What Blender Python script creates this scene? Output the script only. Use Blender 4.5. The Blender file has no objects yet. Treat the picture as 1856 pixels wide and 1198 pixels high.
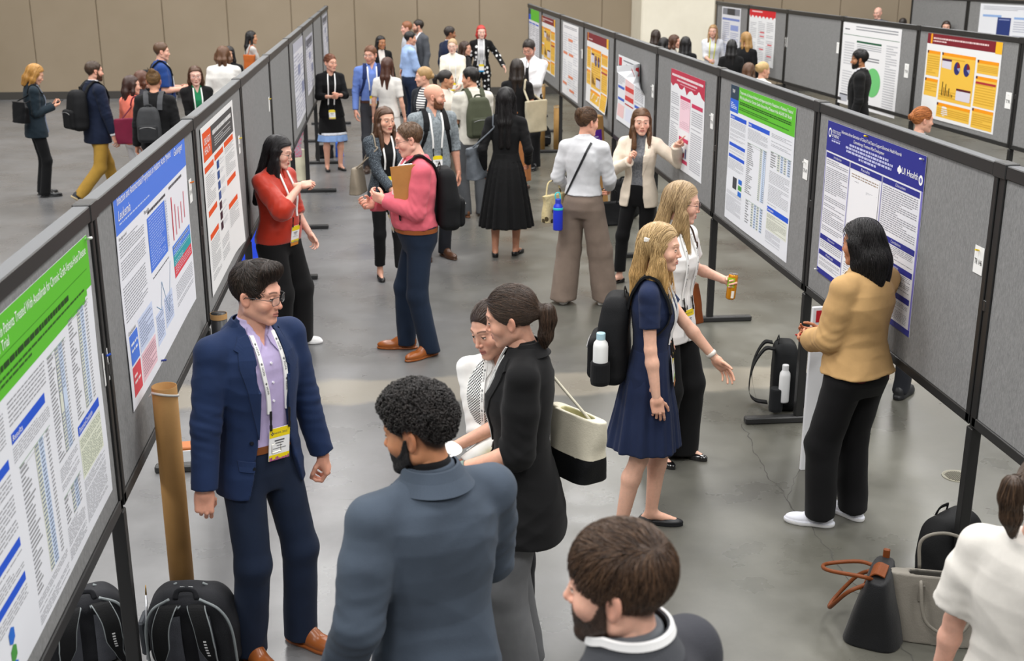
import bpy, math, random
import numpy as np
from mathutils import Matrix, Vector
rng = np.random.default_rng(7)
random.seed(7)
scene = bpy.context.scene
col = scene.collection

# ------------------------------------------------------------------ camera, light, exposure
CAM_H, PITCH, YAW, FPX = 2.95, math.radians(17.4), math.radians(5.7), 2165.0
cd = bpy.data.cameras.new('camera')
cd.sensor_width = 36.0
cd.lens = FPX * 36.0 / 1856.0
cd.clip_end = 200
cd.dof.use_dof = True
cd.dof.focus_distance = 6.0
cd.dof.aperture_fstop = 4.5
cam = bpy.data.objects.new('camera', cd)
col.objects.link(cam)
cam.location = (0, 0, CAM_H)
cam.rotation_euler = (math.pi / 2 - PITCH, 0, -YAW)
scene.camera = cam
scene.view_settings.view_transform = 'Standard'
scene.view_settings.look = 'None'
scene.view_settings.gamma = 1.0
scene.view_settings.use_curve_mapping = False
scene.view_settings.exposure = 0.0
scene.cycles.max_bounces = 6
scene.cycles.diffuse_bounces = 3
scene.cycles.glossy_bounces = 3
scene.cycles.transparent_max_bounces = 6
scene.cycles.sample_clamp_indirect = 4.0

world = bpy.data.worlds.new('hall_light')
scene.world = world
world.use_nodes = True
world.node_tree.nodes['Background'].inputs[0].default_value = (1.0, 0.995, 0.985, 1)
world.node_tree.nodes['Background'].inputs[1].default_value = 0.24

def lamp(x, y, z, sx, sy, watts, color=(1, 0.985, 0.965)):
    l = bpy.data.lights.new('high_bay_lamp', 'AREA')
    l.shape = 'RECTANGLE'
    l.size, l.size_y, l.energy, l.color = sx, sy, watts, color
    o = bpy.data.objects.new('high_bay_lamp', l)
    col.objects.link(o)
    o.location = (x, y, z)
for yy in (-3.0, 3.5, 10.0, 16.5, 23.0):
    for xx in (-8.5, -2.2, 4.0, 10.5):
        lamp(xx, yy, 9.0, 2.2, 2.2, 390)

# ------------------------------------------------------------------ colour and material helpers
def lin(h):
    h = h.lstrip('#')
    v = [int(h[i:i + 2], 16) / 255 for i in (0, 2, 4)]
    return tuple(c / 12.92 if c <= 0.04045 else ((c + 0.055) / 1.055) ** 2.4 for c in v)

MATS = {}
def newmat(name):
    m = bpy.data.materials.new(name)
    m.use_nodes = True
    nt = m.node_tree
    return m, nt, nt.nodes['Principled BSDF']

def ramp(nt, fac, stops):
    r = nt.nodes.new('ShaderNodeValToRGB')
    el = r.color_ramp.elements
    while len(el) < len(stops):
        el.new(0.5)
    for e, (p, c) in zip(el, stops):
        e.position = p
        e.color = (*c, 1) if len(c) == 3 else c
    nt.links.new(fac, r.inputs[0])
    return r.outputs[0]

def noise(nt, scale, detail=3, vec=None, stretch=None, rough=0.55):
    n = nt.nodes.new('ShaderNodeTexNoise')
    n.inputs['Scale'].default_value = scale
    n.inputs['Detail'].default_value = detail
    n.inputs['Roughness'].default_value = rough
    tc = nt.nodes.new('ShaderNodeTexCoord')
    v = tc.outputs['Object']
    if stretch:
        mp = nt.nodes.new('ShaderNodeMapping')
        mp.inputs['Scale'].default_value = stretch
        nt.links.new(v, mp.inputs[0])
        v = mp.outputs[0]
    nt.links.new(v, n.inputs['Vector'])
    return n.outputs['Fac']

def bump(nt, bsdf, fac, strength, dist=0.01):
    b = nt.nodes.new('ShaderNodeBump')
    b.inputs['Strength'].default_value = strength
    b.inputs['Distance'].default_value = dist
    nt.links.new(fac, b.inputs['Height'])
    nt.links.new(b.outputs[0], bsdf.inputs['Normal'])

def plain(c, rough=0.5, metal=0.0, coat=0.0, spec=0.5):
    k = ('plain', c, rough, metal, coat, spec)
    if k not in MATS:
        m, nt, b = newmat('plain_' + c.strip('#'))
        b.inputs['Base Color'].default_value = (*lin(c), 1)
        b.inputs['Roughness'].default_value = rough
        b.inputs['Metallic'].default_value = metal
        b.inputs['Coat Weight'].default_value = coat
        b.inputs['Specular IOR Level'].default_value = spec
        MATS[k] = m
    return MATS[k]

def fabric(c, rough=0.85, weave=420, amt=0.25, var=0.10, pattern=None, c2=None, sheen=0.04):
    k = ('fab', c, rough, weave, amt, var, pattern, c2)
    if k in MATS:
        return MATS[k]
    m, nt, b = newmat('fabric_' + c.strip('#'))
    base = lin(c)
    if max(base) < .013: base = tuple(x * .6 for x in base)
    lo = tuple(x * (1 - var) for x in base)
    hi = tuple(min(1, x * (1 + var)) for x in base)
    out = ramp(nt, noise(nt, 9, 4), [(0.3, lo), (0.7, hi)])
    if pattern:
        tc = nt.nodes.new('ShaderNodeTexCoord')
        d = lin(c2 or '#ffffff')
        if pattern == 'tweed':
            f = ramp(nt, noise(nt, 190, 2), [(0.52, (0, 0, 0)), (0.62, (1, 1, 1))])
        elif pattern == 'check':
            ch = nt.nodes.new('ShaderNodeTexChecker')
            ch.inputs['Scale'].default_value = 170
            mp = nt.nodes.new('ShaderNodeMapping')
            mp.inputs['Rotation'].default_value = (0.0, 0.0, 0.0)
            mp.inputs['Scale'].default_value = (1, 0.02, 1)
            nt.links.new(tc.outputs['Object'], mp.inputs[0])
            nt.links.new(mp.outputs[0], ch.inputs['Vector'])
            f = ch.outputs['Fac']
        elif pattern == 'dots':
            vo = nt.nodes.new('ShaderNodeTexVoronoi')
            vo.inputs['Scale'].default_value = 13
            vo.inputs['Randomness'].default_value = 0.6
            nt.links.new(tc.outputs['Object'], vo.inputs['Vector'])
            f = ramp(nt, vo.outputs['Distance'], [(0.30, (1, 1, 1)), (0.34, (0, 0, 0))])
        elif pattern == 'stripes':
            wv = nt.nodes.new('ShaderNodeTexWave')
            wv.bands_direction = 'Z'
            wv.inputs['Scale'].default_value = 11
            nt.links.new(tc.outputs['Object'], wv.inputs['Vector'])
            f = ramp(nt, wv.outputs['Fac'], [(0.45, (0, 0, 0)), (0.55, (1, 1, 1))])
        elif pattern == 'heather':
            f = ramp(nt, noise(nt, 60, 5), [(0.45, (0, 0, 0)), (0.6, (1, 1, 1))])
        mx = nt.nodes.new('ShaderNodeMix')
        mx.data_type = 'RGBA'
        nt.links.new(f, mx.inputs[0])
        nt.links.new(out, mx.inputs[6])
        mx.inputs[7].default_value = (*d, 1)
        out = mx.outputs[2]
    nt.links.new(out, b.inputs['Base Color'])
    b.inputs['Roughness'].default_value = rough
    b.inputs['Specular IOR Level'].default_value = 0.25
    b.inputs['Sheen Weight'].default_value = sheen
    mixn = nt.nodes.new('ShaderNodeMath')
    mixn.operation = 'MULTIPLY_ADD'
    nt.links.new(noise(nt, 22, 4), mixn.inputs[0])
    mixn.inputs[1].default_value = 1.0
    nt.links.new(noise(nt, weave, 2), mixn.inputs[2])
    bump(nt, b, mixn.outputs[0], amt, 0.006)
    MATS[k] = m
    return m

def attr_mat(name, rough, spec, sss=0.0, stretch=None, amt=0.0, var=0.0, coat=0.0):
    if name in MATS:
        return MATS[name]
    m, nt, b = newmat(name)
    a = nt.nodes.new('ShaderNodeAttribute')
    a.attribute_name = 'Col'
    out = a.outputs['Color']
    if stretch:
        n = noise(nt, 1.0, 4, stretch=stretch)
        v = ramp(nt, n, [(0.3, (1 - var,) * 3), (0.7, (1 + var,) * 3)])
        mx = nt.nodes.new('ShaderNodeMix')
        mx.data_type = 'RGBA'
        mx.blend_type = 'MULTIPLY'
        mx.inputs[0].default_value = 1.0
        nt.links.new(out, mx.inputs[6])
        nt.links.new(v, mx.inputs[7])
        out = mx.outputs[2]
        bump(nt, b, n, amt, 0.004)
    nt.links.new(out, b.inputs['Base Color'])
    b.inputs['Roughness'].default_value = rough
    b.inputs['Specular IOR Level'].default_value = spec
    if sss:
        b.inputs['Subsurface Weight'].default_value = sss
        b.inputs['Subsurface Radius'].default_value = (0.012, 0.005, 0.003)
        b.inputs['Subsurface Scale'].default_value = 0.6
    MATS[name] = m
    return m
SKIN = attr_mat('skin', 0.5, 0.4, sss=0.12, stretch=(60, 60, 60), amt=0.08, var=0.05)
HAIR = attr_mat('hair', 0.42, 0.45, stretch=(240, 240, 18), amt=0.5, var=0.25)

# ------------------------------------------------------------------ object helpers
def tag(o, label=None, cat=None, group=None, kind=None):
    if label: o['label'] = label
    if cat: o['category'] = cat
    if group: o['group'] = group
    if kind: o['kind'] = kind
    return o

def mesh_obj(name, V, F, mats, parent=None, fm=None, colors=None, smooth=True, loc=None):
    """V (n,3); F list of index lists or an (m,k) int array; one mesh object."""
    me = bpy.data.meshes.new(name)
    V = np.asarray(V, np.float32)
    if isinstance(F, np.ndarray):
        m, k = F.shape
        loops = F.reshape(-1).astype(np.int32)
        starts = (np.arange(m) * k).astype(np.int32)
        tot = np.full(m, k, np.int32)
    else:
        tot = np.array([len(f) for f in F], np.int32)
        starts = np.concatenate([[0], np.cumsum(tot)[:-1]]).astype(np.int32)
        loops = np.concatenate([np.asarray(f, np.int32) for f in F]).astype(np.int32)
        m = len(F)
    me.vertices.add(len(V)); me.vertices.foreach_set('co', V.reshape(-1))
    me.loops.add(len(loops)); me.loops.foreach_set('vertex_index', loops)
    me.polygons.add(m)
    me.polygons.foreach_set('loop_start', starts)
    me.polygons.foreach_set('loop_total', tot)
    if not isinstance(mats, (list, tuple)): mats = [mats]
    for q in mats: me.materials.append(q)
    if fm is not None: me.polygons.foreach_set('material_index', np.asarray(fm, np.int32))
    me.polygons.foreach_set('use_smooth', np.full(m, smooth, bool))
    if colors is not None:
        a = me.attributes.new('Col', 'FLOAT_COLOR', 'POINT')
        c = np.ones((len(V), 4), np.float32); c[:, :3] = colors
        a.data.foreach_set('color', c.reshape(-1))
    me.update(calc_edges=True)
    me.validate()
    o = bpy.data.objects.new(name, me)
    col.objects.link(o)
    if parent is not None: o.parent = parent
    if loc is not None: o.location = loc
    return o

def empty(name, loc=(0, 0, 0), rz=0.0):
    o = bpy.data.objects.new(name, None)
    o.empty_display_size = 0.1
    col.objects.link(o)
    o.location = loc
    o.rotation_euler = (0, 0, rz)
    return o

class MB:
    """collects boxes / tubes / prisms of ONE mesh"""
    def __init__(s): s.V, s.F, s.M, s.n = [], [], [], 0
    def add(s, V, F, mi=0):
        V = np.asarray(V, float)
        s.V.append(V)
        for f in F: s.F.append([i + s.n for i in f]); s.M.append(mi)
        s.n += len(V)
    def box(s, lo, hi, mi=0, bev=0.0, M=None):
        lo, hi = np.minimum(lo, hi), np.maximum(lo, hi)
        b = min(bev, (hi - lo).min() * 0.45)
        if b <= 0:
            V = [(x, y, z) for x in (lo[0], hi[0]) for y in (lo[1], hi[1]) for z in (lo[2], hi[2])]
            F = [(0, 1, 3, 2), (4, 6, 7, 5), (0, 4, 5, 1), (2, 3, 7, 6), (0, 2, 6, 4), (1, 5, 7, 3)]
        else:
            V = []; idx = {}
            for sx in (0, 1):
                for sy in (0, 1):
                    for sz in (0, 1):
                        c = [hi[i] if q else lo[i] for i, q in enumerate((sx, sy, sz))]
                        d = [-b if q else b for q in (sx, sy, sz)]
                        for a in range(3):
                            p = [c[i] + (0 if i == a else d[i]) for i in range(3)]
                            idx[(sx, sy, sz, a)] = len(V); V.append(p)
            F = []
            for a in range(3):
                u, v = (a + 1) % 3, (a + 2) % 3
                for q in (0, 1):
                    ring = []
                    for (su, sv) in ((0, 0), (1, 0), (1, 1), (0, 1)):
                        k = [0, 0, 0]; k[a] = q; k[u] = su; k[v] = sv
                        ring.append(idx[(*k, a)])
                    F.append(ring if q else ring[::-1])
            for a in range(3):
                u, v = (a + 1) % 3, (a + 2) % 3
                for su in (0, 1):
                    for sv in (0, 1):
                        k0 = [0, 0, 0]; k1 = [0, 0, 0]
                        k0[u] = k1[u] = su; k0[v] = k1[v] = sv; k1[a] = 1
                        f = [idx[(*k0, u)], idx[(*k1, u)], idx[(*k1, v)], idx[(*k0, v)]]
                        F.append(f if su == sv else f[::-1])
            for sx in (0, 1):
                for sy in (0, 1):
                    for sz in (0, 1):
                        f = [idx[(sx, sy, sz, a)] for a in range(3)]
                        F.append(f if (sx + sy + sz) % 2 else f[::-1])
        V = np.array(V, float)
        if M is not None: V = V @ np.array(M)[:3, :3].T + np.array(M)[:3, 3]
        s.add(V, F, mi)
    def tube(s, pts, r, mi=0, n=8, cap=True, closed=False, flat=None):
        V, F = tube_geo(pts, r, n, cap, closed, flat)
        s.add(V, F, mi)
    def lathe(s, prof, mi=0, n=24, c=(0, 0, 0), M=None):
        V = []; k = len(prof)
        for (r, z) in prof:
            for j in range(n):
                a = 2 * math.pi * j / n
                V.append((c[0] + r * math.cos(a), c[1] + r * math.sin(a), c[2] + z))
        F = [(i * n + j, i * n + (j + 1) % n, (i + 1) * n + (j + 1) % n, (i + 1) * n + j) for i in range(k - 1) for j in range(n)]
        if prof[0][0] > 1e-4: F.append(list(range(n))[::-1])
        if prof[-1][0] > 1e-4: F.append([(k - 1) * n + j for j in range(n)])
        V = np.array(V)
        if M is not None: V = V @ np.array(M)[:3, :3].T + np.array(M)[:3, 3]
        s.add(V, F, mi)
    def build(s, name, mats, parent=None, smooth=False, loc=None):
        return mesh_obj(name, np.concatenate(s.V), s.F, mats, parent, s.M, smooth=smooth, loc=loc)

def tube_geo(pts, r, n=8, cap=True, closed=False, flat=None):
    P = np.asarray(pts, float); k = len(P)
    R = np.full(k, r) if np.isscalar(r) else np.asarray(r, float)
    T = np.zeros_like(P)
    if closed:
        T = np.roll(P, -1, 0) - np.roll(P, 1, 0)
    else:
        T[1:-1] = P[2:] - P[:-2]; T[0] = P[1] - P[0]; T[-1] = P[-1] - P[-2]
    T /= np.linalg.norm(T, axis=1)[:, None] + 1e-9
    a = np.array([0, 0, 1.0]) if abs(T[0][2]) < 0.9 else np.array([1.0, 0, 0])
    if flat is not None: a = np.array(flat, float)
    V = []
    N = np.cross(T[0], a); N /= np.linalg.norm(N) + 1e-9
    for i in range(k):
        N = N - T[i] * (N @ T[i]); N /= np.linalg.norm(N) + 1e-9
        B = np.cross(T[i], N)
        for j in range(n):
            t = 2 * math.pi * j / n
            if flat is not None:
                V.append(P[i] + R[i] * (N * math.cos(t) + B * math.sin(t) * 0.22))
            else:
                V.append(P[i] + R[i] * (N * math.cos(t) + B * math.sin(t)))
    m = k if closed else k - 1
    F = [(i * n + j, i * n + (j + 1) % n, ((i + 1) % k) * n + (j + 1) % n, ((i + 1) % k) * n + j) for i in range(m) for j in range(n)]
    if cap and not closed:
        F.append(list(range(n))[::-1]); F.append([(k - 1) * n + j for j in range(n)])
    return np.array(V), F

def bez(pts, n=24):
    """Catmull-Rom through the points"""
    P = np.asarray(pts, float)
    Q = np.vstack([2 * P[0] - P[1], P, 2 * P[-1] - P[-2]])
    out = []
    segs = len(P) - 1
    per = max(2, n // segs)
    for i in range(segs):
        p0, p1, p2, p3 = Q[i:i + 4]
        for t in np.linspace(0, 1, per, endpoint=False):
            out.append(0.5 * (2 * p1 + (p2 - p0) * t + (2 * p0 - 5 * p1 + 4 * p2 - p3) * t * t + (3 * p1 - p0 - 3 * p2 + p3) * t ** 3))
    out.append(P[-1])
    return np.array(out)

# pixel of the photograph (1856 x 1198) -> point of the hall at height z
_f = np.array([math.sin(YAW) * math.cos(PITCH), math.cos(YAW) * math.cos(PITCH), -math.sin(PITCH)])
_r = np.array([math.cos(YAW), -math.sin(YAW), 0.0])
_u = np.cross(_r, _f)
def at(px, py, z=0.0):
    d = _f * FPX + _r * (px - 928) - _u * (py - 599)
    return np.array([0, 0, CAM_H]) + d * (z - CAM_H) / d[2]
# ------------------------------------------------------------------ signed distance shapes and their surface
def A3(*v): return np.array(v, np.float32)
def length(v): return np.sqrt((v * v).sum(1))
def cone(P, a, b, ra, rb, flat=False):
    a = np.asarray(a, np.float32); b = np.asarray(b, np.float32)
    ba = b - a; L2 = float(ba @ ba) + 1e-9
    q = P - a
    tr = (q @ ba) / L2
    t = np.clip(tr, 0, 1)
    d = length(q - t[:, None] * ba) - (ra + (rb - ra) * t)
    if flat: d = np.maximum(d, (tr - 1) * math.sqrt(L2))
    return d
def ell(P, c, r):
    q = P - np.asarray(c, np.float32); r = np.asarray(r, np.float32)
    k0 = length(q / r); k1 = length(q / (r * r)) + 1e-6
    return k0 * (k0 - 1) / k1
def sph(P, c, r): return length(P - np.asarray(c, np.float32)) - r
def smin(a, b, k):
    h = np.clip(0.5 + 0.5 * (b - a) / k, 0, 1)
    return b * (1 - h) + a * h - k * h * (1 - h)
def smax(a, b, k): return -smin(-a, -b, k)
def rbox(P, c, h, r):
    q = np.abs(P - np.asarray(c, np.float32)) - (np.asarray(h, np.float32) - r)
    return length(np.maximum(q, 0)) + np.minimum(q.max(1), 0) - r

def surface(f, lo, hi, h):
    """surface nets of f over a box, evaluated only near the surface"""
    lo = np.asarray(lo, float); hi = np.asarray(hi, float)
    B = 4
    nc = np.maximum(np.ceil((hi - lo) / (h * B)).astype(int), 2)
    ax = [lo[i] + np.arange(nc[i] + 1) * h * B for i in range(3)]
    G = np.stack(np.meshgrid(*ax, indexing='ij'), -1).reshape(-1, 3).astype(np.float32)
    dc = f(G).reshape(nc + 1)
    mn = np.full(nc, 1e9, np.float32); smn = np.full(nc, 1e9, np.float32); smx = np.full(nc, -1e9, np.float32)
    for i in (0, 1):
        for j in (0, 1):
            for k in (0, 1):
                c = dc[i:i + nc[0], j:j + nc[1], k:k + nc[2]]
                mn = np.minimum(mn, np.abs(c)); smn = np.minimum(smn, c); smx = np.maximum(smx, c)
    act = (mn < h * B * 1.15) | ((smn < 0) & (smx > 0))
    up = act.repeat(B, 0).repeat(B, 1).repeat(B, 2)
    n = nc * B
    mask = np.zeros(n + 1, bool)
    for i in (0, 1):
        for j in (0, 1):
            for k in (0, 1):
                mask[i:i + n[0], j:j + n[1], k:k + n[2]] |= up
    sg = np.where(dc > 0, 1.0, -1.0).astype(np.float32)
    D = np.ones(n + 1, np.float32)
    D[:n[0], :n[1], :n[2]] = sg[:-1, :-1, :-1].repeat(B, 0).repeat(B, 1).repeat(B, 2)
    I = np.argwhere(mask)
    D[mask] = f((lo + I * h).astype(np.float32))
    D[0] = D[-1] = 1; D[:, 0] = D[:, -1] = 1; D[:, :, 0] = D[:, :, -1] = 1
    S = D < 0
    cnt = np.zeros(n, np.int8)
    for i in (0, 1):
        for j in (0, 1):
            for k in (0, 1):
                cnt += S[i:i + n[0], j:j + n[1], k:k + n[2]]
    cell = (cnt > 0) & (cnt < 8)
    C = np.argwhere(cell)
    idx = np.full(n, -1, np.int64)
    idx[cell] = np.arange(len(C))
    acc = np.zeros((len(C), 3)); num = np.zeros(len(C))
    offs = [(i, j, k) for i in (0, 1) for j in (0, 1) for k in (0, 1)]
    val = {o: D[C[:, 0] + o[0], C[:, 1] + o[1], C[:, 2] + o[2]] for o in offs}
    for o in offs:
        for a in range(3):
            if o[a] == 0:
                p = list(o); p[a] = 1; p = tuple(p)
                va, vb = val[o], val[p]
                cr = (va < 0) != (vb < 0)
                t = np.where(cr, va / np.where(cr, va - vb, 1), 0)
                for b in range(3):
                    acc[:, b] += np.where(cr, o[b] + (t if b == a else 0), 0)
                num += cr
    V = lo + (C + acc / num[:, None]) * h
    Q = []
    for a in range(3):
        u, v = (a + 1) % 3, (a + 2) % 3
        s0 = [slice(None)] * 3; s1 = [slice(None)] * 3
        s0[a] = slice(0, -1); s1[a] = slice(1, None)
        E = np.argwhere(S[tuple(s0)] != S[tuple(s1)])
        ok = (E[:, u] > 0) & (E[:, v] > 0) & (E[:, u] < n[u]) & (E[:, v] < n[v])
        E = E[ok]
        def ci(du, dv):
            e = E.copy(); e[:, u] -= du; e[:, v] -= dv
            return idx[e[:, 0], e[:, 1], e[:, 2]]
        q = np.stack([ci(1, 1), ci(0, 1), ci(0, 0), ci(1, 0)], 1)
        fl = S[E[:, 0], E[:, 1], E[:, 2]]
        q[~fl] = q[~fl][:, ::-1]
        Q.append(q)
    Q = np.concatenate(Q)
    Q = Q[(Q >= 0).all(1)]
    return V.astype(np.float32), Q.astype(np.int32)

def grad(f, P, e=0.003):
    g = np.stack([f(P + A3(e, 0, 0)) - f(P - A3(e, 0, 0)), f(P + A3(0, e, 0)) - f(P - A3(0, e, 0)), f(P + A3(0, 0, e)) - f(P - A3(0, 0, e))], 1)
    return g / (np.linalg.norm(g, axis=1)[:, None] + 1e-9)

class Fold:
    """soft cloth folds: a sum of warped sines"""
    def __init__(s, seed, k, n=4):
        g = np.random.default_rng(seed)
        s.K = (g.normal(size=(n, 3)) * np.asarray(k)).astype(np.float32)
        s.W = (g.normal(size=(n, 3)) * 9).astype(np.float32)
        s.ph = g.uniform(0, 6.28, (n, 2)).astype(np.float32)
    def __call__(s, P):
        out = 0
        for K, W, ph in zip(s.K, s.W, s.ph):
            out = out + np.sin(P @ K + ph[0] + 1.3 * np.sin(P @ W + ph[1]))
        return out / len(s.K)
    def ridge(s, P):
        out = 0
        for K, W, ph in zip(s.K[:3], s.W[:3], s.ph[:3]):
            m = .5 + .5 * np.sin(P @ (W * .5) + ph[0] * 2)
            out = out + (1 - 2 * np.abs(np.sin(P @ (K * .6) + ph[0] + 1.1 * np.sin(P @ W + ph[1])))) * m
        return out / 1.8

# ------------------------------------------------------------------ heads (head space: eyes at z=0, +y forward, +x the person's right)
def head_sdf(P, sex, fat=0.0):
    f = sex == 'f'
    X = P.copy(); X[:, 0] = np.abs(X[:, 0])
    d = ell(X, (0, -0.020, 0.030), (0.075, 0.096, 0.086))
    d = smin(d, ell(X, (0, 0.018, -0.022), (0.062 + fat * .6, 0.067, 0.088)), 0.03)
    jw = (0.043 if f else 0.049) + fat
    d = smin(d, cone(X, (jw, -0.006, -0.062), (0.014, 0.064, -0.100), 0.022, 0.017), 0.026)
    d = smin(d, ell(X, (0, 0.071, -0.101), (0.019 if f else 0.023, 0.015, 0.014)), 0.016)
    d = smin(d, sph(X, (0.043, 0.050, -0.030), 0.024 + fat * .5), 0.022)
    d = smin(d, cone(X, (0, 0.080, 0.022), (0.042, 0.066, 0.024), 0.011, 0.010) + (0.003 if f else 0.0), 0.016)
    if fat > 0: d = smin(d, ell(X, (0, 0.02, -0.10), (0.05, 0.05, 0.03)), 0.03)
    # neck stub under the jaw
    d = smin(d, np.maximum(cone(X, (0, -0.022, -0.05), (0, -0.034, -0.15), 0.040 if f else 0.046, 0.040 if f else 0.046), -0.135 - X[:, 2]), 0.022)
    # eyes
    d = smax(d, -sph(X, (0.031, 0.0945, -0.001), 0.0165), 0.012)
    lid = sph(X, (0.031, 0.0695, 0.0), 0.0140)
    slot = np.abs(X[:, 2] + 0.0012) - 0.0043 * np.clip(1 - ((X[:, 0] - 0.031) / 0.0145) ** 2, 0, 1)
    lid = np.maximum(lid, -np.maximum(slot, 0.072 - X[:, 1]))
    d = smin(d, lid, 0.003)
    # nose
    w = 0.0085 if f else 0.0100
    d = smin(d, cone(X, (0, 0.079, 0.012), (0, 0.098, -0.032), 0.0070, w), 0.012)
    d = smin(d, sph(X, (0, 0.0995, -0.0345), w), 0.006)
    d = smin(d, ell(X, (0.0105, 0.0885, -0.0385), (0.0072, 0.0085, 0.0065)), 0.006)
    # mouth
    d = smin(d, ell(X, (0, 0.070, -0.066), (0.029, 0.0205, 0.022)), 0.015)
    d = smin(d, cone(X, (0, 0.0905, -0.0615), (0.022, 0.0790, -0.0655), 0.0054, 0.0025), 0.004)
    d = smin(d, cone(X, (0, 0.0893, -0.0735), (0.018, 0.0790, -0.0695), 0.0066, 0.0028), 0.004)
    d = smax(d, -(cone(X, (0, 0.0975, -0.0672), (0.021, 0.0845, -0.0672), 0.0022, 0.0016)), 0.002)
    # ears
    ca, sa = math.cos(0.42), math.sin(0.42)
    q = X - A3(0.078, -0.016, -0.012)
    q = np.stack([q[:, 0] * ca + q[:, 1] * sa, -q[:, 0] * sa + q[:, 1] * ca, q[:, 2]], 1)
    q[:, 1] = q[:, 1] + q[:, 2] * 0.22
    e = ell(q, (0, 0, 0), (0.0075, 0.0185, 0.0310))
    e = smax(e, -ell(q, (0.0085, 0.003, 0.002), (0.0065, 0.0115, 0.0210)), 0.004)
    d = smin(d, e, 0.005)
    return d

def head_col(V, skin, brow, lip, beard=None, beard_amt=0.0, scalp=None):
    x = np.abs(V[:, 0]); y, z = V[:, 1], V[:, 2]
    skin = np.array(skin); C = np.tile(skin, (len(V), 1))
    front = np.clip((y - 0.02) / 0.05, 0, 1)
    bl = np.exp(-(((x - 0.043) / 0.020) ** 2 + ((z + 0.035) / 0.018) ** 2)) * front
    bl += 0.8 * np.exp(-((x / 0.014) ** 2 + ((z + 0.036) / 0.012) ** 2)) * (y > 0.085)
    bl += 0.6 * ((x > 0.073) & (np.abs(z + 0.012) < 0.04))
    red = skin * np.array([1.0, 0.70, 0.64])
    C = C * (1 - 0.55 * bl[:, None]) + red * (0.55 * bl[:, None])
    if beard is not None:
        top = np.interp(y, [-0.02, 0.012, 0.035, 0.055, 0.07, 0.085, 0.1], [0.0, -0.004, -0.045, -0.058, -0.052, -0.0485, -0.049])
        m = np.clip((top - z) / 0.010, 0, 1) * np.clip((y + 0.006 + (z + 0.06) * 0.1) / 0.012, 0, 1) * np.clip((z + 0.122) / 0.012, 0, 1)
        lipm = (x / 0.021) ** 2 + ((z + 0.068) / 0.0085) ** 2 < 1
        m = np.where(lipm & (y > 0.07), 0, m) * beard_amt
        C = C * (1 - m[:, None]) + np.array(beard) * m[:, None]
    if scalp is not None:
        zs = np.interp(y, [-.12, -.07, -.045, -.030, .004, .012, .030, .044, .056, .064, .10], [-.080, -.074, -.046, .018, .018, -.018, .004, .034, .054, .068, .078])
        m = np.clip((z - zs) / .022, 0, 1) * (x < .079) * .93
        C = C * (1 - m[:, None]) + np.array(scalp) * m[:, None]
    zc = 0.0245 + 0.005 * np.sin(np.clip((x - 0.010) / 0.042, 0, 1) * 2.6)
    b = np.clip(1.3 - np.abs(z - zc) / 0.0038, 0, 1) * (x > 0.011) * (x < 0.051) * (y > 0.045)
    C = C * (1 - 0.85 * b[:, None]) + np.array(brow) * (0.85 * b[:, None])
    up = np.abs(z + 0.0615 + x * 0.16) < 0.0052
    lo = np.abs(z + 0.0735 - x * 0.18) < 0.0062
    l = ((up | lo) & (x < 0.0225) & (y > 0.078)) * 1.0
    C = C * (1 - 0.8 * l[:, None]) + np.array(lip) * (0.8 * l[:, None])
    ml = (np.abs(z + 0.0672) < 0.0016) & (x < 0.021) & (y > 0.075)
    C[ml] = np.array(lip) * 0.35
    # lash line
    r = np.sqrt((x - 0.031) ** 2 + (y - 0.0695) ** 2 + z ** 2)
    lash = (np.abs(r - 0.0140) < 0.002) & (y > 0.074) & (z > 0.002) & (z < 0.0062)
    C[lash] = np.array(brow) * 0.5
    return C

HEADS = {}
def head_mesh(sex, fat, res):
    k = (sex, fat, res)
    if k not in HEADS:
        HEADS[k] = surface(lambda P: head_sdf(P, sex, fat), (-0.115, -0.145, -0.16), (0.115, 0.125, 0.135), res)
    return HEADS[k]

def eyeball(cx, iris, turn=0.0):
    V, F, C = [], [], []
    n = 20
    ang = [0.0, 0.16, 0.22, 0.47, 0.53, 0.8, 1.2, 1.7]
    tt = np.array([math.sin(turn), math.cos(turn), 0])
    ux = np.array([math.cos(turn), -math.sin(turn), 0]); uz = np.array([0, 0, 1.0])
    for a in ang:
        for j in range(n):
            t = 2 * math.pi * j / n
            V.append(np.array([cx, 0.0695, 0]) + 0.0126 * (tt * math.cos(a) + math.sin(a) * (ux * math.cos(t) + uz * math.sin(t))))
            C.append((0.01, 0.01, 0.01) if a < 0.2 else (iris if a < 0.5 else (0.72, 0.68, 0.64)))
    for i in range(len(ang) - 1):
        for j in range(n):
            F.append((i * n + j, (i + 1) * n + j, (i + 1) * n + (j + 1) % n, i * n + (j + 1) % n))
    return np.array(V), np.array(F), np.array(C)

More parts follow.
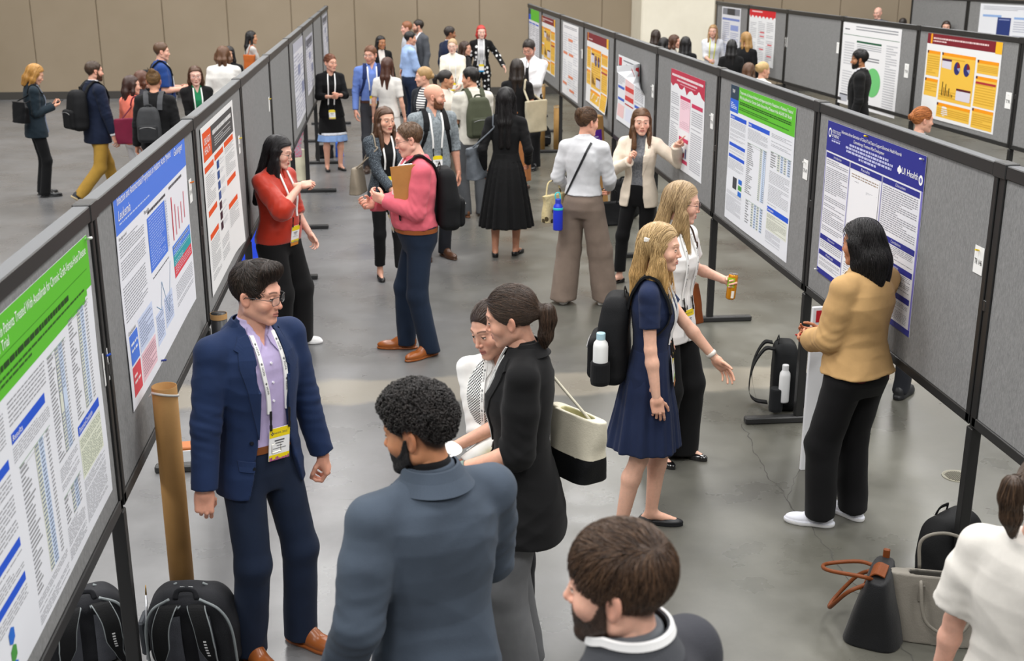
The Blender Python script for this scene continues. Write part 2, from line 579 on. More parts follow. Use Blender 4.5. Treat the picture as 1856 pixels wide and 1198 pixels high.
# ------------------------------------------------------------------ hands (wrist at origin, fingers +y, palm faces -z, thumb at -x: a right hand)
POSES = {
    'relax': dict(c=[(18, 28, 18), (26, 34, 20), (32, 38, 22), (38, 40, 24)], th=(0.35, 0.30)),
    'fist':  dict(c=[(72, 92, 55), (78, 95, 55), (80, 95, 55), (82, 92, 55)], th=(0.95, 0.9)),
    'loosefist': dict(c=[(45, 62, 30), (55, 70, 35), (62, 74, 36), (66, 74, 36)], th=(0.8, 0.6)),
    'point': dict(c=[(2, 6, 4), (70, 90, 50), (76, 92, 52), (80, 92, 52)], th=(0.85, 0.8)),
    'grip':  dict(c=[(38, 48, 28), (40, 50, 30), (44, 50, 30), (48, 50, 30)], th=(0.95, 0.35)),
    'flat':  dict(c=[(4, 10, 6), (4, 8, 5), (5, 10, 6), (8, 12, 8)], th=(0.25, 0.15)),
    'open':  dict(c=[(10, 18, 10), (12, 20, 12), (16, 22, 12), (20, 24, 14)], th=(0.15, 0.1)),
    'pinch': dict(c=[(50, 45, 20), (40, 42, 22), (30, 36, 20), (24, 30, 18)], th=(0.95, 0.25)),
}
HANDS = {}
def hand_mesh(pose, res):
    k = (pose, res)
    if k in HANDS: return HANDS[k]
    p = POSES[pose]
    base = [(-0.029, 0.092, 0.002), (-0.0095, 0.097, 0.004), (0.0105, 0.092, 0.003), (0.0285, 0.082, 0.0)]
    lens = [(0.043, 0.025, 0.021), (0.047, 0.029, 0.023), (0.043, 0.027, 0.022), (0.034, 0.020, 0.019)]
    rad = [0.0088, 0.0090, 0.0085, 0.0076]
    segs = []
    for i in range(4):
        a = 0.0; q = np.array(base[i]); sp = (-0.10, -0.02, 0.05, 0.13)[i] * (1 if p['c'][i][0] < 40 else 0.3)
        for j in range(3):
            a += math.radians(p['c'][i][j])
            d = np.array([math.sin(sp) * math.cos(a), math.cos(sp) * math.cos(a), -math.sin(a)])
            e = q + d * lens[i][j]
            segs.append((i, q, e, rad[i] * (1 - 0.08 * j), rad[i] * (1 - 0.08 * (j + 1))))
            q = e
    opp, bend = p['th']
    t0 = np.array([-0.022, 0.026, -0.006])
    d1 = np.array([-0.78 + 0.42 * opp, 0.62, -0.10 - 0.75 * opp]); d1 /= np.linalg.norm(d1)
    t1 = t0 + d1 * 0.043
    d2 = d1 + np.array([0.55 * bend, 0.45, -0.25 * bend]); d2 /= np.linalg.norm(d2)
    t2 = t1 + d2 * 0.032
    d3 = d2 + np.array([0.75 * bend, 0.15, -0.1 * bend]); d3 /= np.linalg.norm(d3)
    t3 = t2 + d3 * 0.024
    def f(P):
        d = rbox(P, (0.0, 0.052, 0), (0.039, 0.046, 0.0145), 0.0135)
        d = smin(d, cone(P, (0, -0.05, 0), (0, 0.02, 0), 0.026, 0.025), 0.022)
        d = smin(d, ell(P, (-0.022, 0.040, -0.010), (0.018, 0.030, 0.015)), 0.012)
        d = smin(d, ell(P, (0.026, 0.040, -0.008), (0.014, 0.034, 0.012)), 0.012)
        for i in range(4):
            fd = None
            for (m, a, b, ra, rb) in segs:
                if m != i: continue
                s = cone(P, a, b, ra, rb)
                fd = s if fd is None else smin(fd, s, 0.003)
            fd = smin(fd, sph(P, base[i], rad[i] * 1.15), 0.006)
            d = smin(d, fd, 0.0035)
        td = smin(cone(P, t0, t1, 0.0125, 0.0105), cone(P, t1, t2, 0.0104, 0.0092), 0.003)
        td = smin(td, cone(P, t2, t3, 0.0092, 0.0078), 0.003)
        return smin(d, td, 0.007)
    HANDS[k] = surface(f, (-0.11, -0.07, -0.11), (0.075, 0.21, 0.045), res)
    return HANDS[k]
# ------------------------------------------------------------------ hair
def zl(y, kind):
    if kind == 'm':
        return np.interp(y, [-.12, -.07, -.045, -.030, .004, .012, .030, .044, .056, .064, .10], [-.082, -.078, -.050, .016, .016, -.022, .000, .030, .050, .064, .074])
    if kind == 'fade':
        return np.interp(y, [-.12, -.07, -.045, -.030, .004, .012, .030, .044, .056, .064, .10], [-.030, -.022, .010, .026, .026, .010, .026, .040, .056, .066, .076])
    if kind == 'rec':
        return np.interp(y, [-.12, -.07, -.045, -.030, .004, .012, .020, .030, .05, .10], [-.080, -.075, -.048, .014, .014, -.015, .020, .060, .112, .14])
    return np.interp(y, [-.12, -.075, -.045, -.030, .012, .022, .040, .052, .064, .10], [-.086, -.080, -.045, .012, .010, -.012, .016, .042, .068, .078])
YC_Z = [-.6, -.12, -.05, .0, .04, .066, .085, .15]
YC_Y = [.050, .034, .024, .022, .038, .066, .100, .22]

def hair_funcs(h):
    """returns (cut sdf, loose sdf, flow)"""
    st = h['style']; L = h.get('len', 0.3); th = h.get('thick', 0.0); wv = h.get('wave', 0.0)
    fo = Fold(h.get('seed', 3), (26, 26, 8)); fw = Fold(h.get('seed', 3) + 9, (30, 30, 60))
    crown = A3(0, -0.045, 0.13)
    if st in ('short', 'quiff', 'crop', 'rec', 'curly'):
        kind = {'rec': 'rec', 'curly': 'fade' if h.get('fade') else 'm'}.get(st, 'm')
        if st == 'short': base = lambda P: ell(P, (0, -.018, .038 + th), (.0815, .1035, .0925))
        elif st == 'quiff':
            base = lambda P: smin(smin(ell(P, (0, -.018, .040), (.0815, .1035, .092)), ell(P, (0, .022, .100), (.060, .060, .036)), .03), cone(P, (-.036, .058, .108), (.034, .058, .112), .018, .020), .03)
        elif st in ('crop', 'rec'): base = lambda P: ell(P, (0, -.020, .031), (.0785, .0998, .0885))
        else:
            base = lambda P: smin(smin(ell(P, (0, -.008, .060), (.079, .097, .076)), ell(P, (0, -.066, .034), (.066, .050, .070)), .03), ell(P, (0, -.02, .031), (.0768, .0985, .087)), .01) - .004 * fw(P * 2.2)
        def cut(P): return smax(base(P), (zl(P[:, 1], kind) - P[:, 2]) * .75, .006)
        if st == 'quiff':
            def flow(P):
                v = P - crown; v = v * A3(.6, 1, .6)
                fr = np.clip((P[:, 1] - .0) / .05, 0, 1) * np.clip((P[:, 2] - .06) / .03, 0, 1)
                v = v / (length(v)[:, None] + 1e-6)
                f2 = (np.clip((P[:, 1] - .010) / .03, 0, 1) * np.clip((P[:, 2] - .018) / .03, 0, 1))[:, None]
                return v * (1 - f2) + f2 * A3(0, -.35, 1.0)
        elif st == 'short' and h.get('swept'):
            def flow(P):
                v = (P - crown) * A3(1, -1.0, .8); top = np.clip((P[:, 2] - .05) / .04, 0, 1)[:, None]
                return v / (length(v)[:, None] + 1e-6) * (1 - top) + top * A3(.35, -1, .1) + A3(0, -.3, -.6) * (1 - top)
        else:
            def flow(P):
                v = P - crown; v = v / (length(v)[:, None] + 1e-6) + A3(0, .15, -.1)
                m = np.clip((P[:, 2] - .07) / .04, 0, 1)[:, None] if st == 'short' else 0
                a = .5 + .35 * np.sin(P[:, 0] * 60 + 3)[:, None] * np.sin(P[:, 1] * 45)[:, None]
                return v * (1 - m) + m * np.concatenate([a * .9, np.ones_like(a), a * 0], 1)
        return cut, base, flow
    # women's styles
    if st in ('pony', 'bun', 'clip'):
        ty = h.get('tie', (0, -.122, .030))
        def base(P):
            d = ell(P, (0, -.021, .034), (.0805, .1025, .0925))
            if st == 'pony':
                d = smin(d, ell(P, (ty[0], ty[1] + .012, ty[2]), (.03, .03, .03)), .02)
            return d - .0012 * fo(P)
        def tail(P):
            x0 = A3(*ty)
            if st == 'pony':
                d = sph(P, x0 + A3(0, -.012, 0), .017)
                g2 = A3(*h.get('grav', (0, 0, -1))); o2 = A3(0, -1, 0)
                pts = [x0 + o2 * .012, x0 + o2 * .036 + g2 * .010, x0 + o2 * .040 + g2 * .045, x0 + o2 * .030 + g2 * (.05 + L * .5), x0 + o2 * .016 + g2 * (.05 + L)]
                r = [.013, .027, .030, .026, .010]
                for i in range(4): d = smin(d, cone(P, pts[i], pts[i + 1], r[i], r[i + 1]), .015)
            elif st == 'bun':
                d = ell(P, x0, (.038, .032, .036)) - .005 * fw(P * 3)
            else:
                d = smin(ell(P, x0 + A3(0, .01, 0), (.050, .040, .055)), ell(P, x0 + A3(.01, -.01, .03), (.03, .03, .035)), .02) - .004 * fw(P * 2)
            return d
        def cut(P):
            d = smax(base(P), (zl(P[:, 1], 'f') - P[:, 2]) * .75, .006)
            return smin(d, tail(P), .012)
        def loose(P): return smin(base(P), tail(P), .012)
        def flow(P):
            t = A3(*ty) - P; ln = length(t)[:, None]
            behind = (P[:, 1] < ty[1] - .004)[:, None]
            return np.where(behind, A3(*h.get('grav', (0, -.05, -1.0))) if st == 'pony' else np.cross(P - A3(*ty), A3(0, 1, 0)) * 20, t / (ln + 1e-6))
        return cut, loose, flow
    # hanging hair: long, bob
    part = h.get('part', 0.012); spread = h.get('spread', 0.0); half = h.get('half', False)
    fr = h.get('front', 0.0)
    def base(P):
        X = P.copy(); X[:, 0] = np.abs(X[:, 0])
        d = ell(X, (0, -.022, .034), (.0865 + th, .106 + th, .0945 + th))
        w = .0765 + th
        d = smin(d, cone(X, (w, -.012, .012), (w + .004 + spread * .5, -.020, -L * .45), .020 + th, .026 + th), .03)
        d = smin(d, cone(X, (w + .004 + spread * .5, -.020, -L * .45), (w - .012 + spread, -.030 + fr * .4, -L), .026 + th, .018), .02)
        d = smin(d, cone(X, (.030, -.088, .0), (.036, -.098, -L * .5), .036, .040), .03)
        d = smin(d, cone(X, (.036, -.098, -L * .5), (.034, -.095, -L * 1.0), .040, .026), .02)
        if h.get('full'): d = smin(d, ell(X, (0, -.060, -L * .45), (.104, .078, L * .55)), .03)
        if fr > 0:
            d = smin(d, cone(X, (w, .018, -.06), (.070, .070 + fr * .3, -L * .85), .022, .020), .03)
        return d - (.0022 * fo(P) + wv * fw(P * A3(.5, .5, .55)))
    def cut(P):
        yc = np.interp(P[:, 2], YC_Z, YC_Y) + np.where(P[:, 2] < -.09, fr, 0) + .010 * np.clip(P[:, 2] - .05, 0, 1) * 0
        yc = yc + np.abs(P[:, 0]) * np.where(P[:, 2] > .03, -.25, .15)
        d = smax(base(P), (P[:, 1] - yc) * .8, .008)
        # inner space for the neck and shoulders
        inner = ell(P, (0, .035, -.20), (.056, .085, .115))
        return smax(d, -inner, .012)
    def flow(P):
        top = np.clip((P[:, 2] - .055) / .05, 0, 1)[:, None]
        sx = np.sign(P[:, 0] - part)[:, None]
        a = np.concatenate([sx * 1.0, -.35 * np.ones_like(sx), -.25 * np.ones_like(sx)], 1)
        bk = np.clip((P[:, 1] - .015) / .04, 0, 1) * np.clip((P[:, 2] + .03) / .05, 0, 1)
        b = np.stack([.30 * np.sin(P[:, 2] * 42 + P[:, 0] * 30) * (wv * 60), .25 * np.cos(P[:, 2] * 38 + P[:, 1] * 25) * (wv * 60) - .06, -np.ones(len(P))], 1)
        a[:, 1] -= 1.1 * bk; b[:, 1] -= 1.3 * bk; b[:, 0] += np.sign(P[:, 0]) * .6 * bk
        return a * top + b * (1 - top)
    return cut, base, flow

def strand_mesh(cut, loose, flow, V, Q, n, Ls, K, w, lift, seed, curl=False):
    g = np.random.default_rng(seed)
    tri = V[Q]
    ar = np.linalg.norm(np.cross(tri[:, 1] - tri[:, 0], tri[:, 3] - tri[:, 0]), axis=1)
    f = g.choice(len(Q), n, p=ar / ar.sum())
    uv = g.uniform(0, 1, (n, 2, 1))
    a = tri[f]
    P = (a[:, 0] * (1 - uv[:, 0]) + a[:, 1] * uv[:, 0]) * (1 - uv[:, 1]) + (a[:, 3] * (1 - uv[:, 0]) + a[:, 2] * uv[:, 0]) * uv[:, 1]
    P = P.astype(np.float32)
    N0 = grad(loose, P)
    ok = np.abs(loose(P)) < .006
    P, N0 = P[ok], N0[ok]; n = len(P)
    Ln = (Ls * g.uniform(.6, 1.25, n))[:, None]
    pts = []; nor = []
    if curl:
        t = flow(P); t -= N0 * (t * N0).sum(1)[:, None]; t /= np.linalg.norm(t, axis=1)[:, None] + 1e-6
        th = g.uniform(0, 6.28, n)[:, None]
        sd = np.cross(N0, t)
        e1 = t * np.cos(th) + sd * np.sin(th); e2 = np.cross(N0, e1)
        r = g.uniform(.0042, .0085, n)[:, None]
        turns = g.uniform(1.0, 1.7, n)[:, None] * 6.28; p0 = g.uniform(0, 6.28, n)[:, None]
        for k in range(K):
            u = k / (K - 1)
            ang = p0 + turns * u
            rr = r * (1 - .45 * u)
            c = P + N0 * (.003 + .010 * np.sin(np.pi * u)) + e1 * (u - .5) * .010
            q = c + rr * (e1 * np.cos(ang) + (N0 * .55 + e2 * .7) * np.sin(ang))
            pts.append(q); nor.append(N0)
    else:
        X = P.copy()
        jit = g.normal(0, .10, (n, 3)).astype(np.float32)
        for k in range(K):
            u = k / (K - 1)
            N = grad(loose, X) if k else N0
            pts.append(X + N * (lift * (.25 + u * g.uniform(.6, 1.0, n)[:, None]))); nor.append(N)
            t = flow(X) + jit; t -= N * (t * N).sum(1)[:, None]; t /= np.linalg.norm(t, axis=1)[:, None] + 1e-6
            X = X + t * (Ln / (K - 1))
            X = X - grad(loose, X) * np.clip(loose(X), -.02, .02)[:, None] * .9
            X = X.astype(np.float32)
    pts = np.stack(pts, 1); nor = np.stack(nor, 1)
    T = np.gradient(pts, axis=1); T /= np.linalg.norm(T, axis=2)[..., None] + 1e-9
    S = np.cross(T, nor); S /= np.linalg.norm(S, axis=2)[..., None] + 1e-9
    U = np.cross(S, T)
    prof = np.sin(np.linspace(.25, np.pi * .96, K)) ** .5
    ww = (w * g.uniform(.7, 1.3, n))[:, None, None] * prof[None, :, None]
    ring = np.stack([pts + U * ww * .7, pts - S * ww, pts + S * ww], 2)
    VV = ring.reshape(-1, 3)
    base = (np.arange(n) * K * 3)[:, None, None, None] + (np.arange(K - 1) * 3)[None, :, None, None]
    j = np.arange(3)[None, None, :, None]; j2 = (j + 1) % 3
    q = np.concatenate([base + j, base + j2, base + 3 + j2, base + 3 + j], 3).reshape(-1, 4)
    sh = np.repeat(g.uniform(0, 1, n), K * 3)
    return VV, q, sh, np.repeat(g.integers(0, 2, n), K * 3)

HAIRS = {}
def hair_mesh(h, res, ns):
    key = tuple(sorted((k, str(v)) for k, v in h.items() if k not in ('c', 'c2', 'tip'))) + (res, ns)
    if key not in HAIRS:
        cut, loose, flow = hair_funcs(h)
        L = h.get('len', .3)
        V, Q = surface(cut, (-.19, -.27, -.24 - max(L, .1) * 1.05), (.19, .17, .20), res)
        sh = np.full(len(V), .35)
        parts = [(V, Q, sh, np.zeros(len(V)))]
        st = h['style']
        if ns:
            Ls = {'short': .045, 'quiff': .042, 'crop': .02, 'rec': .02, 'curly': .02, 'pony': .10, 'bun': .08, 'clip': .08}.get(st, .14)
            if st == 'curly': 
                parts.append(strand_mesh(cut, loose, flow, V, Q, ns, Ls, 12, .0017, 0, 5, True))
            else:
                parts.append(strand_mesh(cut, loose, flow, V, Q, ns, Ls * h.get('sl', 1), 7, h.get('sw', .0016), h.get('lift', .003), 5))
        off = 0; VV = []; QQ = []; SS = []; TT = []
        for (a, b, c, d) in parts:
            VV.append(a); QQ.append(b + off); SS.append(c); TT.append(d); off += len(a)
        HAIRS[key] = (np.concatenate(VV).astype(np.float32), np.concatenate(QQ).astype(np.int32), np.concatenate(SS), np.concatenate(TT))
    V, Q, sh, alt = HAIRS[key]
    c1 = np.array(lin(h['c'])); c2 = np.array(lin(h.get('c2', h['c'])))
    m = (sh * .8 + .1)[:, None]
    C = (c1 * (1 - m) + c2 * m) * (.8 + .45 * sh[:, None])
    if 'tip' in h:
        t = np.clip((.04 - V[:, 2]) / .30, 0, 1)[:, None]
        C = C * (1 - t) + np.array(lin(h['tip'])) * (.8 + .45 * sh[:, None]) * t
    return V, Q, C

# ------------------------------------------------------------------ people
class Sk: pass
#            t      w     front  back
TORSO = {'m': [(-.13, .130, .085, .095), (-.05, .158, .100, .125), (.03, .160, .104, .128), (.10, .152, .106, .112), (.17, .145, .108, .100), (.25, .150, .112, .102), (.33, .163, .118, .115), (.41, .168, .118, .122), (.47, .158, .104, .114), (.52, .118, .082, .098), (.56, .070, .062, .078), (.60, .052, .052, .062)],
         'f': [(-.13, .135, .080, .095), (-.05, .166, .098, .128), (.03, .164, .102, .126), (.10, .146, .098, .100), (.17, .126, .092, .086), (.25, .128, .096, .088), (.33, .140, .122, .100), (.39, .146, .120, .106), (.46, .136, .088, .100), (.52, .098, .068, .086), (.56, .060, .054, .068), (.60, .045, .045, .055)]}
def ik(a, b, l1, l2, pole):
    d = b - a; L = np.linalg.norm(d)
    if L > (l1 + l2) * .999:
        b = a + d / L * (l1 + l2) * .999; d = b - a; L = np.linalg.norm(d)
    u = d / L
    x = (l1 * l1 - l2 * l2 + L * L) / (2 * L)
    hh = math.sqrt(max(l1 * l1 - x * x, 0))
    p = np.asarray(pole, float); p = p - u * (p @ u); p /= np.linalg.norm(p) + 1e-9
    return a + u * x + p * hh, b

def skeleton(p):
    k = Sk(); s = p['H'] / 1.76; k.s = s; sex = p['sex']; k.sex = sex
    bw = p.get('build', 1.0); k.bw = bw
    k.pel = np.array([0, p.get('pely', 0.0), .93]) * s + np.array([0, 0, p.get('drop', 0.0)])
    ln = math.radians(p.get('lean', 0)); sd = math.radians(p.get('side', 0))
    k.u = np.array([math.sin(sd), math.sin(ln), math.cos(ln) * math.cos(sd)]); k.u /= np.linalg.norm(k.u)
    tw = math.radians(p.get('twist', 0))
    k.r = np.array([math.cos(tw), math.sin(tw), 0]); k.r -= k.u * (k.r @ k.u); k.r /= np.linalg.norm(k.r)
    k.f = np.cross(k.u, k.r)
    k.M = np.stack([k.r, k.f, k.u], 1)      # torso frame -> local
    k.nb = k.pel + k.u * .578 * s
    T = np.array(TORSO[sex]); k.T = T[:, 0] * s
    belly = p.get('belly', 0.0)
    wid = T[:, 1] * s * (1 + (bw - 1) * np.where(T[:, 0] < .5, 1, .4))
    bl = np.exp(-((T[:, 0] - .13) / .14) ** 2)
    k.W = wid + bl * belly * .5; k.DF = T[:, 2] * s * (1 + (bw - 1) * .8) + bl * belly; k.DB = T[:, 3] * s * (1 + (bw - 1) * .6)
    sw = (.184 if sex == 'm' else .162) * s * (1 + (bw - 1) * .6)
    k.sh = {}; k.el = {}; k.wr = {}; k.fd = {}
    for sd_, sg in (('R', 1), ('L', -1)):
        a = p.get(sd_, {})
        k.sh[sd_] = k.pel + k.M @ np.array([sg * sw, a.get('shf', -.008) * s, (.488 + a.get('shu', 0)) * s])
        to = np.array(a.get('to', (sg * .245 * (1 + (bw - 1) * .7), .04, .885)), float) * s
        k.el[sd_], k.wr[sd_] = ik(k.sh[sd_], to, .285 * s, .262 * s, a.get('pole', (sg * .35, -1, -.25)))
        k.fd[sd_] = (k.wr[sd_] - k.el[sd_]) / np.linalg.norm(k.wr[sd_] - k.el[sd_])
    k.hp = {}; k.kn = {}; k.an = {}; k.fy = {}; k.fz = {}
    feet = p.get('feet', {})
    for sd_, sg in (('R', 1), ('L', -1)):
        fx = feet.get(sd_, (sg * .105, 0.0, sg * 10))
        k.fz[sd_] = fx[3] if len(fx) > 3 else 0.0
        k.hp[sd_] = k.pel + np.array([sg * .088 * s * (1 + (bw - 1) * .7), 0, -.03 * s])
        an = np.array([fx[0] * s, fx[1] * s, .085 * s + k.fz[sd_]])
        k.kn[sd_], k.an[sd_] = ik(k.hp[sd_], an, .418 * s, .408 * s, (sg * .12 + math.sin(math.radians(fx[2])) * .5, 1, 0))
        k.fy[sd_] = math.radians(fx[2])
    rel = math.radians(p.get('face', 0) - p.get('look', p.get('face', 0)))
    pt = math.radians(p.get('pitch', 5)); rl = math.radians(p.get('roll', 0))
    Rz = np.array(Matrix.Rotation(rel, 3, 'Z')); Rx = np.array(Matrix.Rotation(-pt, 3, 'X')); Ry = np.array(Matrix.Rotation(rl, 3, 'Y'))
    k.HR = Rz @ Rx @ Ry
    k.hs = (s ** .5) * p.get('hs', 1.0)
    piv = k.nb + k.u * .045 * s + k.f * .008
    k.hc = piv + k.HR @ (np.array([0, .020, .090]) * k.hs)
    k.piv = piv
    return k

def tcoord(P, k):
    q = P - k.pel.astype(np.float32)
    return q @ k.M.astype(np.float32)

def torso_sdf(P, k, off, ext=None, tmax=.62, tmin=None, n=2.3, add=None):
    q = tcoord(P, k)
    T, W, DF, DB = k.T, k.W, k.DF, k.DB
    if ext is not None:                     # profile below the waist replaced: [(t, w, front, back)]
        e = np.array(ext) * k.s
        keep = T > e[:, 0].max() + .01
        T = np.concatenate([e[:, 0], T[keep]]); W = np.concatenate([e[:, 1] * k.bw, W[keep]])
        DF = np.concatenate([e[:, 2] * k.bw, DF[keep]]); DB = np.concatenate([e[:, 3] * k.bw, DB[keep]])
    t = q[:, 2]
    w = np.interp(t, T, W) + off
    d = np.where(q[:, 1] > 0, np.interp(t, T, DF), np.interp(t, T, DB)) + off
    if add is not None:
        m = add(q); w = w + m; d = d + m
    kk = (np.abs(q[:, 0] / w) ** n + np.abs(q[:, 1] / d) ** n) ** (1 / n)
    dist = (kk - 1) * np.minimum(w, d)
    lo = T[0] if tmin is None else tmin * k.s
    return np.maximum(dist, np.maximum(t - tmax * k.s, lo - t)), q

def top_sdf(P, k, g, arms=True):
    off = g.get('off', .012); s = k.s
    d, q = torso_sdf(P, k, off, g.get('ext'), tmax=g.get('tmax', .585), n=g.get('n', 2.3), add=g.get('add'))
    for sd, sg in (('R', 1), ('L', -1)):
        if g.get('noshoulder'): continue
        a = k.pel + k.M @ (np.array([sg * .045, -.012, .545]) * s)
        b = k.sh[sd] + k.u * (g.get('pad', .0))
        c = cone(P, a, b, .030 * s + off * .7, (.050 if k.sex == 'm' else .042) * s * (1 + (k.bw - 1) * .6) + off)
        d = smin(d, c, .035)
    if g.get('collar'):
        ch, cr = g['collar']
        ax = (k.hc - k.nb); ax = ax / np.linalg.norm(ax)
        nr = (.054 if k.sex == 'm' else .047) * s
        d = smin(d, cone(P, k.nb - k.u * .045 * s, k.nb + (k.u * .5 + ax * .5) * ch, nr + cr + .018, nr + cr, flat=True), .012)
    fold = g.get('_fold')
    if fold is None:
        fold = g['_fold'] = (Fold(g.get('seed', 1), (15, 15, 15)), Fold(g.get('seed', 1) + 5, (27, 27, 30)))
    amp = g.get('amp', .0035) * np.clip((.54 * s - q[:, 2]) / (.07 * s), .12, 1)
    if 'open' in g:
        op = np.array(g['open'])
        hw = np.interp(q[:, 2] / s, op[:, 0], op[:, 1]) * s
        xc = np.interp(q[:, 2] / s, op[:, 0], op[:, 2]) * s if op.shape[1] > 2 else 0
        cut = np.maximum(np.abs(q[:, 0] - xc) - hw, .012 - q[:, 1])
        d = smax(d, -cut, .006)
    hem = g.get('hem', -.04) * s
    hemc = hem - q[:, 2] + g.get('hemdip', 0) * np.abs(q[:, 0])
    d = smax(d, hemc, .008)
    if arms:
        sl = g.get('sl', 1.0); sr = np.array(g.get('sr', (.056, .050, .040))) * s * (1 + (k.bw - 1) * .5) * (1 if k.sex == 'm' else .88) + off * .6
        for sd in 'RL':
            l = g.get('sl' + sd, sl)
            if l <= 0: continue
            sh, el, wr = k.sh[sd], k.el[sd], k.wr[sd]
            ub = sh + (el - sh) * min(l * 2, 1)
            # rings of cloth gathered at the elbow
            vv = P - el.astype(np.float32)
            near = np.exp(-(length(vv) / .11) ** 2)
            ru = sr[0] + (sr[1] - sr[0]) * min(l * 2, 1)
            r0 = min(sr[0], (.050 if k.sex == 'm' else .042) * s * (1 + (k.bw - 1) * .6) + off * .8 + .004)
            mid = sh + (ub - sh) * .4
            a = smin(cone(P, sh, mid, r0, sr[0]), cone(P, mid, ub, sr[0], ru, flat=l < .5), .01)
            if l > .5:
                fb = el + (wr - el) * min((l - .5) * 2, 1.04)
                a = smin(a, cone(P, el, fb, sr[1], sr[1] + (sr[2] - sr[1]) * (l - .5) * 2, flat=True), .022)
            a = a - near * amp * .45 * np.sin((vv @ ((wr - sh) / (np.linalg.norm(wr - sh) + 1e-6)).astype(np.float32)) * 150 + 6 * vv[:, 0] * 8)
            d = smin(d, a, .018)
    d = d - amp * (fold[0](P) * .9 + fold[1].ridge(P) * .9)
    return d

def legs_sdf(P, k, g):
    s = k.s; off = g.get('off', .014)
    d, q = torso_sdf(P, k, off, None, tmax=g.get('waist', .10), n=2.2)
    r = np.array(g.get('r', (.092, .068, .062))) * s * (1 + (k.bw - 1) * .6)
    fold = g.get('_fold')
    if fold is None: fold = g['_fold'] = (Fold(g.get('seed', 2), (10, 10, 16)), Fold(g.get('seed', 2) + 3, (18, 18, 36)))
    out = d
    for sd in 'RL':
        hp, kn, an = k.hp[sd], k.kn[sd], k.an[sd]
        end = an + (an - kn) / np.linalg.norm(an - kn) * (.06 * s)
        top = hp + np.array([0, 0, -.03 * s])
        l = smin(cone(P, top, kn, r[0], r[1]), cone(P, kn, end, r[1], r[2]), .03)
        hz = g.get('hem', .035) * s + k.fz[sd]
        ax = (an - kn) / np.linalg.norm(an - kn)
        if k.fz[sd] > .02: l = smax(l, (P - (an + ax * .04).astype(np.float32)) @ ax.astype(np.float32), .004)
        else: l = smax(l, hz - P[:, 2], .004)
        out = smin(out, l, .022)
    a = g.get('amp', .0035)
    low = np.clip((.35 * s - P[:, 2]) / .3, 0, 1)
    out = out - a * (fold[0](P) * .8 + fold[1].ridge(P) * (.4 + 1.2 * low))
    return smax(out, q[:, 2] - g.get('waist', .10) * s, .004)

def skirt_sdf(P, k, g):
    q = tcoord(P, k); s = k.s
    pr = np.array(g['prof'])                # t, w, front, back
    t = q[:, 2] / s
    ang = np.arctan2(q[:, 0], q[:, 1])
    fl = np.interp(t, pr[:, 0], np.linspace(1, 0, len(pr))) if g.get('flute') else 0
    fm = (np.sin(ang * g.get('nf', 13) + 1.5 * np.sin(ang * 3 + .5)) + .5 * np.sin(ang * 23 + 2)) * g.get('flute', 0) * fl
    w = np.interp(t, pr[:, 0], pr[:, 1]) * s * k.bw + fm; dd = np.where(q[:, 1] > 0, np.interp(t, pr[:, 0], pr[:, 2]), np.interp(t, pr[:, 0], pr[:, 3])) * s * k.bw + fm
    kk = (np.abs(q[:, 0] / w) ** 2.1 + np.abs(q[:, 1] / dd) ** 2.1) ** (1 / 2.1)
    d = (kk - 1) * np.minimum(w, dd)
    d = np.maximum(d, np.maximum(t - pr[-1, 0], pr[0, 0] - t) * s)
    inner = (kk - 1) * np.minimum(w, dd) + .040
    return smax(d, -np.maximum(inner, (t - pr[0, 0]) * s - .12), .004) if g.get('hollow', True) else d

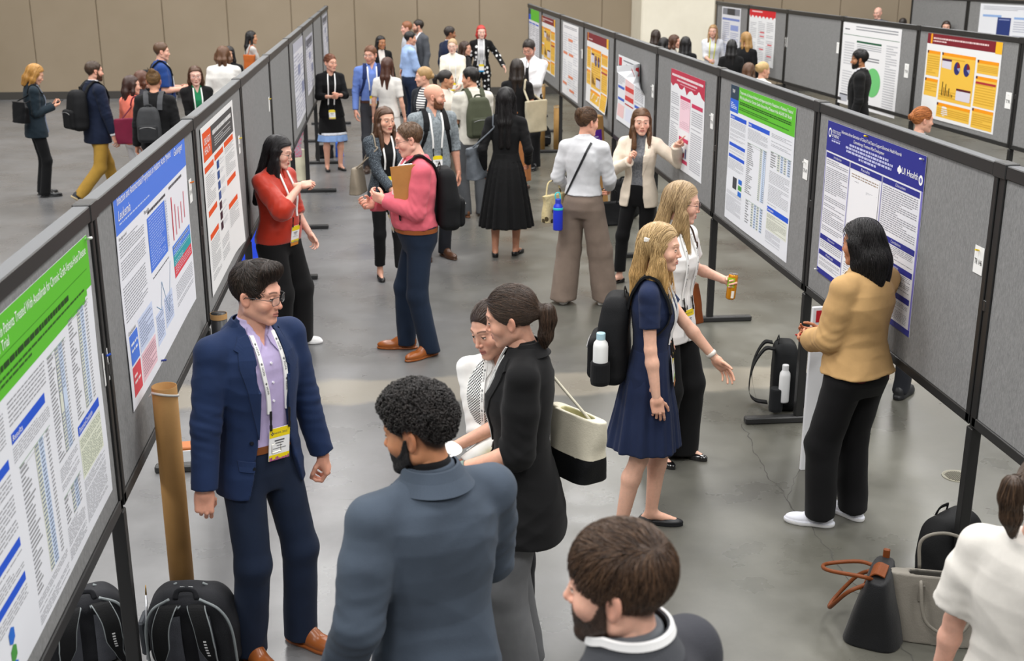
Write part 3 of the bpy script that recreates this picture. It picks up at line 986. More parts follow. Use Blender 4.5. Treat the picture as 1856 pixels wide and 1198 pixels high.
def body_sdf(P, k, p):
    s = k.s
    lg = p.get('legs') or {}; ct = .84 if (lg and 'prof' not in lg) else 1.0
    ca = {sd: .84 if any(g.get('sl' + sd, g.get('sl', 1.0)) >= .9 for g in p.get('tops', [])) else 1.0 for sd in 'RL'}
    d, q = torso_sdf(P, k, -.010, tmax=.60)
    f = k.sex == 'f'
    for sd, sg in (('R', 1), ('L', -1)):
        a = k.pel + k.M @ (np.array([sg * .040, -.012, .540]) * s)
        d = smin(d, cone(P, a, k.sh[sd], .036 * s, (.040 if f else .048) * s * k.bw), .03)
        ar = np.array((.041, .034, .0235) if f else (.050, .040, .029)) * s * (1 + (k.bw - 1) * .7)
        ar = ar * np.array([ca[sd], ca[sd], 1.0])
        el = k.el[sd]; wr = k.wr[sd]
        m = el + (wr - el) * .28
        arm = smin(cone(P, k.sh[sd], el, ar[0], ar[1] * .94), smin(cone(P, el, m, ar[1] * .92, ar[1] * 1.0), cone(P, m, wr, ar[1] * 1.0, ar[2]), .02), .016)
        d = smin(d, arm, .02)
        hp, kn, an = k.hp[sd], k.kn[sd], k.an[sd]
        lr = np.array((.082, .050, .034) if f else (.084, .054, .038)) * s * (1 + (k.bw - 1) * .6)
        lr = lr * np.array([ct, ct, min(1, ct * 1.05)])
        cf = kn + (an - kn) * .30 - np.array([math.sin(k.fy[sd]), math.cos(k.fy[sd]), 0]) * -.0 + np.array([0, -.014 * s, 0])
        leg = smin(cone(P, hp, kn, lr[0], lr[1]), smin(cone(P, kn, cf, lr[1] * .94, lr[1] * 1.04), cone(P, cf, an, lr[1] * 1.04, lr[2]), .02), .02)
        d = smin(d, leg, .02)
        yf = np.array([math.sin(k.fy[sd]), math.cos(k.fy[sd]), 0])
        toe = an + yf * .135 * s + np.array([0, 0, -.058 * s]); heel = an - yf * .035 * s + np.array([0, 0, -.050 * s])
        lowa = an - np.array([0, 0, .022 * s])
        d = smin(d, smin(cone(P, lowa, toe, .029 * s, .019 * s), cone(P, lowa, heel, .030 * s, .025 * s), .02), .015)
    d = smin(d, cone(P, k.nb - k.u * .05 * s, k.piv + (k.hc - k.piv) * .45, (.046 if f else .056) * s * (1 + (k.bw - 1) * .8), (.043 if f else .051) * s * (1 + (k.bw - 1) * .8)), .03)
    return d

def shoe_sdf(P, s, kind):
    w = {'sneaker': .050, 'dress': .045, 'flat': .040, 'heel': .038}.get(kind, .045)
    q = P / s
    if kind == 'sneaker':
        up = smin(smin(ell(q, (0, -.035, .052), (.040, .048, .055)), ell(q, (0, .035, .058), (.036, .06, .042)), .03), ell(q, (0, .118, .032), (.047, .092, .036)), .03)
        so = np.maximum(smin(ell(q, (0, -.02, .02), (.045, .075, .05)), ell(q, (0, .11, .02), (.052, .108, .05)), .04), np.abs(q[:, 2] - .014) - .016)
        d = np.minimum(up, so)
    elif kind == 'dress':
        up = smin(smin(ell(q, (0, -.030, .055), (.039, .048, .055)), ell(q, (0, .035, .060), (.038, .070, .046)), .03), ell(q, (0, .125, .032), (.044, .104, .036)), .03)
        so = np.maximum(smin(ell(q, (0, -.02, .02), (.039, .068, .05)), ell(q, (0, .12, .02), (.046, .115, .05)), .04), np.abs(q[:, 2] - .008) - .009)
        d = np.minimum(up, so)
    else:
        up = smin(ell(q, (0, -.03, .028), (.036, .048, .036)), ell(q, (0, .105, .022), (.040, .095, .026)), .04)
        hole = np.maximum(ell(q, (0, .02, .06), (.033, .085, .045)), -1)
        d = smax(up, -hole, .004)
        so = np.maximum(smin(ell(q, (0, -.03, .01), (.036, .048, .05)), ell(q, (0, .105, .01), (.040, .095, .05)), .04), np.abs(q[:, 2] - .006) - .006)
        d = np.minimum(d, so)
    return np.maximum(d, -q[:, 2] + .0005) * s
SHOES = {}
def shoe_mesh(kind, res):
    if (kind, res) not in SHOES:
        SHOES[(kind, res)] = surface(lambda P: shoe_sdf(P, 1.0, kind), (-.07, -.10, -.012), (.07, .25, .12), res)
    return SHOES[(kind, res)]

def hand_matrix(k, sd, a):
    sg = 1 if sd == 'R' else -1
    y = np.array(a.get('fdir', k.fd[sd]), float); y /= np.linalg.norm(y)
    pd = np.array(a.get('palm', (-sg, -.25, 0)), float)
    z = -pd; z = z - y * (z @ y); z /= np.linalg.norm(z) + 1e-9
    x = np.cross(y, z)
    return np.stack([x, y, z], 1)

class Person: pass
PEOPLE = []
def add_person(p):
    """one person: continuous skin body with clothing, hair and accessories as children"""
    k = skeleton(p); s = k.s
    near = p.get('near', 0)                 # 2 close-up, 1 middle, 0 far
    res = {2: .006, 1: .009, 0: .015}[near]
    o = Person(); o.k = k; o.p = p; o.near = near
    if 'foot' in p: loc = at(*p['foot'], 0.0)
    else:
        # the crown of the head sits at p['head'] in the photograph
        loc = at(*p['head'], p['H'])
    va = math.atan2(loc[0], loc[1])
    rz = -(va + math.radians(p['face']))
    if 'head' in p and 'foot' not in p:
        top = k.hc + k.HR @ np.array([0, -.02, .12]) * k.hs
        R = np.array(Matrix.Rotation(rz, 3, 'Z'))
        tl = R @ np.array([top[0], top[1], 0])
        loc = at(*p['head'], top[2]) - np.array([tl[0], tl[1], 0])
    loc[2] = 0
    # --- body: one skin mesh (torso and limbs, hands, head)
    f = lambda P: body_sdf(P, k, p)
    allp = np.array([k.pel, k.nb, k.hc] + list(k.sh.values()) + list(k.el.values()) + list(k.wr.values()) + list(k.kn.values()) + list(k.an.values()))
    lo = allp.min(0) - .24; hi = allp.max(0) + .24; lo[2] = min(lo[2], -.01)
    skin = np.array(lin(p.get('skin', '#d8a488')))
    V, Q = surface(f, lo, hi, {2: .011, 1: .014, 0: .019}[near])
    Vs, Qs, Cs = [V], [Q], [np.tile(skin, (len(V), 1))]; n = len(V)
    hres = {2: .0023, 1: .0034, 0: .0055}[near]
    if near == 1 and p.get('fine'): hres = .0022
    HV, HQ = head_mesh(k.sex, p.get('fat', 0.0), hres)
    hb = p.get('beard')
    hc = head_col(HV, skin, lin(p.get('brow', (p.get('hair') or {}).get('c', '#3a2a20'))), lin(p.get('lip', '#b06a60')), lin(hb[0]) if hb else None, hb[1] if hb else 0, lin(p['hair']['c']) if p.get('hair') and k.sex == 'm' else None)
    toL = lambda X: (X * k.hs) @ k.HR.T + k.hc
    Vs.append(toL(HV)); Qs.append(HQ + n); Cs.append(hc); n += len(HV)
    for cx in (.031, -.031):
        ev, ef, ec = eyeball(cx, lin(p.get('iris', '#4a3526')), math.radians(p.get('gaze', 0)))
        Vs.append(toL(ev)); Qs.append(ef + n); Cs.append(ec); n += len(ev)
    o.hand = {}
    for sd, sg in (('R', 1), ('L', -1)):
        a = p.get(sd, {})
        if a.get('hand') == 'none': continue
        hv, hq = hand_mesh(a.get('hand', 'relax'), {2: .0028, 1: .0045, 0: .007}[near])
        hv = hv * (.98 if k.sex == 'm' else .88) * s * A3(1.0, 1, 1)
        if sd == 'L': hv = hv * A3(-1, 1, 1); hq = hq[:, ::-1]
        M = hand_matrix(k, sd, a)
        o.hand[sd] = (M, k.wr[sd])
        Vs.append(hv @ M.T + k.wr[sd]); Qs.append(hq + n)
        hcx = np.tile(skin * np.array([1.0, .93, .90]), (len(hv), 1)); Cs.append(hcx); n += len(hv)
    body = mesh_obj('person', np.concatenate(Vs), np.concatenate(Qs), SKIN, colors=np.concatenate(Cs))
    body.location = loc; body.rotation_euler = (0, 0, rz)
    tag(body, p['label'], 'person', p.get('group'))
    o.obj = body; o.loc = loc; o.rz = rz; o.toL = toL
    # --- clothes
    o.fs = []
    if p.get('legs'):
        g = dict(p['legs']); nm = g.get('name', 'trousers')
        if 'prof' in g: fn = lambda P, g=g: skirt_sdf(P, k, g)
        else: fn = lambda P, g=g: legs_sdf(P, k, g)
        lo2 = lo.copy(); hi2 = hi.copy(); hi2[2] = k.pel[2] + .25 * s
        V, Q = surface(fn, lo2 - .1, hi2 + np.array([.1, .1, 0]), res * 1.35)
        mesh_obj(nm, V, Q, g['m'], body)
        o.legf = fn
    for g in p.get('tops', []):
        g = dict(g)
        fn = lambda P, g=g: top_sdf(P, k, g)
        lo2 = lo - .05; hi2 = hi + .05; hi2[2] = k.nb[2] + .16
        lo2[2] = min(allp[3:9, 2].min() - .15, k.pel[2] + g.get('hem', -.04) * s - .05)
        V, Q = surface(fn, lo2, hi2, g.get('res', res))
        mesh_obj(g['name'], V, Q, g['m'], body)
        o.fs.append((lambda P, g=g: top_sdf(P, k, g, False)))
        o.full = fn
    # --- shoes
    if p.get('shoe'):
        kind, m = p['shoe']
        sv, sq = shoe_mesh(kind, {2: .0045, 1: .006, 0: .010}[near])
        for sd in 'RL':
            R = np.array(Matrix.Rotation(-k.fy[sd], 3, 'Z'))
            if k.fz[sd] > .02: R = R @ np.array(Matrix.Rotation(-math.radians(p.get('toe', 40)), 3, 'X'))
            a = k.an[sd].copy()
            pos = a - R @ np.array([0, 0, .085 * s]) if k.fz[sd] > .02 else np.array([a[0], a[1], k.fz[sd]])
            v = (sv * s * (1 if k.sex == 'm' else .92) * A3(1.0, 1, 1)) @ R.T + pos
            fm = None; mm = m
            if isinstance(m, tuple):
                zc = sv[sq][:, :, 2].mean(1); fm = (zc < .024).astype(int); mm = list(m)
            mesh_obj('shoe', v, sq, mm, body, fm)
    # --- hair
    if p.get('hair'):
        h = dict(p['hair']); ns = h.get('n', {2: 1500, 1: 350, 0: 0}[near])
        if h['style'] == 'pony': h['grav'] = tuple(round(float(v), 2) for v in (k.HR.T @ np.array([0, 0, -1.0])))
        V, Q, C = hair_mesh({kk: vv for kk, vv in h.items() if kk != 'n'}, {2: .0055, 1: .0075, 0: .010}[near], ns)
        mesh_obj('hair', toL(V), Q, HAIR, body, colors=C)
    if hb and len(hb) > 2:
        beard(o, HV, HQ, hb)
    if p.get('glasses'): glasses(o, p['glasses'])
    if p.get('lanyard'): lanyard(o, p['lanyard'])
    PEOPLE.append(o)
    return o

def beard(o, HV, HQ, hb):
    """a clipped beard standing off the jaw"""
    x = np.abs(HV[:, 0]); y, z = HV[:, 1], HV[:, 2]
    top = np.interp(y, [-0.02, 0.012, 0.035, 0.055, 0.07, 0.085, 0.1], [0.0, -0.004, -0.045, -0.060, -0.055, -0.0495, -0.049])
    m = (z < top) & (y > .002) & (z > -.122) & (x < .09)
    m &= ~(((x / 0.022) ** 2 + ((z + 0.0675) / 0.0095) ** 2 < 1) & (y > .07))
    N = grad(lambda P: head_sdf(P, o.k.sex, o.p.get('fat', 0)), HV.astype(np.float32))
    keep = m[HQ].all(1)
    idx = np.unique(HQ[keep]); mp = np.full(len(HV), -1); mp[idx] = np.arange(len(idx))
    q = mp[HQ[keep]]
    cnt = np.zeros(len(idx)); 
    e = np.concatenate([q[:, [0, 1]], q[:, [1, 2]], q[:, [2, 3]], q[:, [3, 0]]]); es = np.sort(e, 1)
    _, inv, c = np.unique(es, axis=0, return_inverse=True, return_counts=True)
    bd = np.unique(es[c[inv.ravel()] == 1])
    lift = np.full(len(idx), hb[2]); lift[bd] = .0003
    rg = np.random.default_rng(4)
    V = HV[idx] + N[idx] * (lift * rg.uniform(.75, 1.2, len(idx)))[:, None]
    C = np.tile(np.array(lin(hb[0])), (len(V), 1)) * rg.uniform(.6, 1.4, len(V))[:, None]
    mesh_obj('beard', o.toL(V), q, HAIR, o.obj, colors=C)

def glasses(o, g):
    c = g if isinstance(g, str) else g[0]
    rnd = not isinstance(g, str) and g[1] == 'round'
    mb = MB(); lens = MB()
    for sg in (1, -1):
        pts = []
        for t in np.linspace(0, 2 * math.pi, 28, endpoint=False):
            e = 1.0 if rnd else .62
            cx = math.copysign(abs(math.cos(t)) ** e, math.cos(t)); sy = math.copysign(abs(math.sin(t)) ** e, math.sin(t))
            x = sg * .0335 + cx * .0245; z = -.004 + sy * (.0215 if rnd else .0165)
            pts.append((x, .1000 - (x * 4.2) ** 2 * .16 + (0.001 if sy < 0 else 0), z))
        mb.tube(o.toL(np.array(pts)), .0013, 0, 6, closed=True)
        L = np.array(pts); lens.add(o.toL(np.vstack([L, L.mean(0)])), [(i, (i + 1) % 28, 28) for i in range(28)])
        q = np.array([(sg * .0575, .090, .004), (sg * .072, .076, .005), (sg * .080, .02, .004), (sg * .083, -.012, .002), (sg * .082, -.03, -.018)])
        mb.tube(o.toL(q), .0016, 0, 6)
    mb.tube(o.toL(np.array([(-.010, .1015, .0), (0, .104, .003), (.010, .1015, .0)])), .0014, 0, 6)
    fr = mb.build('glasses', plain(c, .3), o.obj, smooth=True)
    if 'lens' not in MATS:
        m, nt, b = newmat('lens_glass')
        b.inputs['Base Color'].default_value = (1, 1, 1, 1); b.inputs['Roughness'].default_value = .02
        b.inputs['Alpha'].default_value = .10
        MATS['lens'] = m
    if o.near >= 1: lens.build('lens', MATS['lens'], fr)

# ------------------------------------------------------------------ things laid onto clothing
def surf_y(o, X, T, side=1, fs=None):
    """distance along the torso's forward axis at which the clothes are met"""
    k = o.k; X = np.asarray(X, float) * k.s; T = np.asarray(T, float) * k.s
    fs = fs or o.fs
    ys = np.linspace(.42, -.12, 136) * side
    P = np.stack([np.repeat(X, len(ys)), np.tile(ys, len(X)), np.repeat(T, len(ys))], 1)
    W = (P @ k.M.T + k.pel).astype(np.float32)
    d = fs[0](W)
    for f in fs[1:]: d = np.minimum(d, f(W))
    if side < 0 or True:
        d = d.reshape(len(X), len(ys))
    ins = d < 0
    i = np.where(ins.any(1), ins.argmax(1), 100)
    i = np.clip(i, 1, len(ys) - 1)
    d0 = d[np.arange(len(X)), i - 1]; d1 = d[np.arange(len(X)), i]
    t = np.clip(d0 / (d0 - d1 + 1e-9), 0, 1)
    return ys[i - 1] + (ys[i] - ys[i - 1]) * t

def loc3(o, x, y, t):
    k = o.k
    return np.stack([np.asarray(x) * k.s, np.asarray(y), np.asarray(t) * k.s], -1) @ k.M.T + k.pel

def strip(o, name, A, B, mat, parent, off=.004, thick=.003, side=1, nu=24, nv=4, fs=None, smoothit=True, hang=False):
    """a band of cloth between two edge polylines A,B given as (x,t) on the torso front (or back)"""
    A = bez(np.array(A, float), nu); B = bez(np.array(B, float), nu)
    n = min(len(A), len(B)); A = A[:n]; B = B[:n]
    u = np.linspace(0, 1, nv)[None, :, None]
    G = A[:, None] * (1 - u) + B[:, None] * u
    y = surf_y(o, G[..., 0].ravel(), G[..., 1].ravel(), side, fs).reshape(n, nv)
    if hang:                                # a taut band: it bridges the hollows and lies level across
        y[:] = y.max(1)[:, None]
        for _ in range(12): y[1:-1] = np.maximum(y[1:-1], (y[:-2] + y[2:]) * .5)
        for _ in range(3): y[1:-1] = y[1:-1] * .5 + (y[:-2] + y[2:]) * .25
        y += .002
    elif smoothit:
        for _ in range(2):
            y[1:-1] = np.maximum(y[1:-1] * side, ((y[:-2] + y[2:]) * .5) * side) * side
    top = loc3(o, G[..., 0], y + side * (off + thick), G[..., 1])
    bot = loc3(o, G[..., 0], y + side * (off - .006), G[..., 1])
    V = np.concatenate([top.reshape(-1, 3), bot.reshape(-1, 3)]); m = n * nv
    F = []
    for i in range(n - 1):
        for j in range(nv - 1):
            a, b, c, d = i * nv + j, i * nv + j + 1, (i + 1) * nv + j + 1, (i + 1) * nv + j
            F.append((a, b, c, d)); F.append((m + d, m + c, m + b, m + a))
    ring = [i * nv for i in range(n)] + [(n - 1) * nv + j for j in range(1, nv)] + [i * nv + nv - 1 for i in range(n - 2, -1, -1)] + [j for j in range(nv - 2, 0, -1)]
    for a, b in zip(ring, ring[1:] + ring[:1]): F.append((a, m + a, m + b, b))
    if name is None: return V, F
    return mesh_obj(name, V, F, mat, parent, smooth=False)

def flat_text(txt, size=1.0, shear=0.0):
    key = ('txt', txt, shear)
    if key not in MATS:
        c = bpy.data.curves.new('t', 'FONT'); c.body = txt; c.size = 1.0; c.shear = shear; c.resolution_u = 2
        ob = bpy.data.objects.new('t', c); col.objects.link(ob)
        bpy.context.view_layer.update()
        me = bpy.data.meshes.new_from_object(ob.evaluated_get(bpy.context.evaluated_depsgraph_get()))
        V = np.array([v.co[:] for v in me.vertices]); F = [tuple(q.vertices) for q in me.polygons]
        bpy.data.objects.remove(ob); bpy.data.meshes.remove(me); bpy.data.curves.remove(c)
        lo = V.min(0); V = V - lo; V[:, 2] = 0
        MATS[key] = (V, F)
    return MATS[key]

def lanyard(o, g):
    """neck strap with two clips and a name badge"""
    bx, bt = g.get('x', 0.0), g.get('t', .16)
    c = g.get('c', '#eeeeec'); nk = .062 if o.k.sex == 'm' else .052
    w = .0085; hb = .045
    white = plain(c, .6); blk = plain('#151515', .4)
    Vs, Fs, n, bands = [], [], 0, []
    for sg in (1, -1):
        xe = bx + sg * hb
        nk = g.get('nk', nk)
        P = [(sg * nk, .555), (sg * nk * .55 + xe * .45 + sg * .006, .42), (xe * .85 + sg * nk * .15, bt + .15), (xe, bt + .07)]
        V, F = strip(o, None, [(x - w, t) for x, t in P], [(x + w, t) for x, t in P], None, None, off=.005, thick=.002, nv=3, fs=o.fs[:g['fs']] if g.get('fs') else None, hang=True)
        Vs.append(V); Fs += [[i + n for i in f] for f in F]; n += len(V); bands.append(V[:len(V) // 2].reshape(-1, 3, 3))
    root = mesh_obj('lanyard', np.concatenate(Vs), Fs, white, o.obj, smooth=False)
    if g.get('text', o.near >= 2):          # the printed strap
        T_, TF = flat_text('HOPA'); pr = MB(); fwd = k0.f if (k0 := o.k) else None
        for C in bands:
            c = C[:, 1]; al = np.concatenate([[0], np.cumsum(np.linalg.norm(np.diff(c, axis=0), axis=1))]); sdv = C[:, 2] - C[:, 0]
            t = np.gradient(c, axis=0); t /= np.linalg.norm(t, axis=1)[:, None]
            if (np.cross(t[5], sdv[5]) @ fwd) < 0: sdv = -sdv
            L = al[-1]; w_ = .036
            for s0 in np.arange(.05, L - .06, .085):
                u = s0 + T_[:, 0] / T_[:, 0].max() * w_; h_ = (T_[:, 1] / T_[:, 1].max() - .5) * .55
                P_c = np.stack([np.interp(u, al, c[:, q]) for q in range(3)], 1); S_c = np.stack([np.interp(u, al, sdv[:, q]) for q in range(3)], 1)
                pr.add(P_c + S_c * h_[:, None] + fwd * .0012, TF)
                for du, dv in ((-.013, .14), (-.013, -.14), (-.0165, 0), (-.0095, 0)):
                    p_ = np.array([np.interp(s0 + du, al, c[:, q]) for q in range(3)]); s_ = np.array([np.interp(s0 + du, al, sdv[:, q]) for q in range(3)]); tt = t[min(len(t) - 1, int(np.searchsorted(al, s0)))] * .0019
                    pr.add([p_ + s_ * (dv - .1) - tt + fwd * .0012, p_ + s_ * (dv - .1) + tt + fwd * .0012, p_ + s_ * (dv + .1) + tt + fwd * .0012, p_ + s_ * (dv + .1) - tt + fwd * .0012], [(0, 1, 2, 3)])
        if pr.V: pr.build('lettering', plain('#3c3d42', .5), root)
    X = np.array([bx - .05, bx + .05, bx - .05, bx + .05, bx, bx]); T = np.array([bt, bt, bt - .14, bt - .14, bt, bt - .14])
    y = surf_y(o, X, T, 1, (o.fs[:g['fs']] if g.get('fs') else o.fs) + ([o.legf] if hasattr(o, 'legf') else []))
    yt = max(y[[0, 1, 4]]); yb = max(y[[2, 3, 5]]); yb = max(yb, yt - .03)
    mb = MB()
    cols = ['#f2f2f2', '#f2d81e', '#b9b9bd', '#a23c94', '#8cc63f', '#55565a', g.get('band', '#f2d81e'), '#d7862a']
    ms = [plain(q, .35) for q in cols]
    tilt = g.get('tilt', 0.0); ct, st = math.cos(tilt), math.sin(tilt)
    def at_(u, v, z=0):            # badge plane: u -.05...05, v 0...-.14
        u = -u; x = bx + (u * ct - v * st) ; t = bt + (u * st + v * ct)
        yy = yt + (yb - yt) * (-v / .14) + .012 + z
        return loc3(o, x, yy, t)
    def quad(u0, v0, u1, v1, mi, z):
        mb.add([at_(u0, v1, z), at_(u1, v1, z), at_(u1, v0, z), at_(u0, v0, z)], [(0, 1, 2, 3)], mi)
    front = [at_(u, v, 0) for u, v in ((-.05, 0), (.05, 0), (.05, -.14), (-.05, -.14))]
    back = [at_(u, v, -.004) for u, v in ((-.05, 0), (.05, 0), (.05, -.14), (-.05, -.14))]
    mb.add(front + back, [(3, 2, 1, 0), (4, 5, 6, 7), (0, 1, 5, 4), (1, 2, 6, 5), (2, 3, 7, 6), (3, 0, 4, 7)], 0)
    quad(-.05, 0, .05, -.040, 1, .0006)
    quad(-.05, -.115, .05, -.14, 6, .0006)
    if o.near >= 1:
        for i, (a, b) in enumerate(((.024, .006), (.020, .004), (.013, .003), (.032, .0025))):
            v = -.052 - i * .012
            quad(-a, v, a, v - b, 5, .0008)
        r = random.Random(int(o.loc[1] * 100))
        x = -.048
        while x < .046:
            hgt = r.uniform(.004, .016); quad(x, -.14 + hgt, x + .006, -.14, r.choice([3, 3, 4]), .001); x += .0075
        if g.get('text', o.near >= 2):
            V, F = flat_text('HOPA 2025')
            sc = .062 / V[:, 0].max()
            mb.add([at_(-.026 + v[0] * sc, -.026 + v[1] * sc, .0012) for v in V], F, 5)
            for (u, v) in ((-.036, -.017), (-.036, -.027), (-.041, -.022), (-.031, -.022)):
                quad(u - .0028, v + .0028, u + .0028, v - .0028, 5, .0012)
    if g.get('tag'):
        quad(-.05, -.14, .05, -.165, 7, .0); 
    mb.build('badge', ms, root)
    cl = MB()
    for sg in (1, -1):
        a = at_(sg * hb, .078, -.002); b = at_(sg * hb, .004, .003)
        cl.tube([a, a * .5 + b * .5], .0055, 0, 6); cl.tube([a * .5 + b * .5, b], .0042, 0, 6); cl.tube([b + (a - b) * .2, b - (a - b) * .12], .0062, 0, 6)
    cl.build('clip', blk, root)
# ------------------------------------------------------------------ the hall
def floor_material():
    m, nt, b = newmat('polished_concrete')
    N, Lk = nt.nodes, nt.links
    tc = N.new('ShaderNodeTexCoord')
    sep = N.new('ShaderNodeSeparateXYZ'); Lk.new(tc.outputs['Object'], sep.inputs[0])
    base = ramp(nt, noise(nt, .55, 6, rough=.62), [(.30, lin('#5a5a5b')), (.5, lin('#69696a')), (.72, lin('#78787a'))])
    olive = ramp(nt, noise(nt, .8, 6, rough=.65), [(.30, lin('#484740')), (.5, lin('#57564d')), (.72, lin('#6b6a61'))])
    mx = N.new('ShaderNodeMix'); mx.data_type = 'RGBA'        # cool grey on one side blends into darker olive on the other, noisy edge
    pn = N.new('ShaderNodeMath'); pn.operation = 'MULTIPLY_ADD'; Lk.new(noise(nt, .45, 4), pn.inputs[0]); pn.inputs[1].default_value = 3.2; Lk.new(sep.outputs['X'], pn.inputs[2])
    mr = N.new('ShaderNodeMapRange'); mr.interpolation_type = 'SMOOTHSTEP'; Lk.new(pn.outputs[0], mr.inputs[0]); mr.inputs[1].default_value = 1.2; mr.inputs[2].default_value = 3.4; mr.inputs[3].default_value = 0; mr.inputs[4].default_value = .9
    Lk.new(mr.outputs[0], mx.inputs[0]); Lk.new(base, mx.inputs[6]); Lk.new(olive, mx.inputs[7])
    out = mx.outputs[2]
    sp = ramp(nt, noise(nt, 7, 6, rough=.7), [(.2, (.90,) * 3), (.8, (1.08,) * 3)])
    m2 = N.new('ShaderNodeMix'); m2.data_type = 'RGBA'; m2.blend_type = 'MULTIPLY'; m2.inputs[0].default_value = 1
    Lk.new(out, m2.inputs[6]); Lk.new(sp, m2.inputs[7]); out = m2.outputs[2]
    # the paler filled strip that crosses the hall
    nz = noise(nt, 3.5, 5)
    ad = N.new('ShaderNodeMath'); ad.operation = 'MULTIPLY_ADD'; Lk.new(nz, ad.inputs[0]); ad.inputs[1].default_value = .22; Lk.new(sep.outputs['Y'], ad.inputs[2])
    sb = N.new('ShaderNodeMath'); sb.operation = 'SUBTRACT'; Lk.new(ad.outputs[0], sb.inputs[0]); sb.inputs[1].default_value = 8.15
    ab = N.new('ShaderNodeMath'); ab.operation = 'ABSOLUTE'; Lk.new(sb.outputs[0], ab.inputs[0])
    st = ramp(nt, ab.outputs[0], [(.20, (.62,) * 3), (.27, (0, 0, 0))])
    m3 = N.new('ShaderNodeMix'); m3.data_type = 'RGBA'; Lk.new(st, m3.inputs[0]); Lk.new(out, m3.inputs[6]); m3.inputs[7].default_value = (*lin('#8d8678'), 1)
    Lk.new(m3.outputs[2], b.inputs['Base Color'])
    rr = ramp(nt, noise(nt, 1.6, 5), [(.3, (.22,) * 3), (.7, (.40,) * 3)])
    Lk.new(rr, b.inputs['Roughness'])
    b.inputs['Specular IOR Level'].default_value = .55
    bump(nt, b, noise(nt, 4, 2), .03, .01)
    return m

def wall_material():
    m, nt, b = newmat('painted_panel_wall')
    o = ramp(nt, noise(nt, .5, 4), [(.3, lin('#867863')), (.7, lin('#928470'))])
    nt.links.new(o, b.inputs['Base Color'])
    b.inputs['Roughness'].default_value = .6
    bump(nt, b, noise(nt, 30, 3), .05, .01)
    return m

FLOOR = floor_material(); WALL = wall_material()
g = MB(); g.box((-22, -6, -.2), (26, 27.4, 0))
tag(g.build('floor', FLOOR), kind='structure')
WY = 27.0
g = MB(); seam = MB()
g.box((-22, WY + .03, 0), (26, WY + .3, 9.6))
xs = [-22] + [-8.9 + 1.36 * i for i in range(-6, 26)]
for a, b in zip(xs[:-1], xs[1:]): g.box((a + .006, WY, .0), (b - .006, WY + .05, 3.2), 0, .012); g.box((a + .006, WY - .01, 3.21), (b - .006, WY + .05, 9.6), 0, .012)
tag(g.build('wall_back', [WALL]), kind='structure')
g = MB(); g.box((-22, WY - .025, 0), (26, WY, .16), 0, .004)
tag(g.build('baseboard_back', plain('#3a3733', .6)), kind='structure')
g = MB(); g.box((5.35, WY - 1.15, 0), (6.95, WY - .03, 9.6), 0, .03)
g.box((5.30, WY - 1.20, 0), (7.0, WY - .03, .22), 0, .02)
def cream():
    m, nt, b = newmat('cream_paint')
    nt.links.new(ramp(nt, noise(nt, 1.2, 4), [(.3, lin('#d9d2c0')), (.7, lin('#e6e0cf'))]), b.inputs['Base Color'])
    b.inputs['Roughness'].default_value = .6
    return m
tag(g.build('trim_1', cream()), kind='structure')
# cracks in the slab
g = MB(); rg = random.Random(3)
def crack(pts, w=.006):
    P = [at(*p)[:2] for p in pts]; Q = []
    for a, b in zip(P[:-1], P[1:]):
        n = max(2, int(np.linalg.norm(b - a) / .05))
        for i in range(n): Q.append(a + (b - a) * i / n + np.array([rg.gauss(0, .010), rg.gauss(0, .010)]))
    Q.append(P[-1])
    for a, b in zip(Q[:-1], Q[1:]):
        d = (b - a) / (np.linalg.norm(b - a) + 1e-9); nn = np.array([-d[1], d[0]]) * w * rg.uniform(.3, .8)
        g.add([(*(a - nn), .0012), (*(b - nn), .0012), (*(b + nn), .0012), (*(a + nn), .0012)], [(0, 1, 2, 3)])
crack([(1345, 770), (1385, 850), (1428, 905), (1490, 985), (1545, 1060), (1600, 1120), (1655, 1198)])
crack([(1428, 905), (1440, 870), (1452, 850)], .003)
crack([(610, 905), (800, 905), (1030, 900)], .002)
tag(g.build('trim_2', plain('#4b4a45', .9)), kind='structure')
g = MB()
g.lathe([(.0, .001), (.075, .001), (.080, .004), (.088, .004), (.090, .0)], 0, 40)
for i in range(-5, 6):
    h = math.sqrt(max(.068 ** 2 - (i * .012) ** 2, 0)); g.box((i * .012 - .0035, -h, .001), (i * .012 + .0035, h, .0045), 1)
dr = g.build('floor_drain', [plain('#8d8a7b', .45, .4), plain('#6a675a', .5, .3)], smooth=False, loc=(3.28, 6.22, 0))
tag(dr, 'round metal drain cover set flush in the concrete floor', 'drain cover')

# ------------------------------------------------------------------ poster boards
def board_fabric():
    m, nt, b = newmat('board_cloth')
    n1 = noise(nt, 1, 3, stretch=(260, 260, 45), rough=.7)
    o = ramp(nt, n1, [(.25, lin('#6e6e6e')), (.5, lin('#848484')), (.78, lin('#9b9b9a'))])
    nt.links.new(o, b.inputs['Base Color']); b.inputs['Roughness'].default_value = .95
    b.inputs['Specular IOR Level'].default_value = .15
    bump(nt, b, n1, .25, .003)
    return m
CLOTH = board_fabric()
RAIL = plain('#262626', .45); POST = plain('#1d1d1d', .45); RAILTOP = plain('#55575a', .55)
ROWS = {'L': dict(o=(-1.112, 0), d=(0, 1), face=1), 'R': dict(o=(2.622, 0), d=(0, 1), face=-1)}
_a = np.array([6.90, 12.35]); _b = np.array([6.46, 23.87]); _d = (_b - _a) / np.linalg.norm(_b - _a)
ROWS['S'] = dict(o=tuple(_a - _d * _a[1] / _d[1]), d=tuple(_d), face=-1)
ROWS['T'] = dict(o=(11.70 + .25 * 22.5, 0), d=(-.25 / math.hypot(.25, 1), 1 / math.hypot(.25, 1)), face=-1)
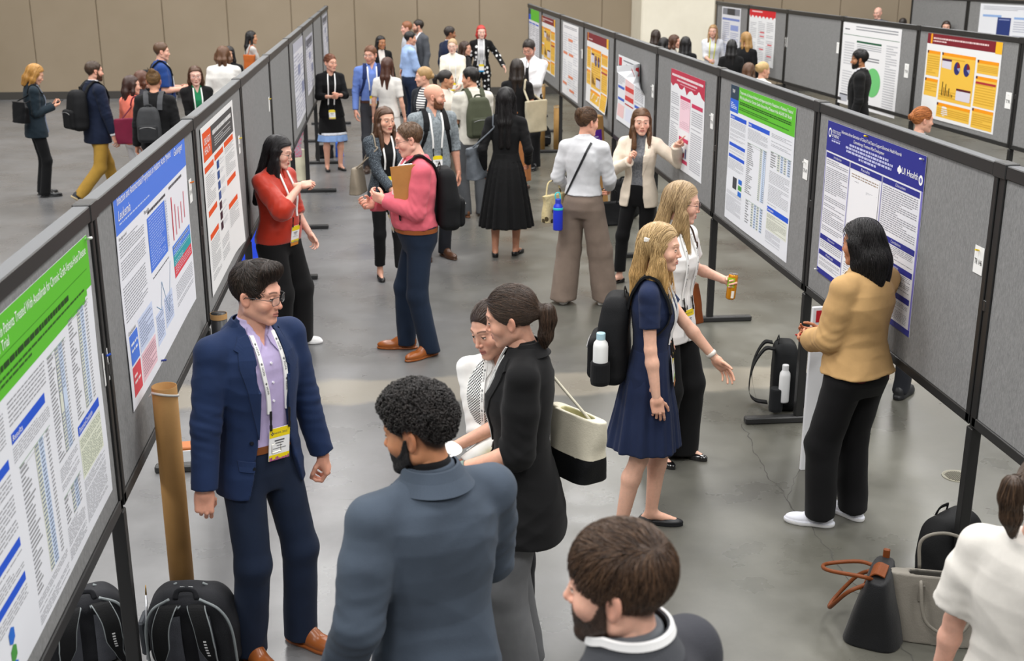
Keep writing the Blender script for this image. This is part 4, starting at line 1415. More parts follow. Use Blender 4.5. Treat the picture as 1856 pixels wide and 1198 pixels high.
def rowp(r, y, off=0.0):
    """point of a row at world Y=y, off metres in front of the panel's middle plane"""
    R = ROWS[r]; d = np.array(R['d']); p = np.array(R['o']) + d * (y / d[1])
    n = np.array([d[1], -d[0]]) * R['face']
    return p + n * off
def rowrot(r):
    d = ROWS[r]['d']; return math.atan2(d[1], d[0]) - math.pi / 2
def board(r, y0, y1, label, group, top=2.10):
    p = rowp(r, y0); L = (y1 - y0) / ROWS[r]['d'][1]
    t = empty('poster_board', (p[0], p[1], 0), rowrot(r))
    tag(t, label, 'poster board', group)
    e = .014
    m = MB(); m.box((-.017, e + .03, .93), (.017, L - e - .03, top - .04)); m.build('fabric_panel', CLOTH, t)
    m = MB(); m.box((-.030, .057, top - .058), (.030, L - .057, top), 0, .004); o = m.build('top_rail', [RAIL, RAILTOP], t)
    for pl in o.data.polygons:
        if pl.normal.z > .9: pl.material_index = 1
    m = MB(); m.box((-.026, e, .895), (.026, L - e, .945), 0, .004); m.build('bottom_rail', RAIL, t)
    for yy in (e, L - e - .036):
        m = MB(); m.box((-.026, yy, .90), (.026, yy + .036, top - .04), 0, .003); m.build('side_rail', POST, t)
    return t
def stand(r, y, label, group, top=2.10):
    p = rowp(r, y)
    t = empty('board_stand', (p[0], p[1], 0), rowrot(r))
    tag(t, label, 'stand', group)
    m = MB(); m.box((-.020, -.012, .045), (.020, .012, top - .06), 0, .003); m.box((-.026, -.026, .045), (.026, .026, .885), 0, .004); m.build('post', POST, t)
    m = MB(); m.box((-.033, -.055, top - .062), (.033, .055, top + .006), 0, .004); m.build('cap', RAIL, t)
    m = MB(); m.box((-.36, -.032, .0), (.36, .032, .045), 0, .008); m.build('foot', RAIL, t)
    m = MB(); m.box((-.0265, -.0125, 1.44), (.0265, .0125, 1.49), 0, .003); m.build('joint_clip', RAIL, t)
LY = [-.18, 2.08, 4.38, 6.76, 8.98, 11.2, 13.43, 15.65, 17.9, 20.1, 22.3]
RY = [2.58, 4.87] + [7.17 + 2.29 * i for i in range(7)] + [22.95]
SY = [10.3, 12.75, 15.2, 17.65, 19.95, 21.93, 23.87]
TY = [17.9, 20.2, 22.5 + 1.0, 25.2]
LN = ['', 'the green banded poster', 'the royal blue banded poster', 'the orange and charcoal poster', 'E next beyond the orange header', 'E two beyond the orange header', 'the plain pale poster', 'the grey poster with dark heading', 'E second from the far end', 'the small pale far poster']
RN = ['E at the right edge', 'the navy banded poster', 'the green poster with dark corner', 'the crimson poster', 'the two-flag poster', 'the yellow curled poster', 'the plain white poster', 'the farther yellow poster', 'the small green end poster']
SN = ['E right of the pie charts', 'the yellow pie chart poster', 'the green disc poster', 'E beside the green disc', 'the bright red headed poster', 'the pale photo header poster']
TN = ['E', 'the pale blue column poster', 'E at its left end']
def row(r, Y, N, first, where, group, top=2.10):
    for i in range(first, len(Y) - 1):
        t = N[i]; board(r, Y[i], Y[i + 1], 'grey board in the %s holding %s' % (where, t) if t[0] != 'E' else 'empty grey board in the %s,%s' % (where, t[1:]), group, top)
    for i in range(first, len(Y)):
        t = N[min(i, len(N) - 1)]; e = 'near end' if i < len(Y) - 1 else 'far end'
        stand(r, Y[i], ('black stand at %s of %s' % (e, t) if t[0] != 'E' else 'black stand at %s of the empty board%s' % (e, t[1:])) + (', %s' % where if r in 'T' else ''), group.replace('poster boards', 'stands'), top)
row('L', LY, LN, 1, 'left row', 'poster boards of the left row')
row('R', RY, RN, 0, 'right row', 'poster boards of the right row')
row('S', SY, SN, 0, 'second right row', 'poster boards of the second right row')
row('T', TY, TN, 1, 'farthest row', 'poster boards of the farthest row', 2.16)

# ------------------------------------------------------------------ posters
class Poster:
    def __init__(s, w, h, paper='#f0f0f2', seed=1):
        s.w, s.h = w, h; s.V = []; s.F = []; s.M = []; s.n = 0; s.mats = {}; s.r = random.Random(seed)
        s.bend = None
        s.sheet(paper)
    def mi(s, c):
        if c not in s.mats: s.mats[c] = len(s.mats)
        return s.mats[c]
    def raw(s, V, F, c):
        k = s.mi(c)
        s.V += [tuple(v) for v in V]
        for f in F: s.F.append([i + s.n for i in f]); s.M.append(k)
        s.n += len(V)
    def sheet(s, c, n=12):
        V = [(s.w * i / n, s.h * j / n, 0) for j in range(n + 1) for i in range(n + 1)]
        F = [(j * (n + 1) + i, j * (n + 1) + i + 1, (j + 1) * (n + 1) + i + 1, (j + 1) * (n + 1) + i) for j in range(n) for i in range(n)]
        V += [(x, y, -.0012) for x, y, _ in V]; m = (n + 1) ** 2
        F += [tuple(m + q for q in f[::-1]) for f in list(F)]
        ring = [i for i in range(n + 1)] + [(j + 1) * (n + 1) - 1 for j in range(1, n + 1)] + [n * (n + 1) + i for i in range(n - 1, -1, -1)] + [j * (n + 1) for j in range(n - 1, 0, -1)]
        for a, b in zip(ring, ring[1:] + ring[:1]): F.append((a, m + a, m + b, b))
        s.raw(V, F, c)
    def rect(s, x0, y0, x1, y1, c, z=1):
        """fractions of the sheet, y from the top"""
        n = max(1, int(abs(x1 - x0) * 6)); zz = z * .0004
        X = [s.w * (x0 + (x1 - x0) * i / n) for i in range(n + 1)]; a = s.h * (1 - y1); b = s.h * (1 - y0)
        V = [(x, a, zz) for x in X] + [(x, b, zz) for x in X]
        s.raw(V, [(i, i + 1, n + 2 + i, n + 1 + i) for i in range(n)], c)
    def poly(s, pts, c, z=1): s.raw([(s.w * x, s.h * (1 - y), z * .0004) for x, y in pts], [tuple(range(len(pts)))[::-1]], c)
    def disc(s, x, y, rx, ry, c, z=2, a0=0, a1=360):
        P = [(x + rx * math.sin(math.radians(a)), y - ry * math.cos(math.radians(a))) for a in np.linspace(a0, a1, 28)]
        s.raw([(s.w * px, s.h * (1 - py), z * .0004) for px, py in P + [(x, y)]], [(i + 1, i, 28) for i in range(27)], c)
    def text(s, t, x, y, w, h, c='#ffffff', z=3, shear=0.0):
        V, F = flat_text(t, shear=shear); m = V.max(0)
        s.raw([(s.w * (x + w * v[0] / m[0]), s.h * (1 - y - h) + s.h * h * v[1] / m[1], z * .0004) for v in V], F, c)
    def lines(s, x0, y0, x1, y1, n, c='#77777c', z=2, th=.42, words=True):
        if words and n > 2:
            n = int(round(n * 1.5)); th *= .82; v = [int(c[i:i + 2], 16) for i in (1, 3, 5)]
            if sum(v) < 480: c = '#%02x%02x%02x' % tuple(min(255, int(q + (235 - q) * .28)) for q in v)
        dy = (y1 - y0) / n
        for i in range(n):
            y = y0 + dy * i
            if s.r.random() < .07: continue
            end = x1 if s.r.random() > .18 else x0 + (x1 - x0) * s.r.uniform(.4, .9)
            if not words: s.rect(x0, y, end, y + dy * th, c, z); continue
            x = x0
            while x < end - .004:
                w = min(s.r.uniform(.010, .035), end - x); s.rect(x, y, x + w, y + dy * th, c, z); x += w + .0055
    def table(s, x0, y0, x1, y1, rows, bands=(), first=.38):
        for (a, b, c) in bands: s.rect(x0 + (x1 - x0) * a, y0, x0 + (x1 - x0) * b, y1, c, 1)
        s.rect(x0, y0, x1, y0 + .002, '#5d8a57', 2); s.rect(x0, y0 + (y1 - y0) / rows, x1, y0 + (y1 - y0) / rows + .0015, '#8a8a8a', 2)
        dy = (y1 - y0) / rows
        for i in range(rows):
            y = y0 + dy * (i + .25)
            s.rect(x0 + .004, y, x0 + (x1 - x0) * first * s.r.uniform(.35, .95), y + dy * .42, '#8d8d90', 2)
            for (a, b, c) in bands:
                xm = x0 + (x1 - x0) * (a + b) / 2; s.rect(xm - .010, y, xm + .010, y + dy * .42, '#7f8ba0', 3)
            s.rect(x1 - .03, y, x1 - .012, y + dy * .42, '#9a9a9d', 2)
    def place(s, r, y_left, z0, label, name='poster', off=.021, tilt=0.0, group=None, bend=None):
        f = ROWS[r]['face']; p = rowp(r, y_left, off)
        V = np.array(s.V)
        V[:, 2] *= 1.6
        b = bend or (lambda x, y: .004 * np.sin(x / s.w * 5) * (1 - y / s.h) + .003 * np.sin(y / s.h * 4 + 1) ** 2)
        V[:, 2] += b(V[:, 0], V[:, 1])
        o = mesh_obj(name, V, s.F, [plain(c, .5, spec=.3) for c in s.mats], None, s.M, smooth=False)
        R = np.array(Matrix.Rotation(rowrot(r), 3, 'Z')) @ np.stack([np.array([0, 1.0 if f > 0 else -1.0, 0]), np.array([0, 0, 1.0]), np.array([f * 1.0, 0, 0])], 1)
        R = R @ np.array(Matrix.Rotation(tilt, 3, 'Z'))
        M = Matrix.Identity(4)
        for i in range(3):
            for j in range(3): M[i][j] = R[i, j]
            M[i][3] = (p[0], p[1], z0)[i]
        o.matrix_world = M
        return tag(o, label, 'poster', group)
    def pins(s): pass

BLUE, GREEN, BAND1, BAND2 = '#2458d2', '#5fc02f', '#dfe3d4', '#cddcf2'
# left, nearest: green-banded sheet
q = Poster(1.56, .985, '#e9ebf1', 11)
q.rect(0, 0, 1, .185, GREEN, 1); q.rect(0, .185, .955, .205, GREEN, 1); q.rect(0, .205, .935, .225, GREEN, 1)
q.text('Characteristics in Patients Treated With Axatilimab for Chronic Graft-Versus-Host Disease', .22, .028, .755, .032)
q.text('AGAVE-201 Trial', .22, .070, .17, .030)
q.rect(.02, .112, .97, .114, '#3c7d22', 2); q.lines(.05, .135, .80, .158, 1, '#23451a', 3, .8); q.lines(.05, .17, .93, .205, 2, '#2d5a20', 3)
q.lines(.02, .26, .31, .36, 6); q.rect(.02, .40, .31, .43, BLUE); q.lines(.02, .445, .31, .62, 9)
q.lines(.34, .25, .58, .33, 4); q.rect(.34, .345, .56, .378, BLUE); q.text('Results', .345, .352, .06, .018)
q.lines(.34, .39, .58, .44, 4)
q.table(.36, .46, .57, .885, 30, ((.47, .60, BAND1), (.60, .76, BAND2)))
q.lines(.36, .90, .58, .985, 7)
q.rect(.02, .64, .31, .668, BLUE); q.lines(.02, .68, .31, .74, 4); q.rect(.02, .75, .31, .778, BLUE); q.lines(.02, .79, .31, .83, 3)
for yy, c in ((.845, '#2b6fd0'), (.90, '#4d9a45'), (.95, '#2b6fd0')): q.poly([(.185, yy), (.20, yy - .012), (.215, yy), (.215, yy + .03), (.20, yy + .042), (.185, yy + .03)], c, 2)
q.rect(.02, .85, .12, .95, '#5b5c63', 2)
q.table(.60, .255, .745, .62, 28, ((.42, .56, BAND1), (.60, .80, BAND2)))
q.table(.775, .215, .955, .58, 28, ((.44, .58, BAND1), (.58, .76, BAND2)))
q.lines(.60, .64, .745, .72, 7); q.table(.60, .74, .745, .84, 7, ((.42, .56, BAND1), (.60, .80, BAND2))); q.lines(.60, .85, .745, .97, 9)
q.rect(.765, .595, .96, .63, BLUE); q.text('Discussion/Conclusion', .772, .602, .12, .02)
q.rect(.765, .64, .96, .79, '#e4e8d6', 1); q.lines(.772, .65, .955, .785, 11, '#5f6a52'); q.lines(.765, .80, .96, .96, 14)
q.place('L', 2.70, 1.025, 'white research poster with a bright green title band, on the nearest board at left')
# left, second: blue band
q = Poster(1.71, .90, '#eeeff6', 12)
q.rect(0, 0, 1, .185, '#4f7fe6')
q.text('Infection and Antimicrobial Prophylaxis in Pediatric Acute Myeloid', .03, .022, .72, .05, shear=.25)
q.text('Leukemia', .03, .085, .135, .045, shear=.25)
q.text('Geisinger', .80, .035, .15, .055, shear=.2)
q.lines(.035, .142, .40, .175, 2, '#c6d6fb', 3)
q.text('Background', .02, .20, .08, .018, '#33343a'); q.lines(.02, .225, .30, .40, 9, '#6d6e77'); q.lines(.02, .43, .28, .60, 8, '#6d6e77')
q.text('Results', .32, .195, .06, .018, '#33343a'); q.lines(.36, .215, .62, .235, 1, '#44454c', 2, .7)
q.rect(.345, .245, .60, .52, '#4f7fe6'); q.lines(.36, .255, .57, .51, 12, '#c6d6fb', 3, .3)
q.rect(.605, .245, .635, .52, '#e2e6f4'); q.lines(.61, .255, .632, .51, 12, '#9aa2b8', 3, .4)
q.lines(.68, .205, .90, .23, 1, '#55565e', 2, .6)
for i, hh in enumerate((.24, .17, .13, .14, .19)): q.rect(.70 + i * .052, .27 + (.24 - hh) * .8, .712 + i * .052, .27 + .24 - i * .012, '#e58a96' if i else '#d8404e', 2)
q.lines(.68, .545, .95, .56, 1, '#777777', 2, .5)
q.rect(.67, .43 + .1, .985, .585, '#4f86e4'); q.rect(.67, .585, .985, .645, '#2fa3ac'); q.rect(.67, .645, .985, .71, '#e04a56')
q.lines(.685, .54, .96, .70, 8, '#d9e6f6', 3, .28)
q.lines(.36, .55, .60, .565, 1, '#55565e')
for a, b in (((.36, .70), (.42, .75)), ((.42, .75), (.46, .62)), ((.46, .62), (.53, .82)), ((.53, .82), (.61, .58))):
    dx, dy = b[0] - a[0], b[1] - a[1]; q.poly([a, (a[0] + .004, a[1]), (b[0] + .004, b[1]), b], '#6f9fc4', 2)
q.lines(.36, .84, .62, .86, 1, '#88898f')
q.text('Conclusions', .02, .635, .08, .018, '#33343a')
q.rect(.025, .66, .115, .80, '#4f7fe6'); q.rect(.025, .81, .115, .95, '#e04a56')
q.lines(.035, .70, .105, .76, 2, '#e9effc', 3, .4); q.lines(.035, .85, .105, .91, 2, '#fbe4e6', 3, .4)
q.rect(.13, .64, .31, .80, '#cfdaf4'); q.rect(.13, .81, .31, .95, '#f0c8d2'); q.lines(.14, .655, .30, .785, 6, '#717b98', 3); q.lines(.14, .825, .30, .935, 5, '#94707c', 3)
q.rect(.34, .74, .45, .90, '#cfdaf4'); q.rect(.47, .72, .60, .88, '#cfdaf4'); q.lines(.35, .755, .44, .885, 6, '#717b98', 3); q.lines(.48, .735, .59, .865, 6, '#717b98', 3)
q.lines(.67, .75, .97, .88, 7, '#7b7c86'); q.lines(.05, .965, .95, .985, 1, '#9a9ba4')
q.place('L', 4.71, 1.165, 'white research poster with a royal blue title band, second board of the left row')
# left, third: orange and charcoal
q = Poster(1.47, .99, '#efefef', 13)
q.rect(.03, .035, .26, .205, '#e8541c'); q.rect(.26, .035, .95, .205, '#4b4b4d')
q.text('ORLANDO', .06, .07, .17, .042); q.text('HEALTH', .06, .125, .15, .042)
q.lines(.30, .07, .90, .10, 1, '#e8e8e8', 3, .9); q.lines(.34, .12, .86, .18, 3, '#c9c9c9', 3, .5)
for x, y, w in ((.03, .235, .25), (.31, .225, .27), (.62, .215, .30), (.05, .50, .24), (.64, .47, .27), (.05, .64, .24), (.64, .63, .27)): q.rect(x, y, x + w, y + .036, '#e8541c')
for i in range(7): q.rect(.36, .275 + i * .065, .43, .325 + i * .065, '#24508f' if i < 4 else '#3b2230', 2); q.lines(.45, .28 + i * .065, .58, .32 + i * .065, 3, '#b3b5ba')
q.lines(.04, .28, .28, .48, 10, '#8b8c90'); q.lines(.63, .26, .93, .45, 10, '#8b8c90'); q.lines(.05, .69, .30, .93, 12, '#8b8c90'); q.lines(.65, .68, .92, .80, 6, '#8b8c90'); q.lines(.36, .78, .58, .92, 6, '#a9aaae')
q.place('L', 6.97, 1.02, 'white poster with an orange and charcoal header, on the third board of the left row', bend=lambda x, y: .05 * np.clip(x / 1.47 - .7, 0, 1) ** 2 * 6 * np.clip(1 - y / .9, 0, 1) + .004)
for (y0, w, h, z, seed, lab) in ((14.0, 1.63, .95, 1.05, 3, 'pale grey poster on the far left row, left of another pale poster'), (16.15, 1.45, .74, 1.19, 4, 'grey printed poster with a dark heading near the far end of the left row'), (20.5, 1.5, .7, 1.3, 5, 'small pale poster at the far end of the left row')):
    q = Poster(w, h, '#d6d7de', seed); q.rect(0, 0, 1, .12, '#b3b5c2')
    for c in range(3): q.lines(.04 + c * .32, .16, .32 + c * .32, .95, 18, '#a9abbb', 2, .5, False)
    q.rect(.36, .3, .62, .42, '#8288a6', 2)
    if seed != 3: q.rect(.04, .05, .92, .20, '#5a5c66', 2)
    q.rect(.68, .55, .95, .7, '#8288a6', 2)
    q.place('L', y0, z, lab)

# right, nearest: navy band
NAVY = '#2b2f8c'
q = Poster(1.37, .93, '#e9e9ef', 21)
q.rect(0, 0, 1, .19, NAVY); q.rect(0, .965, 1, 1, NAVY); q.rect(.985, .19, 1, .965, '#7d78c4'); q.rect(0, .19, .008, .965, '#b9b8de')
q.text('Informatics-driven Extraction of Clinical Trial Data to Support Electronic Health Records', .17, .030, .62, .026)
q.text('Chemotherapy Treatment Plan Development', .31, .062, .32, .025)
for i, (a, b) in enumerate(((.27, .68), (.23, .72), (.24, .71), (.38, .56))): q.lines(a, .094 + i * .021, b, .094 + i * .021 + .018, 1, '#c3c6ea', 3, .75)
q.disc(.035, .072, .018, .030, '#ffffff'); q.disc(.035, .072, .011, .019, NAVY, 3)
q.text('RETZKY COLLEGE', .062, .048, .10, .020); q.text('OF PHARMACY', .062, .074, .085, .020); q.rect(.062, .103, .165, .105, '#c3c6ea', 3); q.lines(.062, .112, .16, .125, 1, '#c3c6ea', 3, .8)
q.text('UI Health', .805, .105, .145, .036); q.disc(.782, .118, .010, .017, '#ffffff'); q.disc(.782, .136, .008, .013, '#ffffff'); q.disc(.771, .127, .008, .013, '#ffffff'); q.disc(.793, .127, .008, .013, '#ffffff')
q.disc(.972, .135, .017, .028, '#ffffff'); q.disc(.972, .135, .009, .014, '#6c70b4', 3)
def head_(x0, x1, y, t):
    q.rect(x0, y, x1, y + .033, NAVY, 2); q.text(t, (x0 + x1) / 2 - .045, y + .007, .09, .017, '#dfe0f4')
head_(.012, .285, .20, 'Introduction'); head_(.298, .625, .20, 'Results'); head_(.638, .975, .20, 'Discussion')
q.rect(.289, .2, .294, .96, '#8d8cc4', 2); q.rect(.629, .2, .634, .96, '#8d8cc4', 2)
q.lines(.02, .245, .275, .46, 12, '#6a6b74'); q.lines(.02, .48, .275, .72, 13, '#6a6b74')
head_(.012, .285, .735, 'Objective'); q.lines(.02, .775, .275, .825, 3, '#6a6b74'); head_(.012, .285, .84, 'Methods'); q.lines(.02, .88, .275, .955, 5, '#6a6b74')
q.rect(.31, .245, .61, .95, '#f1f1f4', 2); q.lines(.32, .26, .60, .29, 2, '#a08d7c', 3); q.lines(.32, .30, .46, .56, 12, '#8a8b92', 3); q.rect(.48, .33, .60, .47, '#c9cacf', 3); q.lines(.485, .335, .595, .465, 14, '#a2a3aa', 4); q.rect(.48, .50, .60, .70, '#d5d6da', 3); q.lines(.485, .505, .595, .695, 18, '#a2a3aa', 4); q.lines(.32, .58, .46, .93, 16, '#a2a3aa', 3)
q.lines(.645, .245, .965, .50, 14, '#6a6b74'); head_(.638, .975, .52, 'Conclusions'); q.lines(.645, .56, .965, .635, 5, '#6a6b74'); head_(.638, .975, .65, 'Future Directions'); q.lines(.645, .69, .965, .78, 6, '#6a6b74'); head_(.638, .975, .80, 'References'); q.lines(.645, .84, .965, .955, 9, '#7f808a')
q.place('R', 6.97, 1.085, 'white research poster with a navy title band beside the woman in the tan jacket')
# right, second: green band
q = Poster(1.53, 1.03, '#e9ebf1', 22)
q.rect(0, 0, .145, .10, '#2a3f52'); q.rect(0, .10, .145, .195, '#2f66d8'); q.rect(.145, 0, 1, .185, GREEN)
q.text('TRF', .03, .03, .05, .025); q.lines(.02, .125, .12, .175, 3, '#dfe8fb', 3, .6)
q.text('Treatment of Infusion-Related and Hypersensitivity Reactions in Patients Treated', .165, .022, .80, .030)
q.text('With Axatilimab for Chronic Graft-Versus-Host Disease in the AGAVE-201 Study', .165, .058, .79, .030)
q.lines(.165, .10, .95, .125, 2, '#2b5a1d', 3, .6); q.lines(.165, .14, .93, .165, 2, '#3a7526', 3, .5)
q.rect(.015, .215, .295, .245, BLUE); q.rect(.33, .215, .66, .245, BLUE); q.text('Introduction', .02, .221, .07, .017); q.text('Results', .335, .221, .05, .017)
q.lines(.02, .255, .29, .40, 11, '#93949c'); q.rect(.015, .42, .295, .445, BLUE); q.lines(.02, .455, .29, .495, 3, '#93949c'); q.rect(.015, .505, .295, .53, BLUE); q.lines(.02, .54, .29, .62, 5, '#93949c')
q.rect(.12, .66, .19, .745, '#45464d', 2)
for yy, c in ((.655, '#2b6fd0'), (.70, '#4d9a45'), (.745, '#2b6fd0')): q.rect(.22, yy, .28, yy + .034, c, 2)
q.lines(.02, .78, .29, .94, 12, '#93949c')
q.lines(.33, .26, .64, .34, 6, '#93949c'); q.table(.33, .36, .64, .72, 26, ((.66, .76, BAND1), (.80, .96, BAND2))); q.table(.36, .76, .64, .93, 9, ((.34, .46, BAND1), (.50, .62, BAND2), (.66, .76, BAND1), (.82, .96, BAND2)), .3)
q.lines(.69, .22, .97, .32, 7, '#93949c'); q.table(.69, .34, .98, .45, 7, ((.34, .46, BAND1), (.50, .62, BAND2), (.66, .76, BAND1), (.82, .96, BAND2)), .3); q.lines(.69, .47, .97, .70, 15, '#93949c')
q.rect(.69, .71, .99, .745, BLUE); q.text('Conclusions', .695, .718, .09, .018); q.rect(.69, .75, .98, .87, '#e6e8dc'); q.lines(.70, .76, .97, .865, 8, '#6e7266', 3); q.lines(.69, .88, .90, .96, 6, '#a5a6ae')
q.place('R', 9.09, .985, 'white research poster with green title band and dark blue corner, right row')
# crimson wave
q = Poster(1.24, .86, '#eceef2', 23); CR = '#c0304c'
pts = [(0, 0), (1, 0), (1, .20)] + [(1 - i / 14, .17 + .03 * math.sin(i * 2.1) + .02 * (i % 2) - .006 * abs(i - 7)) for i in range(1, 14)] + [(0, .15)]
q.rect(0, 0, 1, .13, CR)
for (xa, ya), (xb, yb) in zip(pts[2:-1], pts[3:]): q.poly([(xb, .13), (xa, .13), (xa, ya), (xb, yb)], CR)
q.lines(.04, .045, .96, .075, 1, '#fbe9ec', 3, .8); q.lines(.2, .09, .8, .115, 1, '#f6d5db', 3, .7); q.lines(.3, .125, .75, .14, 1, '#e8a5b2', 3, .6)
q.rect(.32, .24, .62, .275, '#cf3a62', 2); q.rect(.32, .275, .62, .58, '#f3d3df', 2); q.rect(.66, .27, .96, .31, '#cf3a62', 2)
q.lines(.34, .29, .60, .57, 10, '#c7a2b2', 3)
q.lines(.03, .24, .28, .95, 32, '#b2b3bb', words=False); q.lines(.66, .34, .96, .95, 28, '#b2b3bb', words=False)
q.rect(.33, .66, .60, .70, '#cf3a62', 2); q.rect(.33, .88, .60, .92, '#cf3a62', 2)
for i, hh in enumerate((.06, .09, .05, .10)): q.rect(.38 + i * .05, .86 - hh, .41 + i * .05, .86, ('#cf3a62', '#3b4a86')[i % 2], 2)
q.place('R', 11.11, 1.10, 'white poster with a jagged crimson title band behind the woman in the cream blazer')
# two-flag poster with curling corner
q = Poster(1.50, .73, '#eceef2', 24)
q.rect(.02, .03, .14, .15, '#c9323c'); q.rect(.02, .15, .14, .18, '#5a4a52'); q.rect(.80, .05, .86, .17, '#5aa2dd'); q.rect(.86, .05, .93, .17, '#d23c44')
q.lines(.2, .05, .75, .08, 1, '#8a8b94', 3, .6); q.lines(.3, .1, .65, .12, 1, '#a2a3ac', 3, .6); q.rect(0, .20, .96, .24, '#5b6cc4')
q.rect(.30, .28, .62, .60, '#f0cfcf'); q.rect(.30, .42, .62, .49, '#d8433f', 2); q.rect(.30, .56, .62, .63, '#d8433f', 2); q.rect(.30, .68, .62, .70, '#c03028', 2)
q.rect(.02, .46, .27, .50, '#3d63c8', 2); q.rect(.02, .64, .27, .68, '#3d63c8', 2); q.rect(.66, .62, .96, .66, '#3d63c8', 2)
q.lines(.02, .28, .27, .44, 7, '#b2b3bb', words=False); q.lines(.66, .28, .96, .60, 14, '#b2b3bb', words=False); q.rect(.03, .74, .28, .93, '#efc9c9', 2); q.rect(.34, .74, .58, .93, '#dfe3f2', 2); q.lines(.66, .70, .96, .95, 10, '#b2b3bb', words=False)
q.place('R', 13.78, 1.15, 'white poster with red and blue flag marks and a curling upper corner', bend=lambda x, y: .30 * np.clip((x / 1.5 - .80) / .2, 0, 1) ** 2 * np.clip((y / .73 - .62) / .3, 0, 1) + .05 * np.clip(.25 - y / .73, 0, 1))
def gold(w, h, seed):
    q = Poster(w, h, '#ececec', seed)
    q.rect(0, .0, 1, .12, '#7d1f2b'); q.rect(.05, 0, .075, .12, '#f2a21c', 2); q.rect(.92, 0, 1, .13, '#f2b829', 2); q.lines(.09, .04, .84, .062, 1, '#e7c9c9', 3, .9); q.lines(.09, .075, .28, .095, 1, '#e7c9c9', 3, .8)
    G, O = '#f0c04a', '#f59a18'
    for (x0, y0, x1, y1) in ((.02, .20, .21, .50), (.02, .53, .21, .74), (.235, .20, .69, .76), (.235, .79, .69, .96), (.715, .22, .98, .37), (.715, .40, .98, .74), (.715, .76, .98, .98)):
        q.rect(x0, y0, x1, y1, G); q.rect(x0, y0, x1, y0 + .035, O, 2); q.rect(x0, y0, x0 + .02, y0 + .03, '#4a2330', 3)
        q.lines(x0 + .01, y0 + .06, x1 - .01, y1 - .02, max(3, int((y1 - y0) * 28)), '#d9a838', 3, .4, False)
    q.rect(.245, .28, .38, .40, '#d8d4e0', 4); q.rect(.245, .27, .38, .295, '#4a2347', 5); q.rect(.48, .60, .67, .72, '#d8d4e0', 4); q.rect(.48, .585, .67, .61, '#5a1f2b', 5)
    for x in (.46, .59):
        q.disc(x, .36, .042, .075, '#2e3170', 6); q.disc(x, .36, .042, .075, '#7d1f2b', 7, 0, 80); q.disc(x, .36, .042, .075, '#9aa0c4', 7, 80, 120)
    for i, hh in enumerate((.16, .10, .14, .07, .10, .04, .03)): q.rect(.28 + i * .024, .70 - hh, .292 + i * .024, .70, '#b27a2a' if i % 2 else '#5a4a20', 6)
    q.rect(.72, .46, .97, .485, '#b03038', 4)
    return q
gold(1.61, .89, 31).place('R', 16.03, 1.11, 'yellow and maroon poster with a curled lower edge, right row beyond the two-flag poster', bend=lambda x, y: .10 * np.clip(.22 - y / .89, 0, 1) * (.3 + x / 1.6) + .004)
q = Poster(1.53, 1.04, '#f0f0f2', 32); q.lines(.08, .04, .9, .08, 2, '#9a9aa2', words=False); q.lines(.05, .14, .32, .95, 26, '#cfd0d6', words=False); q.lines(.37, .14, .64, .95, 26, '#cfd0d6', words=False); q.lines(.69, .14, .95, .95, 26, '#cfd0d6', words=False)
for (x, y) in ((.38, .2), (.05, .4), (.42, .4), (.42, .7), (.05, .82), (.5, .88)): q.rect(x, y, x + .28, y + .035, '#e58a66', 3)
q.place('R', 18.32, .975, 'plain white poster with small orange headings between two yellow posters')
gold(1.75, .88, 33).place('R', 20.95, 1.11, 'yellow and maroon poster, second from the far end of the right row')
q = Poster(1.55, .98, '#e9ebf1', 34); q.rect(0, 0, .2, .1, '#2a3f52'); q.rect(0, .1, .2, .2, BLUE); q.rect(.2, 0, 1, .2, GREEN)
for c in range(3): q.lines(.03 + c * .33, .28, .30 + c * .33, .95, 20, '#b2b3bb', words=False); q.rect(.03 + c * .33, .24, .30 + c * .33, .265, BLUE, 2)
q.place('R', 22.85, 1.05, 'small green and blue banded poster at the far end of the right row')
# second right row
q = Poster(1.15, 1.0, '#dfe1e8', 41); q.rect(.05, .02, .95, .14, '#7f828c'); q.rect(.3, .02, .7, .14, '#34363c', 2); q.rect(.05, .2, .95, .24, '#6f84c8', 2); q.lines(.08, .28, .45, .95, 18, '#a9b0cc', words=False); q.rect(.5, .32, .9, .42, '#8fa0d8', 2); q.lines(.5, .46, .92, .95, 14, '#a9b0cc', words=False)
q.place('S', 23.50, 1.02, 'pale poster with a black and grey photo header in the second right row')
q = Poster(1.36, .96, '#eceef1', 42); q.rect(0, 0, 1, .13, '#d0202c'); q.lines(.1, .04, .85, .07, 1, '#f9d6d8', 3, .8)
for i in range(7): q.poly([(.02 + i * .14, .13), (.10 + i * .14, .13), (.06 + i * .14, .17)], '#d0202c', 1)
for c in range(3): q.lines(.05 + c * .32, .22, .30 + c * .32, .93, 22, '#c2c4ca', words=False)
for (x, y) in ((.45, .4), (.45, .47), (.75, .6), (.45, .7), (.75, .8)): q.rect(x, y, x + .16, y + .025, '#d96a72', 3)
q.place('S', 21.85, 1.10, 'white poster with a bright red header in the second right row')
q = Poster(1.93, 1.17, '#ececee', 43); q.lines(.04, .04, .18, .10, 2, '#6c6e74', words=False); q.lines(.24, .03, .95, .09, 2, '#9a9ca2', words=False); q.rect(.02, .14, .98, .145, '#2c6b4c', 2); q.rect(.27, .20, .70, .222, '#1f5c40', 2)
q.lines(.05, .2, .23, .9, 22, '#c9cacf', words=False); q.lines(.78, .2, .96, .95, 26, '#c2c3c8', words=False); q.lines(.28, .24, .70, .33, 4, '#b0b2b8', words=False); q.lines(.3, .38, .68, .44, 2, '#7c7e84', words=False)
q.disc(.60, .66, .13, .17, '#72c67a', 3); q.rect(.03, .88, .18, .96, '#b7b9c2', 2); q.rect(.03, .87, .18, .885, '#3c3e48', 3)
